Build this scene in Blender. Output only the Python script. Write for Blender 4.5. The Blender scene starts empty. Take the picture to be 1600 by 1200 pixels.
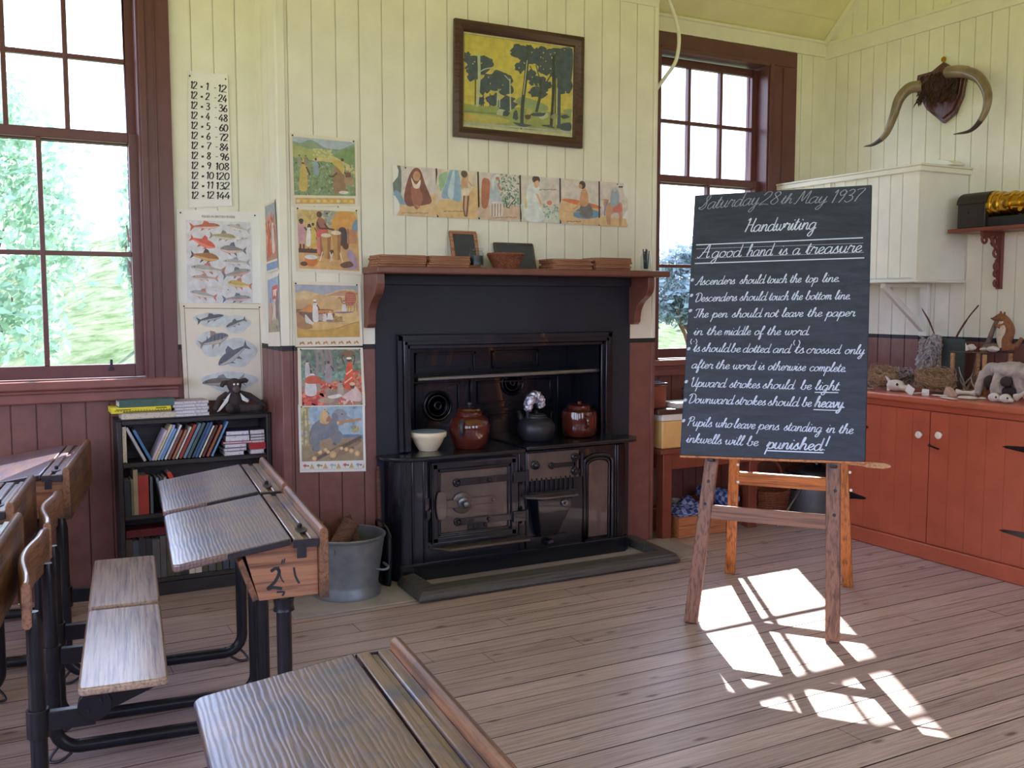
import bpy, bmesh, math, random
from mathutils import Vector, Matrix
random.seed(7)
SC = bpy.context.scene
COL = SC.collection
PI = math.pi
def R(d): return math.radians(d)

# ---------------------------------------------------------------- camera model
FX, CX, CY, EYE = 1513.09, 800.0, 600.0, 1.4
AX = Vector((2840.0, -129.0, FX)).normalized()      # room x axis seen by the camera (right, down, forward)
AY = Vector((-812.0, -129.0, FX)).normalized()      # room y axis
AZ = AX.cross(AY)
if AZ[1] > 0: AZ = -AZ
def ray(px, py):
    d = Vector((px - CX, py - CY, FX))
    return Vector((d.dot(AX), d.dot(AY), d.dot(AZ)))
EYEV = Vector((0, 0, EYE))
def at(px, py, x=None, y=None, z=None):
    """point of a room plane seen at a place of the photograph"""
    d = ray(px, py)
    t = x / d.x if x is not None else (y / d.y if y is not None else (z - EYE) / d.z)
    return EYEV + d * t
def at_plane(px, py, P0, N):
    d = ray(px, py)
    return EYEV + d * ((P0 - EYEV).dot(N) / d.dot(N))

# ---------------------------------------------------------------- mesh builder
class MB:
    def __init__(s): s.v = []; s.f = []; s.m = []
    def add(s, vs, fs, mi=0):
        b = len(s.v); s.v += [tuple(p) for p in vs]
        for f in fs: s.f.append(tuple(b + i for i in f)); s.m.append(mi)
        return s
    def box(s, x0, x1, y0, y1, z0, z1, mi=0):
        vs = [(x0,y0,z0),(x1,y0,z0),(x1,y1,z0),(x0,y1,z0),(x0,y0,z1),(x1,y0,z1),(x1,y1,z1),(x0,y1,z1)]
        return s.add(vs, [(0,3,2,1),(4,5,6,7),(0,1,5,4),(1,2,6,5),(2,3,7,6),(3,0,4,7)], mi)
    def obox(s, c, ax, ay, az, mi=0):
        """box about c with half-axis vectors"""
        c, ax, ay, az = Vector(c), Vector(ax), Vector(ay), Vector(az)
        vs = [c+ax*i+ay*j+az*k for k in (-1,1) for j,i in ((-1,-1),(-1,1),(1,1),(1,-1))]
        fs = [(0,3,2,1),(4,5,6,7),(0,1,5,4),(1,2,6,5),(2,3,7,6),(3,0,4,7)]
        if ax.cross(ay).dot(az) < 0: fs = [f[::-1] for f in fs]
        return s.add(vs, fs, mi)
    def bar(s, p, q, w, h, up=(0,0,1), mi=0):
        p, q = Vector(p), Vector(q); d = (q-p); L = d.length; d.normalize()
        up = Vector(up); sd = d.cross(up)
        if sd.length < 1e-6: sd = d.cross(Vector((1,0,0)))
        sd.normalize(); u2 = sd.cross(d)
        return s.obox((p+q)/2, d*(L/2), sd*(w/2), u2*(h/2), mi)
    def prism(s, poly, e0, e1, fn, mi=0):
        """2d polygon (counter-clockwise or not) swept from e0 to e1, fn(a,b,e)->xyz"""
        n = len(poly)
        vs = [fn(a,b,e0) for a,b in poly] + [fn(a,b,e1) for a,b in poly]
        fs = [tuple(range(n)), tuple(range(2*n-1, n-1, -1))]
        fs += [(i, n+i, n+(i+1)%n, (i+1)%n) for i in range(n)]
        return s.add(vs, fs, mi)
    def tube(s, pts, r, n=10, mi=0, caps=True, closed=False, squash=None):
        pts = [Vector(p) for p in pts]; m = len(pts)
        rs = r if isinstance(r, (list, tuple)) else [r]*m
        prev = None; b = len(s.v)
        for i, p in enumerate(pts):
            if closed: t = pts[(i+1)%m] - pts[i-1]
            else: t = pts[min(i+1,m-1)] - pts[max(i-1,0)]
            if t.length < 1e-9: t = Vector((0,0,1))
            t.normalize()
            if prev is None:
                a = Vector((0,0,1)) if abs(t.z) < .9 else Vector((1,0,0))
                u = (a - t*a.dot(t)).normalized()
            else:
                u = prev - t*prev.dot(t)
                u = u.normalized() if u.length > 1e-6 else prev
            w = t.cross(u); prev = u
            for k in range(n):
                an = 2*PI*k/n
                s.v.append(tuple(p + (u*math.cos(an) + w*math.sin(an))*rs[i]))
        for i in range(m if closed else m-1):
            j = (i+1) % m
            for k in range(n):
                k2 = (k+1) % n
                s.f.append((b+i*n+k, b+i*n+k2, b+j*n+k2, b+j*n+k)); s.m.append(mi)
        if caps and not closed:
            s.f.append(tuple(b+k for k in range(n-1,-1,-1))); s.m.append(mi)
            s.f.append(tuple(b+(m-1)*n+k for k in range(n))); s.m.append(mi)
        return s
    def lathe(s, prof, c=(0,0,0), n=28, mi=0, M=None):
        """profile of (radius, height) turned about z (or through matrix M)"""
        b = len(s.v); c = Vector(c)
        for r, z in prof:
            for k in range(n):
                a = 2*PI*k/n
                p = Vector((r*math.cos(a), r*math.sin(a), z))
                if M is not None: p = M @ p
                s.v.append(tuple(c + p))
        for i in range(len(prof)-1):
            for k in range(n):
                k2 = (k+1) % n
                s.f.append((b+i*n+k, b+i*n+k2, b+(i+1)*n+k2, b+(i+1)*n+k)); s.m.append(mi)
        if prof[0][0] > 1e-6: s.f.append(tuple(b+k for k in range(n-1,-1,-1))); s.m.append(mi)
        if prof[-1][0] > 1e-6: s.f.append(tuple(b+(len(prof)-1)*n+k for k in range(n))); s.m.append(mi)
        return s
    def ball(s, c, rx, ry=None, rz=None, n=14, mi=0, M=None):
        ry = rx if ry is None else ry; rz = rx if rz is None else rz
        b = len(s.v); c = Vector(c); h = n//2
        for i in range(h+1):
            th = PI*i/h
            for k in range(n):
                a = 2*PI*k/n
                p = Vector((rx*math.sin(th)*math.cos(a), ry*math.sin(th)*math.sin(a), -rz*math.cos(th)))
                if M is not None: p = M @ p
                s.v.append(tuple(c+p))
        for i in range(h):
            for k in range(n):
                k2 = (k+1) % n
                s.f.append((b+i*n+k, b+i*n+k2, b+(i+1)*n+k2, b+(i+1)*n+k)); s.m.append(mi)
        return s
    def ribbon(s, pts, N, w, off=0.0, mi=0, wfn=None):
        """flat strip on a plane with normal N; wfn(direction)->width factor"""
        N = Vector(N); pts = [Vector(p) for p in pts]
        if len(pts) < 2: return s
        b = len(s.v); m = len(pts)
        for i, p in enumerate(pts):
            t = pts[min(i+1,m-1)] - pts[max(i-1,0)]
            if t.length < 1e-9: t = Vector((1,0,0))
            t.normalize(); sd = N.cross(t)
            ww = w*(wfn(t) if wfn else 1)/2
            s.v.append(tuple(p + N*off - sd*ww)); s.v.append(tuple(p + N*off + sd*ww))
        for i in range(m-1):
            s.f.append((b+2*i, b+2*i+2, b+2*i+3, b+2*i+1)); s.m.append(mi)
        return s
    def build(s, name, mats, parent=None, smooth=True, bev=0, seg=2, remesh=0, sub=0):
        me = bpy.data.meshes.new(name)
        me.from_pydata(s.v, [], s.f)
        if not isinstance(mats, (list, tuple)): mats = [mats]
        for m in mats: me.materials.append(m)
        for p, mi in zip(me.polygons, s.m): p.material_index = mi
        bm = bmesh.new(); bm.from_mesh(me)
        bmesh.ops.remove_doubles(bm, verts=bm.verts, dist=1e-6)
        if len(bm.faces) < 60000: bmesh.ops.recalc_face_normals(bm, faces=bm.faces)
        bm.to_mesh(me); bm.free()
        if smooth:
            for p in me.polygons: p.use_smooth = True
            me.set_sharp_from_angle(angle=R(38))
        me.update()
        o = bpy.data.objects.new(name, me); COL.objects.link(o)
        if parent is not None: o.parent = parent
        if remesh:
            md = o.modifiers.new('Remesh', 'REMESH'); md.mode = 'VOXEL'; md.voxel_size = remesh; md.use_smooth_shade = True
            md2 = o.modifiers.new('Smooth', 'SMOOTH'); md2.iterations = 4; md2.factor = .5
        if bev:
            md = o.modifiers.new('Bevel', 'BEVEL'); md.width = bev; md.segments = seg; md.limit_method = 'ANGLE'; md.angle_limit = R(50)
            md.harden_normals = False
        if sub:
            md = o.modifiers.new('Sub', 'SUBSURF'); md.levels = sub; md.render_levels = sub
        return o

def displace(o, size, strength, seed=0):
    tx = bpy.data.textures.new('lumps', 'CLOUDS'); tx.noise_scale = size; tx.noise_depth = 3
    s = o.modifiers.new('Sub', 'SUBSURF'); s.subdivision_type = 'SIMPLE'; s.levels = s.render_levels = 1
    d = o.modifiers.new('Lumps', 'DISPLACE'); d.texture = tx; d.strength = strength; d.mid_level = .5; d.texture_coords = 'LOCAL'; return o
def tag(o, label, cat, group=None, kind=None):
    if label: o['label'] = label
    if cat: o['category'] = cat
    if group: o['group'] = group
    if kind: o['kind'] = kind
    return o
def struct(o, label=None):
    o['kind'] = 'structure'
    if label: o['label'] = label
    return o
def thing(name, label, cat, loc=(0,0,0), rz=0, group=None):
    o = bpy.data.objects.new(name, None); COL.objects.link(o)
    o.empty_display_size = .05
    o.location = loc; o.rotation_euler = (0, 0, rz)
    return tag(o, label, cat, group)
def copy_tree(o, parent=None):
    c = o.copy(); COL.objects.link(c)
    if parent is not None: c.parent = parent
    for ch in [k for k in bpy.data.objects if k.parent == o]: copy_tree(ch, c)
    return c
def crom(pts, k=6):
    """Catmull-Rom through points"""
    pts = [Vector(p) for p in pts]
    if len(pts) < 3: return pts
    P = [pts[0]*2-pts[1]] + pts + [pts[-1]*2-pts[-2]]; out = []
    for i in range(1, len(P)-2):
        a, b, c, d = P[i-1], P[i], P[i+1], P[i+2]
        for j in range(k):
            t = j/k
            out.append(.5*((2*b) + (c-a)*t + (2*a-5*b+4*c-d)*t*t + (3*b-a-3*c+d)*t**3))
    out.append(pts[-1]); return out

# ---------------------------------------------------------------- materials
def srgb(r, g, b):
    f = lambda c: (c/255/12.92 if c/255 <= .04045 else ((c/255+.055)/1.055)**2.4)
    return (f(r), f(g), f(b), 1)
def newmat(name):
    m = bpy.data.materials.new(name); m.use_nodes = True
    nt = m.node_tree; bs = nt.nodes['Principled BSDF']
    return m, nt, bs
def link(nt, a, b): nt.links.new(a, b)
def coords(nt, scale=(1,1,1), rot=(0,0,0), loc=(0,0,0)):
    tc = nt.nodes.new('ShaderNodeTexCoord'); mp = nt.nodes.new('ShaderNodeMapping')
    mp.inputs['Scale'].default_value = scale; mp.inputs['Rotation'].default_value = rot; mp.inputs['Location'].default_value = loc
    link(nt, tc.outputs['Object'], mp.inputs['Vector']); return mp.outputs['Vector']
def noise(nt, vec, scale, detail=4, rough=.55, dist=0):
    n = nt.nodes.new('ShaderNodeTexNoise'); n.inputs['Scale'].default_value = scale
    n.inputs['Detail'].default_value = detail; n.inputs['Roughness'].default_value = rough; n.inputs['Distortion'].default_value = dist
    if vec is not None: link(nt, vec, n.inputs['Vector'])
    return n.outputs['Fac']
def ramp(nt, fac, stops):
    r = nt.nodes.new('ShaderNodeValToRGB'); e = r.color_ramp.elements
    while len(e) < len(stops): e.new(.5)
    for i, (p, c) in enumerate(stops): e[i].position = p; e[i].color = c
    link(nt, fac, r.inputs['Fac']); return r.outputs['Color']
def mixc(nt, fac, a, b, mode='MIX'):
    m = nt.nodes.new('ShaderNodeMix'); m.data_type = 'RGBA'; m.blend_type = mode
    for sock, v in ((m.inputs[0], fac), (m.inputs[6], a), (m.inputs[7], b)):
        if hasattr(v, 'is_output'): link(nt, v, sock)
        else: sock.default_value = v
    return m.outputs[2]
def bump(nt, bs, h, strength=.2, dist=.01):
    b = nt.nodes.new('ShaderNodeBump'); b.inputs['Strength'].default_value = strength; b.inputs['Distance'].default_value = dist
    link(nt, h, b.inputs['Height']); link(nt, b.outputs['Normal'], bs.inputs['Normal'])
def plain(name, c, rough=.5, metal=0, var=.12, nscale=12, bmp=.08, spec=.5, coat=0):
    m, nt, bs = newmat(name)
    v = coords(nt); f = noise(nt, v, nscale)
    d = tuple(max(0, k*(1-var)) for k in c[:3])+(1,); l = tuple(min(1, k*(1+var)) for k in c[:3])+(1,)
    link(nt, ramp(nt, f, [(.3, d), (.7, l)]), bs.inputs['Base Color'])
    bs.inputs['Roughness'].default_value = rough; bs.inputs['Metallic'].default_value = metal
    bs.inputs['Specular IOR Level'].default_value = spec; bs.inputs['Coat Weight'].default_value = coat
    if bmp: bump(nt, bs, noise(nt, v, nscale*4), bmp, .004)
    return m
def wood(name, c1, c2, c3=None, axis=0, rough=.4, fine=1.0, coat=0, stain=None, bmp=.25, wear=0):
    """grain running along a local axis"""
    m, nt, bs = newmat(name)
    sc = [22*fine, 22*fine, 22*fine]; sc[axis] = 1.6*fine
    v = coords(nt, tuple(sc)); base = coords(nt)
    g = noise(nt, v, 1.6, 6, .6, .6)
    sc2 = [110*fine]*3; sc2[axis] = 3*fine
    g2 = noise(nt, coords(nt, tuple(sc2)), 1.2, 3, .6)
    col = ramp(nt, g, [(.3, c1), (.5, c2), (.68, c3 or c1)])
    dk = ramp(nt, g2, [(.36, (.36,.34,.36,1)), (.5, (1,1,1,1))])
    col = mixc(nt, .75, col, dk, 'MULTIPLY')
    if stain:
        sf = noise(nt, base, 5, 5, .65, .4)
        sr = ramp(nt, sf, [(.5, (0,0,0,1)), (.68, (1,1,1,1))])
        col = mixc(nt, sr, col, stain)
    link(nt, col, bs.inputs['Base Color'])
    rr = nt.nodes.new('ShaderNodeMapRange'); link(nt, g2, rr.inputs['Value'])
    rr.inputs['To Min'].default_value = rough+.15; rr.inputs['To Max'].default_value = rough-.05
    link(nt, rr.outputs['Result'], bs.inputs['Roughness'])
    bs.inputs['Coat Weight'].default_value = coat; bs.inputs['Coat Roughness'].default_value = .2
    bump(nt, bs, g2, bmp, .003)
    return m
CM = {}
def cm(r, g, b, rough=.7, var=.14, ns=30):
    k = (r, g, b, rough)
    if k not in CM: CM[k] = plain('ink_%d_%d_%d' % (r, g, b), srgb(r, g, b), rough, 0, var, ns, 0, .3)
    return CM[k]

M_cream = plain('cream_paint', srgb(228, 226, 216), .42, 0, .05, 6, .05)
M_ceil = plain('ceiling_cream_paint', srgb(226, 220, 178), .45, 0, .05, 6, .05)
M_white = plain('white_gloss_paint', srgb(228, 228, 224), .4, 0, .04, 6, .04)
M_brown = plain('brown_dado_paint', srgb(120, 78, 72), .38, 0, .14, 14, .12)
M_wbrown = plain('window_brown_paint', srgb(98, 58, 60), .36, 0, .12, 10, .08)
M_sillb = plain('sill_brown_paint', srgb(134, 84, 78), .3, 0, .12, 10, .08)
M_black = plain('black_paint', srgb(24, 26, 32), .5, 0, .2, 8, .08)
M_mantel = plain('mantel_brown_paint', srgb(114, 70, 62), .36, 0, .12, 10, .08)
M_blackwall = plain('blacked_fireplace_plaster', srgb(27, 31, 46), .62, 0, .18, 9, .1)
M_iron = plain('blackleaded_iron', srgb(30, 32, 42), .27, .45, .25, 14, .12, .6, .35)
M_iron_worn = plain('worn_blackleaded_iron', srgb(94, 82, 80), .38, .4, .3, 7, .14, .6, .3)
M_steel = plain('polished_steel_bar', srgb(120, 120, 128), .28, .9, .12, 20, .05)
M_frame = plain('desk_iron_frame', srgb(34, 34, 42), .3, .3, .2, 30, .1)
M_strap = plain('dark_metal_strap', srgb(58, 54, 60), .4, .5, .2, 30, .1)
M_zinc = plain('galvanised_zinc', srgb(132, 138, 148), .42, .55, .16, 16, .06)
M_brass = plain('brass', srgb(205, 160, 60), .18, 1, .1, 20, .03)
M_redcup = plain('red_brown_cupboard_paint', srgb(184, 96, 72), .36, 0, .1, 7, .08)
M_worktop = plain('red_worktop_paint', srgb(188, 104, 78), .28, 0, .1, 7, .06)
M_tablep = plain('red_brown_table_paint', srgb(124, 66, 50), .38, 0, .12, 9, .08)
M_lid = wood('desk_lid_oak', srgb(134, 110, 98), srgb(158, 132, 118), srgb(116, 96, 88), 0, .34, 1, .6, srgb(92, 88, 104), .3)
M_lidy = wood('desk_lid_grain', srgb(112, 88, 82), srgb(136, 110, 100), srgb(96, 76, 72), 1, .32, 1, .8, srgb(76, 76, 104), .3)
def oldwood(name, c1, c2, dark, axis=1, scale=26, rough=.32, coat=.8, stain=None, thick=.5):
    """varnished plank with bold cathedral figure along a local axis"""
    m, nt, bs = newmat(name); sc = [1, 1, 1]; sc[axis] = .16
    v = coords(nt, tuple(sc)); base = coords(nt)
    wv = nt.nodes.new('ShaderNodeTexWave'); wv.wave_type = 'BANDS'; wv.bands_direction = 'X' if axis == 1 else 'Y'
    wv.inputs['Scale'].default_value = scale; wv.inputs['Distortion'].default_value = 7; wv.inputs['Detail'].default_value = 2; wv.inputs['Detail Scale'].default_value = 1.1; wv.inputs['Detail Roughness'].default_value = .5
    link(nt, v, wv.inputs['Vector'])
    f2 = [160, 160, 160]; f2[axis] = 5; fine = noise(nt, coords(nt, tuple(f2)), 1, 3, .6)
    col = mixc(nt, noise(nt, base, 6, 4, .6), c1, c2)
    if stain: col = mixc(nt, ramp(nt, noise(nt, base, 7, 6, .7, .6), [(.4, (0,0,0,1)), (.64, (1,1,1,1))]), col, stain)
    col = mixc(nt, thick, col, ramp(nt, wv.outputs['Fac'], [(.0, dark), (.16, (.75,.72,.72,1)), (.5, (1,1,1,1))]), 'MULTIPLY')
    col = mixc(nt, .6, col, ramp(nt, fine, [(.36, (.5,.48,.5,1)), (.5, (1,1,1,1))]), 'MULTIPLY')
    link(nt, col, bs.inputs['Base Color']); bs.inputs['Roughness'].default_value = rough
    bs.inputs['Coat Weight'].default_value = coat; bs.inputs['Coat Roughness'].default_value = .26
    add = nt.nodes.new('ShaderNodeMath'); add.operation = 'ADD'; link(nt, wv.outputs['Fac'], add.inputs[0]); link(nt, fine, add.inputs[1])
    bump(nt, bs, add.outputs[0], .22, .0025); return m
M_lid = oldwood('worn_desk_lid', srgb(108, 82, 80), srgb(134, 106, 100), (.28,.25,.29,1), 1, 30, .3, 1, srgb(72, 76, 112), .7)
M_seat = oldwood('worn_seat_plank', srgb(150, 118, 106), srgb(178, 146, 132), (.34,.28,.28,1), 1, 16, .3, 1, None, .8)
M_box = wood('desk_box_pine', srgb(154, 104, 76), srgb(174, 122, 92), srgb(134, 88, 64), 0, .42, .8, .1, None, .15)
M_boxend = wood('desk_back_board', srgb(118, 78, 54), srgb(140, 96, 68), srgb(96, 64, 48), 1, .42, .8, .1, srgb(70, 52, 46), .2)
M_seat = wood('seat_ash', srgb(168, 140, 122), srgb(194, 166, 148), srgb(140, 114, 102), 1, .32, .9, .6, None, .35)
M_rest = wood('backrest_wood', srgb(150, 104, 80), srgb(172, 124, 98), srgb(128, 86, 66), 1, .3, .8, .9, None, .15)
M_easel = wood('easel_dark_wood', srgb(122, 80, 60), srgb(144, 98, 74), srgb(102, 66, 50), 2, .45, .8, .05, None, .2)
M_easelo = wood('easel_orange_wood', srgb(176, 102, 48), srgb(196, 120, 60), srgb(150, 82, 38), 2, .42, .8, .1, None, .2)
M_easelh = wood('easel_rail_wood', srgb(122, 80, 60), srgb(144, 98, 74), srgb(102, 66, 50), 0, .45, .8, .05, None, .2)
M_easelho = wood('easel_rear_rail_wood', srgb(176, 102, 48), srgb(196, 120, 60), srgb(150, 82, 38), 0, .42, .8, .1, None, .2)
M_pine = wood('pale_pine', srgb(176, 122, 80), srgb(200, 148, 102), srgb(150, 100, 64), 0, .5, .9, 0, None, .15)
M_bookcase = wood('ebonised_bookcase_wood', srgb(36, 32, 34), srgb(46, 40, 42), srgb(28, 26, 28), 0, .45, .9, 0, None, .1)
M_fender = wood('fender_grey_iron', srgb(70, 68, 70), srgb(84, 80, 80), srgb(56, 54, 58), 0, .5, .6, 0, None, .15)
M_darkwood = wood('dark_frame_wood', srgb(66, 38, 32), srgb(82, 50, 42), srgb(50, 30, 28), 0, .35, .8, .1, None, .15)
M_lantern = plain('lantern_dark_iron', srgb(48, 42, 42), .45, .2, .2, 14, .1)
M_paper = plain('white_paper', srgb(230, 230, 232), .7, 0, .03, 8, .03)
M_paper2 = plain('aged_paper', srgb(226, 218, 206), .7, 0, .04, 8, .03)
M_chalk = plain('chalk', srgb(212, 224, 246), .9, 0, .1, 220, 0)
M_chalkthin = plain('faint_chalk', srgb(158, 166, 184), .9, 0, .2, 220, 0)
M_ink = plain('black_ink', srgb(40, 40, 48), .6, 0, .1, 50, 0)
M_slate = plain('slate', srgb(58, 62, 72), .5, 0, .15, 18, .08)
M_glaze = plain('brown_salt_glaze', srgb(84, 36, 27), .1, 0, .22, 6, .02, .6, .6)
M_kettle = plain('black_kettle_iron', srgb(50, 50, 58), .42, .35, .2, 16, .1)
M_creamglaze = plain('cream_glaze', srgb(226, 210, 180), .22, 0, .05, 8, .02)
M_blueglaze = plain('pale_blue_glaze', srgb(172, 194, 226), .2, 0, .05, 8, .02)
M_foil = plain('crumpled_foil', srgb(205, 205, 222), .22, .9, .3, 60, .6)
M_wicker = plain('brown_wicker', srgb(120, 68, 44), .6, 0, .3, 90, .2)
M_hearth = plain('hearth_stone', srgb(160, 150, 150), .75, 0, .12, 8, .15)
M_log = wood('bark', srgb(84, 54, 44), srgb(106, 70, 56), srgb(62, 42, 38), 0, .8, .8, 0, None, .5)
M_bone = plain('bone', srgb(214, 206, 202), .6, 0, .12, 25, .15)
M_bonegrey = plain('weathered_bone', srgb(176, 164, 160), .75, 0, .22, 22, .3)
M_socket = plain('bone_hollow_shade', srgb(52, 42, 42), .85, 0, .2, 20, .2)  # dark colour stands in for the shade inside skull hollows
M_horn = plain('horn', srgb(128, 110, 88), .3, 0, .35, 9, .1, .5, .2)
M_horntip = plain('horn_tip', srgb(58, 50, 46), .3, 0, .2, 9, .1)
M_fur = plain('dark_hide', srgb(66, 44, 36), .9, 0, .4, 60, .6)
M_shield = wood('mahogany_shield', srgb(76, 40, 34), srgb(98, 54, 46), srgb(60, 32, 30), 2, .22, .8, .5, None, .1)
M_nest = plain('nest_straw', srgb(158, 130, 106), .9, 0, .4, 80, .7)
M_nestd = plain('dark_nest_twigs', srgb(96, 84, 76), .9, 0, .4, 80, .7)
M_moss = plain('moss_nest', srgb(140, 110, 80), .95, 0, .45, 90, .8)
M_lichen = plain('grey_lichen', srgb(172, 164, 170), .95, 0, .4, 70, .8)
M_bark = wood('driftwood', srgb(120, 100, 92), srgb(142, 122, 112), srgb(92, 76, 72), 2, .8, .8, 0, None, .4)
M_feather = plain('brown_feather', srgb(96, 64, 58), .7, 0, .35, 60, .2)
M_stoat = plain('stoat_fur', srgb(140, 92, 66), .9, 0, .25, 90, .5)
M_stoatw = plain('stoat_pale_fur', srgb(206, 190, 172), .9, 0, .2, 90, .5)
M_plush = plain('dark_plush', srgb(62, 52, 54), .95, 0, .25, 120, .6)
M_plushm = plain('grey_plush', srgb(96, 82, 84), .95, 0, .2, 120, .6)
M_green = plain('dark_green_card', srgb(72, 84, 88), .6, 0, .12, 10, .04)
M_enamel = plain('white_enamel', srgb(222, 222, 224), .2, 0, .06, 10, .02)
M_creamtin = plain('cream_tin_paint', srgb(222, 184, 122), .4, 0, .1, 8, .06)
M_knob = plain('white_ceramic', srgb(236, 232, 226), .15, 0, .03, 10, 0)
M_pencil = plain('dark_pens', srgb(48, 52, 62), .4, 0, .2, 60, 0)
M_cardbox = wood('orange_box_wood', srgb(172, 104, 66), srgb(190, 122, 80), srgb(150, 88, 56), 0, .5, .8, 0, None, .1)
M_rope = plain('white_cable', srgb(232, 232, 226), .5, 0, .04, 20, .05)
def glassmat(name, tint=(1,1,1,1), gl=.06):
    m, nt, bs = newmat(name); nt.nodes.remove(bs)
    out = nt.nodes['Material Output']; tr = nt.nodes.new('ShaderNodeBsdfTransparent'); gs = nt.nodes.new('ShaderNodeBsdfGlossy')
    tr.inputs['Color'].default_value = tint; gs.inputs['Roughness'].default_value = .02
    lw = nt.nodes.new('ShaderNodeFresnel'); lw.inputs['IOR'].default_value = 1.3
    mx = nt.nodes.new('ShaderNodeMixShader'); ge = nt.nodes.new('ShaderNodeNewGeometry'); iv = nt.nodes.new('ShaderNodeMath'); iv.operation = 'SUBTRACT'; iv.inputs[0].default_value = 1; link(nt, ge.outputs['Backfacing'], iv.inputs[1]); mu = nt.nodes.new('ShaderNodeMath'); mu.operation = 'MULTIPLY'; link(nt, lw.outputs[0], mu.inputs[0]); link(nt, iv.outputs[0], mu.inputs[1]); link(nt, mu.outputs[0], mx.inputs[0]); link(nt, tr.outputs[0], mx.inputs[1]); link(nt, gs.outputs[0], mx.inputs[2])
    link(nt, mx.outputs[0], out.inputs['Surface']); return m
M_glass = glassmat('window_glass', (.97,.985,.99,1))
M_jar = glassmat('jar_glass', (.93,.96,.97,1))
M_case = glassmat('display_case_glass', (.985,.99,.99,1))

# ---------------------------------------------------------------- light levels and the openings of the unseen sides
SKY, SUN, SUNEL, EXPO = 4.3, 24.0, 36.8, 0.22
LEFT_HOLES = [(-2.3, -.7, .8, 3.1), (-.2, 1.6, .8, 3.1), (2.0, 4.0, .8, 3.1)]
REAR_HOLES = [(-2.0, -.8, 1.1, 3.1), (.8, 2.2, 1.1, 3.1), (3.2, 4.5, 1.1, 3.1)]
# ================================================================ THE ROOM
YB, YC, XW, XL, YR = 4.95, 4.552, 5.07, -2.9, -2.6     # back wall, chimney front, right wall, left wall, rear wall
DADO, BAND = 1.165, 1.19
def boards(mb, s0, s1, zs, fn, pitch=.105, ph=0.0, g=.0032, dep=.008):
    """vertical tongue-and-groove boards; zs = [(z0,z1,mat)], fn(s,d,z) with d = depth into the wall"""
    cuts = [s0]; s = s0 + ((ph - s0) % pitch)
    if s - s0 < .012: s += pitch
    while s < s1 - .012: cuts.append(s); s += pitch
    cuts.append(s1)
    prof = []
    for i in range(len(cuts)-1):
        a, b = cuts[i], cuts[i+1]
        if i: prof += [(a, dep), (a+g*.5, dep), (a+g, 0)]
        else: prof.append((a, 0))
        if i < len(cuts)-2: prof += [(b-g, 0), (b-g*.5, dep)]
        else: prof.append((b, 0))
    for z0, z1, mi in zs:
        vs = [fn(s, d, z0) for s, d in prof] + [fn(s, d, z1) for s, d in prof]; n = len(prof)
        mb.add(vs, [(i, i+1, n+i+1, n+i) for i in range(n-1)], mi)
def zsplit(z0, z1):
    out = []
    for a, b, mi in ((-1, DADO, 1), (DADO, BAND, 2), (BAND, 99, 0)):
        lo, hi = max(a, z0), min(b, z1)
        if hi - lo > 1e-4: out.append((lo, hi, mi))
    return out
WM = [M_cream, M_brown, M_black]
fb = lambda s, d, z: (s, YB + d, z)

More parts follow.
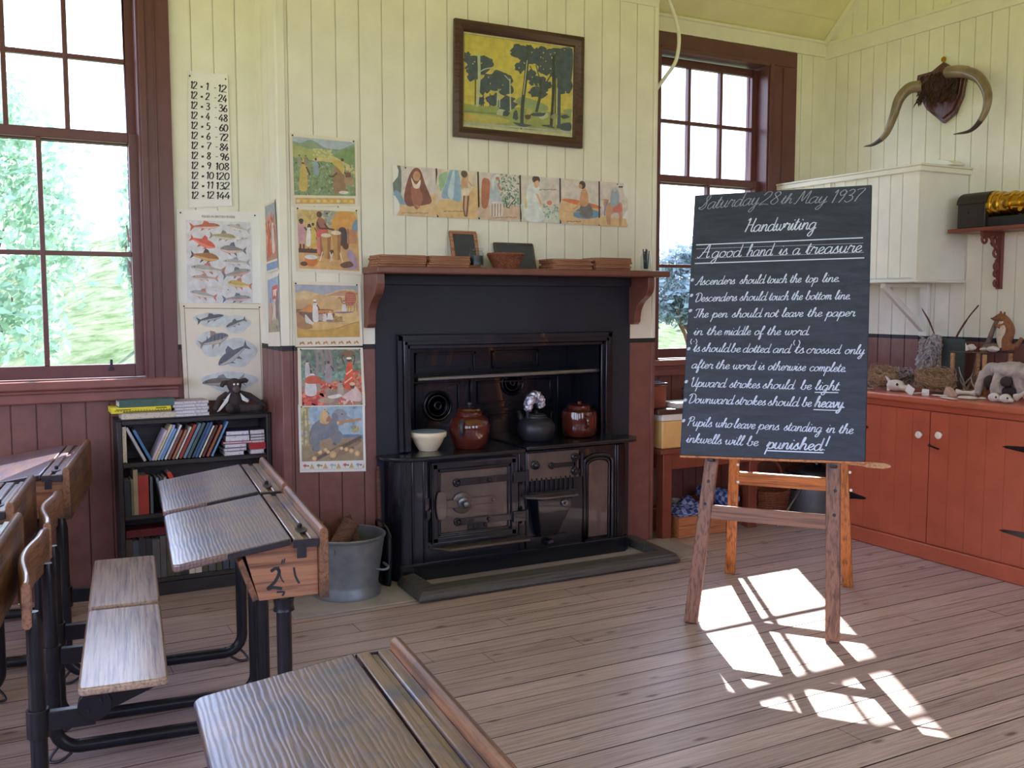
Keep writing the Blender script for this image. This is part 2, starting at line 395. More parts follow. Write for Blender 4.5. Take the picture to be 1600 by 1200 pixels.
# floor of long pine boards, each board its own strip with a dark joint
def floor_mat():
    m, nt, bs = newmat('pine_floor_boards')
    tc = nt.nodes.new('ShaderNodeTexCoord'); sep = nt.nodes.new('ShaderNodeSeparateXYZ'); link(nt, tc.outputs['Object'], sep.inputs[0])
    def M(op, a, b=None):
        n = nt.nodes.new('ShaderNodeMath'); n.operation = op
        for i, v in enumerate((a, b)):
            if v is None: continue
            if hasattr(v, 'is_output'): link(nt, v, n.inputs[i])
            else: n.inputs[i].default_value = v
        return n.outputs[0]
    row = M('FLOOR', M('DIVIDE', sep.outputs['Y'], .1165))
    wn = nt.nodes.new('ShaderNodeTexWhiteNoise'); wn.noise_dimensions = '1D'; link(nt, row, wn.inputs['W'])
    # shift the grain per board
    cb = nt.nodes.new('ShaderNodeCombineXYZ')
    link(nt, M('ADD', M('MULTIPLY', sep.outputs['X'], 1.3), M('MULTIPLY', wn.outputs['Value'], 37)), cb.inputs['X'])
    link(nt, M('MULTIPLY', sep.outputs['Y'], 30), cb.inputs['Y'])
    g = noise(nt, cb.outputs[0], 1.2, 5, .6, 1.2)
    cb2 = nt.nodes.new('ShaderNodeCombineXYZ')
    link(nt, M('ADD', M('MULTIPLY', sep.outputs['X'], 2.5), M('MULTIPLY', wn.outputs['Value'], 91)), cb2.inputs['X'])
    link(nt, M('MULTIPLY', sep.outputs['Y'], 150), cb2.inputs['Y'])
    g2 = noise(nt, cb2.outputs[0], 1.0, 3, .6, .5)
    col = ramp(nt, g, [(.28, srgb(154, 132, 130)), (.5, srgb(200, 178, 176)), (.72, srgb(174, 152, 150))])
    col = mixc(nt, .55, col, ramp(nt, g2, [(.35, (.38,.33,.32,1)), (.52, (1,1,1,1))]), 'MULTIPLY')
    col = mixc(nt, .8, col, ramp(nt, wn.outputs['Value'], [(0, (.78,.75,.75,1)), (1, (1.12,1.1,1.08,1))]), 'MULTIPLY')
    # knots and foot wear
    cb3 = nt.nodes.new('ShaderNodeCombineXYZ'); link(nt, M('MULTIPLY', sep.outputs['X'], 4.2), cb3.inputs['X']); link(nt, M('MULTIPLY', sep.outputs['Y'], 13), cb3.inputs['Y'])
    vo = nt.nodes.new('ShaderNodeTexVoronoi'); vo.inputs['Scale'].default_value = .9; link(nt, cb3.outputs[0], vo.inputs['Vector'])
    kn = ramp(nt, vo.outputs['Distance'], [(.05, (.22,.15,.14,1)), (.15, (1,1,1,1))])
    col = mixc(nt, .8, col, kn, 'MULTIPLY')
    link(nt, col, bs.inputs['Base Color'])
    wear = noise(nt, tc.outputs['Object'], 2.2, 4, .6)
    rr = nt.nodes.new('ShaderNodeMapRange'); link(nt, wear, rr.inputs['Value']); rr.inputs['To Min'].default_value = .26; rr.inputs['To Max'].default_value = .5
    link(nt, rr.outputs[0], bs.inputs['Roughness'])
    bump(nt, bs, g2, .15, .002)
    return m
M_floor = floor_mat()
M_gap = plain('floor_joint_dirt', srgb(44, 34, 32), .9, 0, .1, 20, 0)
mb = MB(); y = math.floor(YR/.1165)*.1165; rnd = random.Random(3); k = 0
while y < YB:
    a, b = y + .0022, min(y + .1165 - .0022, YB); x = XL; dz = 0
    cuts = [XL] + sorted(rnd.uniform(XL+.6, XW-.6) for _ in range(2)) + [XW]
    for c0, c1 in zip(cuts, cuts[1:]):
        dz = rnd.uniform(-.0006, .0006)
        mb.add([(c0+.001, a, dz), (c1-.001, a, dz), (c1-.001, b, dz), (c0+.001, b, dz)], [(0,1,2,3)], 0)
    y += .1165
mb.add([(XL,YR,-.004),(XW,YR,-.004),(XW,YB,-.004),(XL,YB,-.004)], [(0,1,2,3)], 1)
mb.box(XL, XW, YR, YB, -.06, -.005, 1)
struct(mb.build('floor', [M_floor, M_gap], smooth=False))

def hole_wall(name, s0, s1, z1, h0, h1, hz0, hz1, fn, ph):
    mb = MB()
    boards(mb, s0, h0, zsplit(0, z1), fn, ph=ph)
    boards(mb, h0, h1, zsplit(0, hz0), fn, ph=ph)
    boards(mb, h0, h1, zsplit(hz1, z1), fn, ph=ph)
    boards(mb, h1, s1, zsplit(0, z1), fn, ph=ph)
    return mb
# the outer leaf of the wall stands behind the boards, with the window openings
def leaf(mb, x0, x1, h0, h1, hz0, hz1, mi=0):
    ya, yb = YB+.012, YB+.2
    mb.box(x0, h0, ya, yb, 0, 3.4, mi); mb.box(h1, x1, ya, yb, 0, 3.4, mi)
    mb.box(h0, h1, ya, yb, 0, hz0, mi); mb.box(h0, h1, ya, yb, hz1, 3.4, mi)
WLh = (-.26, .69, 1.0, 2.99); WRh = (3.50, 4.64, 1.0, 2.99)
mb = hole_wall('l', XL, 1.2, 3.4, *WLh, fb, .893); leaf(mb, XL, 1.2, *WLh)
struct(mb.build('wall_back_left', WM, smooth=False))
mb = hole_wall('r', 3.365, XW, 3.4, *WRh, fb, 4.85); leaf(mb, 3.365, XW, *WRh)
struct(mb.build('wall_back_right', WM, smooth=False))
# chimney breast
ff = lambda s, d, z: (s, YC + d, z)
mb = MB()
HX0, HX1, HZ = 1.665, 3.19, 1.55
boards(mb, 1.2, HX0, zsplit(0, HZ), ff, .116, 1.4845)
boards(mb, HX1, 3.365, zsplit(0, HZ), ff, .18, 3.365)
boards(mb, 1.2, 3.365, zsplit(HZ, 4.3), ff, .116, 1.4845)
boards(mb, YC, YB, zsplit(0, 4.3), lambda s, d, z: (1.2 + d, s, z), .116, YC+.05)
boards(mb, YC, YB, zsplit(0, 4.3), lambda s, d, z: (3.365 - d, s, z), .116, YC+.05)
struct(mb.build('wall_chimney', WM, smooth=False))
mb = MB()
mb.box(1.197, 1.238, YC-.006, YC+.03, BAND, 3.05, 0); mb.box(1.197, 1.238, YC-.006, YC+.03, 0, DADO, 1)
mb.box(3.345, 3.369, YC-.006, YC+.03, BAND, 3.05, 0); mb.box(3.345, 3.369, YC-.006, YC+.03, 0, DADO, 1)
struct(mb.build('trim_1', [M_cream, M_brown], bev=.003))
# blacked plaster face round the range, with its recess
mb = MB(); OX0, OX1, OZ = 1.83, 3.0, 1.165
y0, y1 = YC-.008, YC+.02
mb.box(HX0, OX0, y0, y1, 0, HZ, 0); mb.box(OX1, HX1, y0, y1, 0, HZ, 0); mb.box(OX0, OX1, y0, y1, OZ, HZ, 0)
struct(mb.build('trim_2', [M_blackwall], smooth=False))
# right wall with the gable above the rail
fr_ = lambda s, d, z: (XW + d, s, z)
mb = MB()
boards(mb, YR, YB, zsplit(0, 3.04), fr_, .105, 4.645)
boards(mb, YR, YB, [(3.04, 5.2, 0)], fr_, .125, 4.6)
mb.box(XW+.012, XW+.2, YR, YB+.2, 0, 5.2, 0)
struct(mb.build('wall_right', WM, smooth=False))
# sloping boarded ceiling, flat at the top
TS = .93; ZE = 3.14; ZT = 4.7; YT = YB - (ZT-ZE)/TS
mb = MB(); n = 13
for i in range(n):
    t0, t1 = i/n, (i+1)/n; y0, y1 = YB+(YT-YB)*t0, YB+(YT-YB)*t1; z0, z1 = ZE+(ZT-ZE)*t0, ZE+(ZT-ZE)*t1
    d = .006; e = .05/n
    ya, za = y0+(y1-y0)*.03, z0+(z1-z0)*.03
    mb.add([(XL,y0,z0+d),(XW,y0,z0+d),(XW,ya,za+d),(XL,ya,za+d)], [(0,1,2,3)], 0)
    mb.add([(XL,ya,za),(XW,ya,za),(XW,y1,z1),(XL,y1,z1)], [(0,1,2,3)], 0)
    mb.add([(XL,ya,za+d),(XW,ya,za+d),(XW,ya,za),(XL,ya,za)], [(0,1,2,3)], 0)
    mb.add([(XL,y1,z1),(XW,y1,z1),(XW,y1,z1+d),(XL,y1,z1+d)], [(0,1,2,3)], 0)
mb.box(XL, XW, YR, YT, ZT, ZT+.08, 0)
mb.add([(XL,YB,ZE+.06),(XW,YB,ZE+.06),(XW,YT,ZT+.08),(XL,YT,ZT+.08)], [(0,1,2,3)], 0)
mb.box(XL, XW, YB, YB+.25, ZE+.02, ZE+.3, 0)
struct(mb.build('ceiling', [M_ceil], smooth=False))
# cornices and rail
def cornice(mb, p, q, nrm, z0, z1, d=.035):
    p, q, nrm = Vector(p), Vector(q), Vector(nrm)
    h = z1-z0
    prof = [(0,z0),(d*.45,z0),(d*.5,z0+h*.25),(d*.7,z0+h*.45),(d*.75,z0+h*.8),(d,z0+h*.85),(d,z1),(0,z1)]
    mb.prism(prof, 0, 1, lambda a, b, e: tuple(p.lerp(q, e) + nrm*a + Vector((0,0,b))))
mb = MB(); cornice(mb, (XL,YB,0), (1.2,YB,0), (0,-1,0), 3.05, 3.15); cornice(mb, (3.365,YB,0), (XW,YB,0), (0,-1,0), 3.05, 3.15)
struct(mb.build('trim_3', M_cream))
mb = MB(); cornice(mb, (1.2,YC,0), (3.365,YC,0), (0,-1,0), 3.045, 3.12, .02)
struct(mb.build('trim_4', M_cream))
mb = MB(); cornice(mb, (XW,YR,0), (XW,YB,0), (-1,0,0), 3.035, 3.14)
struct(mb.build('trim_5', M_cream))
mb = MB(); mb.bar((XW-.012, YB-.02, ZE+.02-.03), (XW-.012, YT, ZT-.03), .04, .06, (-1,0,0)); struct(mb.build('trim_6', M_cream, bev=.003))
# unseen sides: left and rear walls with tall windows that light the room
mb = MB(); H = 4.7
def pierced(mb, s0, s1, z1, holes, fn):
    cur = s0
    for h0, h1, z0, zz in holes:
        for a, b, c, d in ((cur, h0, 0, z1), (h0, h1, 0, z0), (h0, h1, zz, z1)):
            boards(mb, a, b, zsplit(c, d), fn, .21)
        cur = h1
    boards(mb, cur, s1, zsplit(0, z1), fn, .21)
pierced(mb, YR, YB, H, LEFT_HOLES, lambda s, d, z: (XL - d, s, z))
struct(mb.build('wall_left', WM, smooth=False))
mb = MB(); pierced(mb, XL, XW, H, REAR_HOLES, lambda s, d, z: (s, YR - d, z))
struct(mb.build('wall_rear', WM, smooth=False))

# ---------------------------------------------------------------- sash windows
def sash(mb, gx0, gx1, z0, z1, y0, y1, cols, rows, st=.045, bt=.05, tp=.045, bar=.022):
    mb.box(gx0-st, gx0, y0, y1, z0-bt, z1+tp); mb.box(gx1, gx1+st, y0, y1, z0-bt, z1+tp)
    mb.box(gx0, gx1, y0, y1, z0-bt, z0); mb.box(gx0, gx1, y0, y1, z1, z1+tp)
    for i in range(1, cols):
        x = gx0+(gx1-gx0)*i/cols; mb.box(x-bar/2, x+bar/2, y0, y1, z0, z1)
    for i in range(1, rows):
        z = z0+(z1-z0)*i/rows; mb.box(gx0, gx1, y0+.001, y1-.001, z-bar/2, z+bar/2)
def window(n, gx0, gx1, ox0, ox1, hole):
    w = struct(thing('window_%d' % n, None, None))
    h0, h1, hz0, hz1 = hole
    mb = MB()
    for a, b, s in ((ox0, gx0-.05, 1), (gx1+.05, ox1, -1)):      # wide side boards with a bead
        mb.box(a, b, YB-.022, YB+.0, 1.03, 2.9445)
        e = b if s == 1 else a
        mb.box(min(e, e-s*.03), max(e, e-s*.03), YB-.032, YB-.02, 1.03, 2.95)
        m_ = (a+b)/2; mb.box(m_-.004, m_+.004, YB-.028, YB-.02, 1.03, 2.94)
        mb.box(min(e, e+s*.01), max(e, e+s*.01), YB-.02, YB+.19, 1.03, 2.95)
    mb.box(ox0, ox1, YB-.022, YB, 2.945, 3.045)
    mb.box(gx0-.05, gx1+.05, YB-.03, YB-.02, 2.935, 2.96)
    mb.box(gx0-.06, gx1+.06, YB-.02, YB+.19, 2.94, 2.96)
    mb.build('window_frame', M_wbrown, w, bev=.003)
    mb = MB(); mb.box(ox0-.01, ox1+.012, YB-.075, YB+.19, .995, 1.035); mb.box(ox0, ox1, YB-.035, YB, .93, .995)
    mb.box(ox0, ox1, YB-.05, YB-.03, .975, .995)
    mb.build('window_sill', M_sillb, w, bev=.008, seg=3)
    mb = MB(); sash(mb, gx0, gx1, 2.195, 2.88, YB+.085, YB+.12, 3, 2); mb.build('upper_sash', M_wbrown, w, bev=.003)
    mb = MB(); sash(mb, gx0, gx1, 1.10, 2.15, YB+.04, YB+.078, 2, 2, bt=.06)
    mb.build('lower_sash', M_wbrown, w, bev=.003)
    mb = MB(); x = gx1 - .11; mb.box(x-.012, x+.012, YB+.028, YB+.04, 1.07, 1.085); mb.box(x-.006, x+.006, YB+.02, YB+.03, 1.08, 1.125)
    mb.build('sash_lift', M_strap, w, bev=.002)
    mb = MB()
    mb.box(gx0-.01, gx1+.01, YB+.10, YB+.103, 2.19, 2.89); mb.box(gx0-.01, gx1+.01, YB+.058, YB+.061, 1.09, 2.155)
    mb.build('glazing', M_glass, w, smooth=False)
window(1, -.17, .60, -.36, .79, WLh)
window(2, 3.72, 4.50, 3.38, 4.79, WRh)

# ---------------------------------------------------------------- outdoors
def grass_mat(name, a, b):
    m, nt, bs = newmat(name); v = coords(nt)
    link(nt, ramp(nt, noise(nt, v, 1.6, 6, .7), [(.35, a), (.65, b)]), bs.inputs['Base Color']); bs.inputs['Roughness'].default_value = .95; bs.inputs['Specular IOR Level'].default_value = 0
    return m
M_grass = grass_mat('meadow_grass', srgb(62, 80, 48), srgb(116, 122, 98))
def leaf_mat(name, c, tr=.5):
    m, nt, bs = newmat(name); out = nt.nodes['Material Output']
    bs.inputs['Base Color'].default_value = c; bs.inputs['Roughness'].default_value = .6
    t = nt.nodes.new('ShaderNodeBsdfTranslucent'); t.inputs['Color'].default_value = c
    mx = nt.nodes.new('ShaderNodeMixShader'); mx.inputs[0].default_value = tr
    link(nt, bs.outputs[0], mx.inputs[1]); link(nt, t.outputs[0], mx.inputs[2]); link(nt, mx.outputs[0], out.inputs['Surface']); return m
M_leaf = leaf_mat('green_leaves', srgb(150, 182, 156))
M_leafd = leaf_mat('dark_leaves', srgb(134, 152, 158), .5)
mb = MB(); nx, ny = 60, 40; rnd = random.Random(5)
def hz(x, y):
    d = max(0, y-7)
    s = 1/(1+math.exp(-(x/y - .02)*22)) if y > 0 else 0
    q = 1/(1+math.exp((x/y - .42)*16)) if y > 0 else 0
    return -.55 + d*.105*s*q + d*.035 + .12*math.sin(x*1.3+y*.7) + .06*math.sin(x*3.1-y*2.3)
vs = []
for j in range(ny+1):
    y = YB+.3 + 40*(j/ny)**1.6
    for i in range(nx+1):
        x = -22 + 66*i/nx; vs.append((x, y, hz(x, y)))
mb.add(vs, [(j*(nx+1)+i, j*(nx+1)+i+1, (j+1)*(nx+1)+i+1, (j+1)*(nx+1)+i) for j in range(ny) for i in range(nx)])
struct(mb.build('ground_outside', M_grass))
def tree(label, base, crown, spread, trunk_h, nleaf, size, mat, seed):
    rn = random.Random(seed); t = thing('tree', label, 'tree', base)
    mb = MB(); mb.tube([(0,0,-.2),(0.05,0,trunk_h*.5),(0,0.03,trunk_h),(.05,0,crown[2])], [.06,.05,.035,.015], 8)
    for k in range(7):
        a = rn.uniform(0, 6.28); z = trunk_h*(.6+.5*rn.random())
        mb.tube([(0,0,z),(spread[0]*.35*math.cos(a), spread[1]*.35*math.sin(a), z+.4),(spread[0]*.7*math.cos(a), spread[1]*.7*math.sin(a), z+.9)], [.05,.03,.01], 6)
    mb.build('trunk', M_log, t)
    mb = MB()
    cl = []
    for _ in range(26):
        u = Vector((rn.gauss(0,1), rn.gauss(0,1), rn.gauss(0,1))).normalized()*rn.random()**.4
        cl.append(Vector((crown[0]+u.x*spread[0], crown[1]+u.y*spread[1], crown[2]+u.z*spread[2])))
    for i in range(nleaf):
        c = rn.choice(cl) + Vector((rn.gauss(0,1)*spread[0], rn.gauss(0,1)*spread[1], rn.gauss(0,1)*spread[2]))*.17
        u = Vector((rn.gauss(0,1), rn.gauss(0,1), rn.gauss(0,1))).normalized(); w = u.orthogonal().normalized()
        s = size*rn.uniform(.6, 1.3)
        mb.add([c-u*s, c+w*s*.55, c+u*s, c-w*s*.55], [(0,1,2,3)])
    o = mb.build('foliage', mat, t, smooth=False); o['kind'] = 'stuff'
    return t
p = at(-40, 420, y=11); tree('leafy green tree close outside the left window, filling its left panes', (p.x, p.y, -.35), (.42,0,2.3), (.62,.9,1.5), 1.6, 3200, .065, M_leaf, 1)
p = at(212, 330, y=16); tree('slim distant tree seen at the right edge of the left window', (p.x, p.y, .3), (0,0,2.2), (.28,.3,1.3), 1.5, 500, .1, M_leaf, 2)
p = at(1078, 440, y=17); tree('dark bushy tree outside the right window, beside the blackboard edge', (p.x, p.y, -.4), (0,0,2.1), (1.5,1.0,.8), 1.3, 6500, .085, M_leafd, 3)
# ================================================================ FIREPLACE
# hearth stone
tag(MB().box(1.12, 3.47, 4.118, YC-.009, .0012, .008).build('hearth_stone', M_hearth, bev=.003), 'flat grey stone hearth slab let into the floorboards under the range', 'hearth')

YF = 4.40                                    # face of the range
rg = thing('kitchen_range', 'black cast iron cooking range with oven and fire grate, built into the fireplace', 'range', (2.4, YF, .008))
def LX(px, py, y=YF): p = at(px, py, y=y); return p.x-2.4, p.z-.008
g = MB()
def mould(mb, x0, x1, z0, z1, w, y, d, mi=0, sides='lrtb'):
    """raised square moulding round a rectangle of a y plane (local to the range)"""
    if 'l' in sides: mb.box(x0, x0+w, y-d, y, z0, z1, mi)
    if 'r' in sides: mb.box(x1-w, x1, y-d, y, z0, z1, mi)
    if 't' in sides: mb.box(x0, x1, y-d, y, z1-w, z1, mi)
    if 'b' in sides: mb.box(x0, x1, y-d, y, z0, z0+w, mi)
# surround moulding of the recess
mb = MB(); yS = YC-.008-YF
for k, (o, w, d) in enumerate(((0, .03, .02), (.028, .022, .032), (.05, .02, .014))):
    mould(mb, 1.775-2.4+o, 3.06-2.4-o, .632, 1.222-o, w, yS, d, 0, 'lrt')
mb.build('surround_moulding', M_iron, rg, bev=.004)
# recess lining
mb = MB(); yB = 4.925-YF; x0, x1 = OX0-2.4, OX1-2.4
mb.box(x0-.01, x1+.01, yB, yB+.015, .3, 1.16); mb.box(x0-.012, x0, yS, yB, .3, 1.16); mb.box(x1, x1+.012, yS, yB, .3, 1.16); mb.box(x0, x1, yS, yB, 1.155, 1.165)
def bp(px, py): return LX(px, py, 4.925)
def ring(mb, c, y, rs, mi=0):
    for ro, ri, d in rs:
        M = Matrix.Rotation(PI/2, 3, 'X')
        mb.lathe([(ri, 0), (ri, d), ((ro+ri)/2, d+.003), (ro, d), (ro, 0)], (c[0], y, c[1]), 28, mi, M)
c = bp(683, 634); ring(mb, c, yB, ((.088,.072,.014),(.062,.052,.008),(.026,.012,.012)))
c2 = bp(800, 598); ring(mb, c2, yB, ((.075,.062,.012),(.05,.04,.008),(.02,.008,.01)))
for (a, b, c, d) in ((648, 512+40, 742, 592), (648, 600, 718, 672), (745, 596, 860, 625), (872, 612, 900, 665), (764, 648, 862, 690), (768, 548, 840, 572)):
    p, q = bp(a, b), bp(c, d); mould(mb, p[0], q[0], q[1], p[1], .012, yB, .012)
for px in (735, 870, 905, 925): x, _ = bp(px, 600); mb.box(x-.008, x+.008, yB-.022, yB, .63, 1.02)
mb.box(x0+.02, x1-.02, yB-.03, yB, .985, 1.0); p = bp(745, 640); mb.box(p[0], bp(862,640)[0], yB-.02, yB, p[1]-.012, p[1]+.006)
mb.build('back_plates', M_iron, rg, bev=.002)
# plate rack
mb = MB(); a = at(652, 593, y=YC+.02); b = at(942, 578, y=YC+.02)
mb.tube([(a.x-2.4, yS+.03, a.z-.008), (b.x-2.4, yS+.03, b.z-.008)], .014, 12); mb.build('plate_rack_rail', M_steel, rg)
mb = MB(); zr = (a.z+b.z)/2-.008
for i in range(5): y = yS+.07+i*.055; mb.box(x0+.01, x1-.01, y, y+.02, zr-.008, zr+.004)
for x in (x0+.01, x1-.03, 0): mb.box(x, x+.02, yS+.03, yB, zr-.02, zr-.008)
mb.build('plate_rack', M_iron, rg, bev=.002)
# hobs: two plates with a rounded nosing
def hob(mb, xa, xb, z, left_round=False, right_round=False):
    yf = -.035; r = .16; pts = []
    if left_round:
        for k in range(9):
            an = PI + PI/2*k/8; pts.append((xa+r+r*math.cos(an), yf+r+r*math.sin(an)))
    else: pts.append((xa, yf))
    if right_round:
        r2 = .09
        for k in range(7):
            an = -PI/2 + PI/2*k/6; pts.append((xb-r2+r2*math.cos(an), yf+r2+r2*math.sin(an)))
    else: pts.append((xb, yf))
    xin0, xin1 = x0+.002, x1-.002
    if right_round: pts += [(xb, yS-.004), (xin1, yS-.004), (xin1, yB-.002)]
    else: pts += [(xb, yB-.002)]
    if left_round: pts += [(xin0, yB-.002), (xin0, yS-.004), (xa, yS-.004)]
    else: pts += [(xa, yB-.002)]
    mb.prism(pts, z-.022, z, lambda a, b, e: (a, b, e))
mb = MB(); hob(mb, 1.655-2.4, .018, .628, True); mb.build('hob', M_iron, rg, bev=.007, seg=3)
mb = MB(); hob(mb, .022, 3.165-2.4, .638, False, True); mb.build('hob', M_iron, rg, bev=.007, seg=3)
for xx, yy, r in ((.22, .2, .09), (.5, .2, .07)): mb = MB(); mb.lathe([(r, .6375), (r, .6384), (r-.012, .6384), (r-.012, .6381), (.0, .6381)], (xx, yy, 0), 32); mb.build('hob_ring', M_iron, rg)
# body
mb = MB(); r = .12; xa = 1.70-2.4; pts = [(xa, yS-.002)]
for k in range(9):
    an = PI + PI/2*k/8; pts.append((xa+r+r*math.cos(an), r+r*math.sin(an)))
xb = 3.115-2.4
pts += [(xb-.1, 0), (xb-.06, .0), (xb-.02, .03), (xb, .08), (xb, yS-.002)]
mb.prism(pts, .07, .61, lambda a, b, e: (a, b, e)); mb.box(x0, x1, yS-.01, yB-.003, .0, .607)
pl = [(a*1.012, b-.012 if b < .1 else b) for a, b in pts]; mb.prism(pl, 0, .085, lambda a, b, e: (a, b, e))
for x in (1.79-2.4, 1.85-2.4, .02-.03, .02+.012, xb-.12, xb-.105): mb.box(x, x+.012, -.006, .01, .085, .606)
mb.build('range_body', M_iron, rg, bev=.004)
# oven door
X0, X1, Z0, Z1 = 1.89-2.4, 2.362-2.4, .185, .588
mb = MB(); mb.box(X0, X1, -.018, 0, Z0, Z1)
dr = mb.build('oven_door', M_iron_worn, rg, bev=.003)
mb = MB()
for o, w, d in ((0, .03, .034), (.03, .018, .026)): mould(mb, X0+o, X1-o, Z0+o, Z1-o, w, -.016, d-.016)
mb.build('door_moulding', M_iron, dr, bev=.006, seg=3)
def strap(mb, pts, w, y, d):
    """flat iron strap through local (x, z) points"""
    for (ax, az), (bx, bz) in zip(pts, pts[1:]): mb.bar((ax, y-d/2, az), (bx, y-d/2, bz), w, d, (0, 1, 0) if False else (0,-1,0))
def disc(mb, c, y, r, d, n=20): mb.lathe([(r, 0), (r, d*.7), (r*.8, d), (0, d)], (c[0], y, c[1]), n, 0, Matrix.Rotation(PI/2, 3, 'X'))
yd = -.018
for pq in (((711, 753), (760, 748), (812, 743)), ((712, 814), (760, 809), (812, 804))):
    mb = MB(); P = [LX(*q) for q in pq]
    for (ax, az), (bx, bz) in zip(P, P[1:]): mb.box(ax, bx, yd-.012, yd, min(az,bz)-.016, min(az,bz)+.018)
    mb.box(P[2][0]-.06, P[2][0]+.02, yd-.026, yd+.0, P[2][1]-.026, P[2][1]+.028)
    disc(mb, P[0], yd, .021, .012)
    for q in (P[0], P[1], (P[2][0]-.045, P[2][1])): disc(mb, q, yd-.012, .010, .012, 12)
    mb.tube([(P[2][0]+.022, yd-.02, P[2][1]-.055), (P[2][0]+.022, yd-.02, P[2][1]+.035)], .012, 10)
    mb.build('door_hinge', M_iron, dr, bev=.002)
mb = MB(); c = LX(719, 784); e = LX(766, 780); l = LX(684, 788)
disc(mb, c, yd, .056, .016, 28); mb.box(c[0], e[0], yd-.013, yd, c[1]-.018, c[1]+.02); disc(mb, (e[0], c[1]+.001), yd, .02, .014)
mb.box(l[0], c[0], yd-.02, yd-.006, c[1]-.02, c[1]+.02); disc(mb, (e[0], c[1]+.001), yd-.013, .009, .012, 12)
mb.prism([(l[0]+.028*math.cos(a)*(1), l[1]+.07*max(-1, min(1, 1.25*math.sin(a)))) for a in [2*PI*k/20 for k in range(20)]], yd-.034, yd-.022, lambda a, b, e: (a, e, b))
mb.build('door_latch', M_iron_worn, dr, bev=.002)
mb = MB(); disc(mb, c, yd-.016, .03, .012); mb.lathe([(.014,0),(.012,.02),(.02,.032),(.018,.046),(.008,.052),(0,.052)], (c[0], yd-.02, c[1]), 16, 0, Matrix.Rotation(PI/2,3,'X')); mb.build('door_knob', M_steel, dr)
mb = MB(); p, q = LX(728, 822), LX(758, 817); mb.box(p[0], q[0], yd-.008, yd, p[1]-.014, p[1]+.018); mb.box(p[0]+.03, p[0]+.06, yd-.014, yd, p[1]-.006, p[1]+.008); disc(mb, (q[0]-.012, p[1]+.004), yd-.008, .009, .01, 12); mb.build('door_vent', M_iron, dr, bev=.002)
mb = MB(); c = LX(670, 797); mb.box(c[0]-.025, c[0]+.02, -.014, 0, c[1]-.05, c[1]+.06); mb.box(c[0]-.02, c[0]+.0, -.024, 0, c[1]-.04, c[1]); disc(mb, c, -.014, .01, .014, 12); mb.build('latch_keeper', M_iron, rg, bev=.002)
# oven shelf plate
mb = MB(); mb.prism([(X0-.01, 0), (X1+.06, 0), (X1+.06, -.075), (X1+.045, -.10), (X0+.06, -.10), (X0-.005, -.03)], .155, .168, lambda a, b, e: (a, b, e)); mb.build('oven_shelf', M_iron_worn, rg, bev=.003)
# fire door
p, q = LX(822, 706), LX(902, 744); fd = MB().box(p[0], q[0], -.016, 0, q[1]+.0, p[1]-.008).build('fire_door', M_iron_worn, rg, bev=.003)
mb = MB(); c = LX(833, 726); disc(mb, c, -.016, .024, .012); mb.lathe([(.012,0),(.017,.02),(.008,.03),(0,.03)], (c[0],-.026,c[1]), 14, 0, Matrix.Rotation(PI/2,3,'X')); mb.build('fire_door_knob', M_iron, fd)
mb = MB(); a = LX(859, 727); b = LX(895, 713); c = LX(895, 735); mb.box(a[0], b[0], -.026, -.014, a[1]-.012, a[1]+.012); disc(mb, a, -.016, .018, .014)
mb.box(b[0]-.012, b[0]+.012, -.026, -.014, c[1], b[1])
for k in (b, c): disc(mb, k, -.016, .022, .016); disc(mb, k, -.03, .01, .01, 12)
mb.tube([(b[0]+.045, -.02, c[1]-.03), (b[0]+.045, -.02, b[1]+.02)], .011, 10); mb.box(b[0], b[0]+.045, -.022, -.008, b[1]-.014, b[1]+.008); mb.box(b[0], b[0]+.045, -.022, -.008, c[1]-.012, c[1]+.01)
mb.build('fire_door_hinge', M_iron, fd, bev=.002)
# grate bars in front of a flat black plate that stands in for the shaded fire mouth
p, q = LX(826, 746), LX(898, 760)
mb = MB(); mb.box(p[0], q[0], -.004, .0, q[1]-.01, p[1]-.006); mb.build('fire_mouth_dark', M_black, rg, smooth=False)
mb = MB()
for i in range(10): x = p[0]+.01+(q[0]-p[0]-.02)*i/9; mb.box(x-.006, x+.006, -.016, -.002, q[1]-.012, p[1]-.004)
mb.box(p[0]-.01, q[0]+.01, -.018, 0, q[1]-.02, q[1]-.006); mb.build('grate', M_iron, rg, bev=.002)
# fire shelf and ash hopper
zt = LX(830, 770)[1]-.02; xs, xe = .012, .275
mb = MB(); mb.prism([(xs, 0), (xe, 0), (xe+.03, -.05), (xe+.02, -.11), (xs+.07, -.11), (xs, -.05)], zt, zt+.012, lambda a, b, e: (a, b, e)); mb.build('fire_shelf', M_iron_worn, rg, bev=.003)
mb = MB()
tz, bz = zt-.004, .155
T = [(xs+.05, -.002), (xe-.01, -.002), (xe-.01, -.085), (xs+.05, -.085)]; Bm = [(xs+.075, -.002), (xe-.075, -.002), (xe-.085, -.06), (xs+.085, -.06)]
Tm = [(a, b) for a, b in T]
mb.add([(a, b, tz) for a, b in T]+[(a, b, tz-.045) for a, b in Tm]+[(a, b, bz) for a, b in Bm], [(0,1,2,3),(8,11,10,9)]+[(i,4+i,4+(i+1)%4,(i+1)%4) for i in range(4)]+[(4+i,8+i,8+(i+1)%4,4+(i+1)%4) for i in range(4)])
mb.build('ash_hopper', M_iron, rg, bev=.004)
mb = MB(); c = (xe-.055, tz-.028); disc(mb, c, -.085, .02, .012); disc(mb, c, -.096, .009, .014, 12); mb.build('hopper_knob', M_steel, rg)
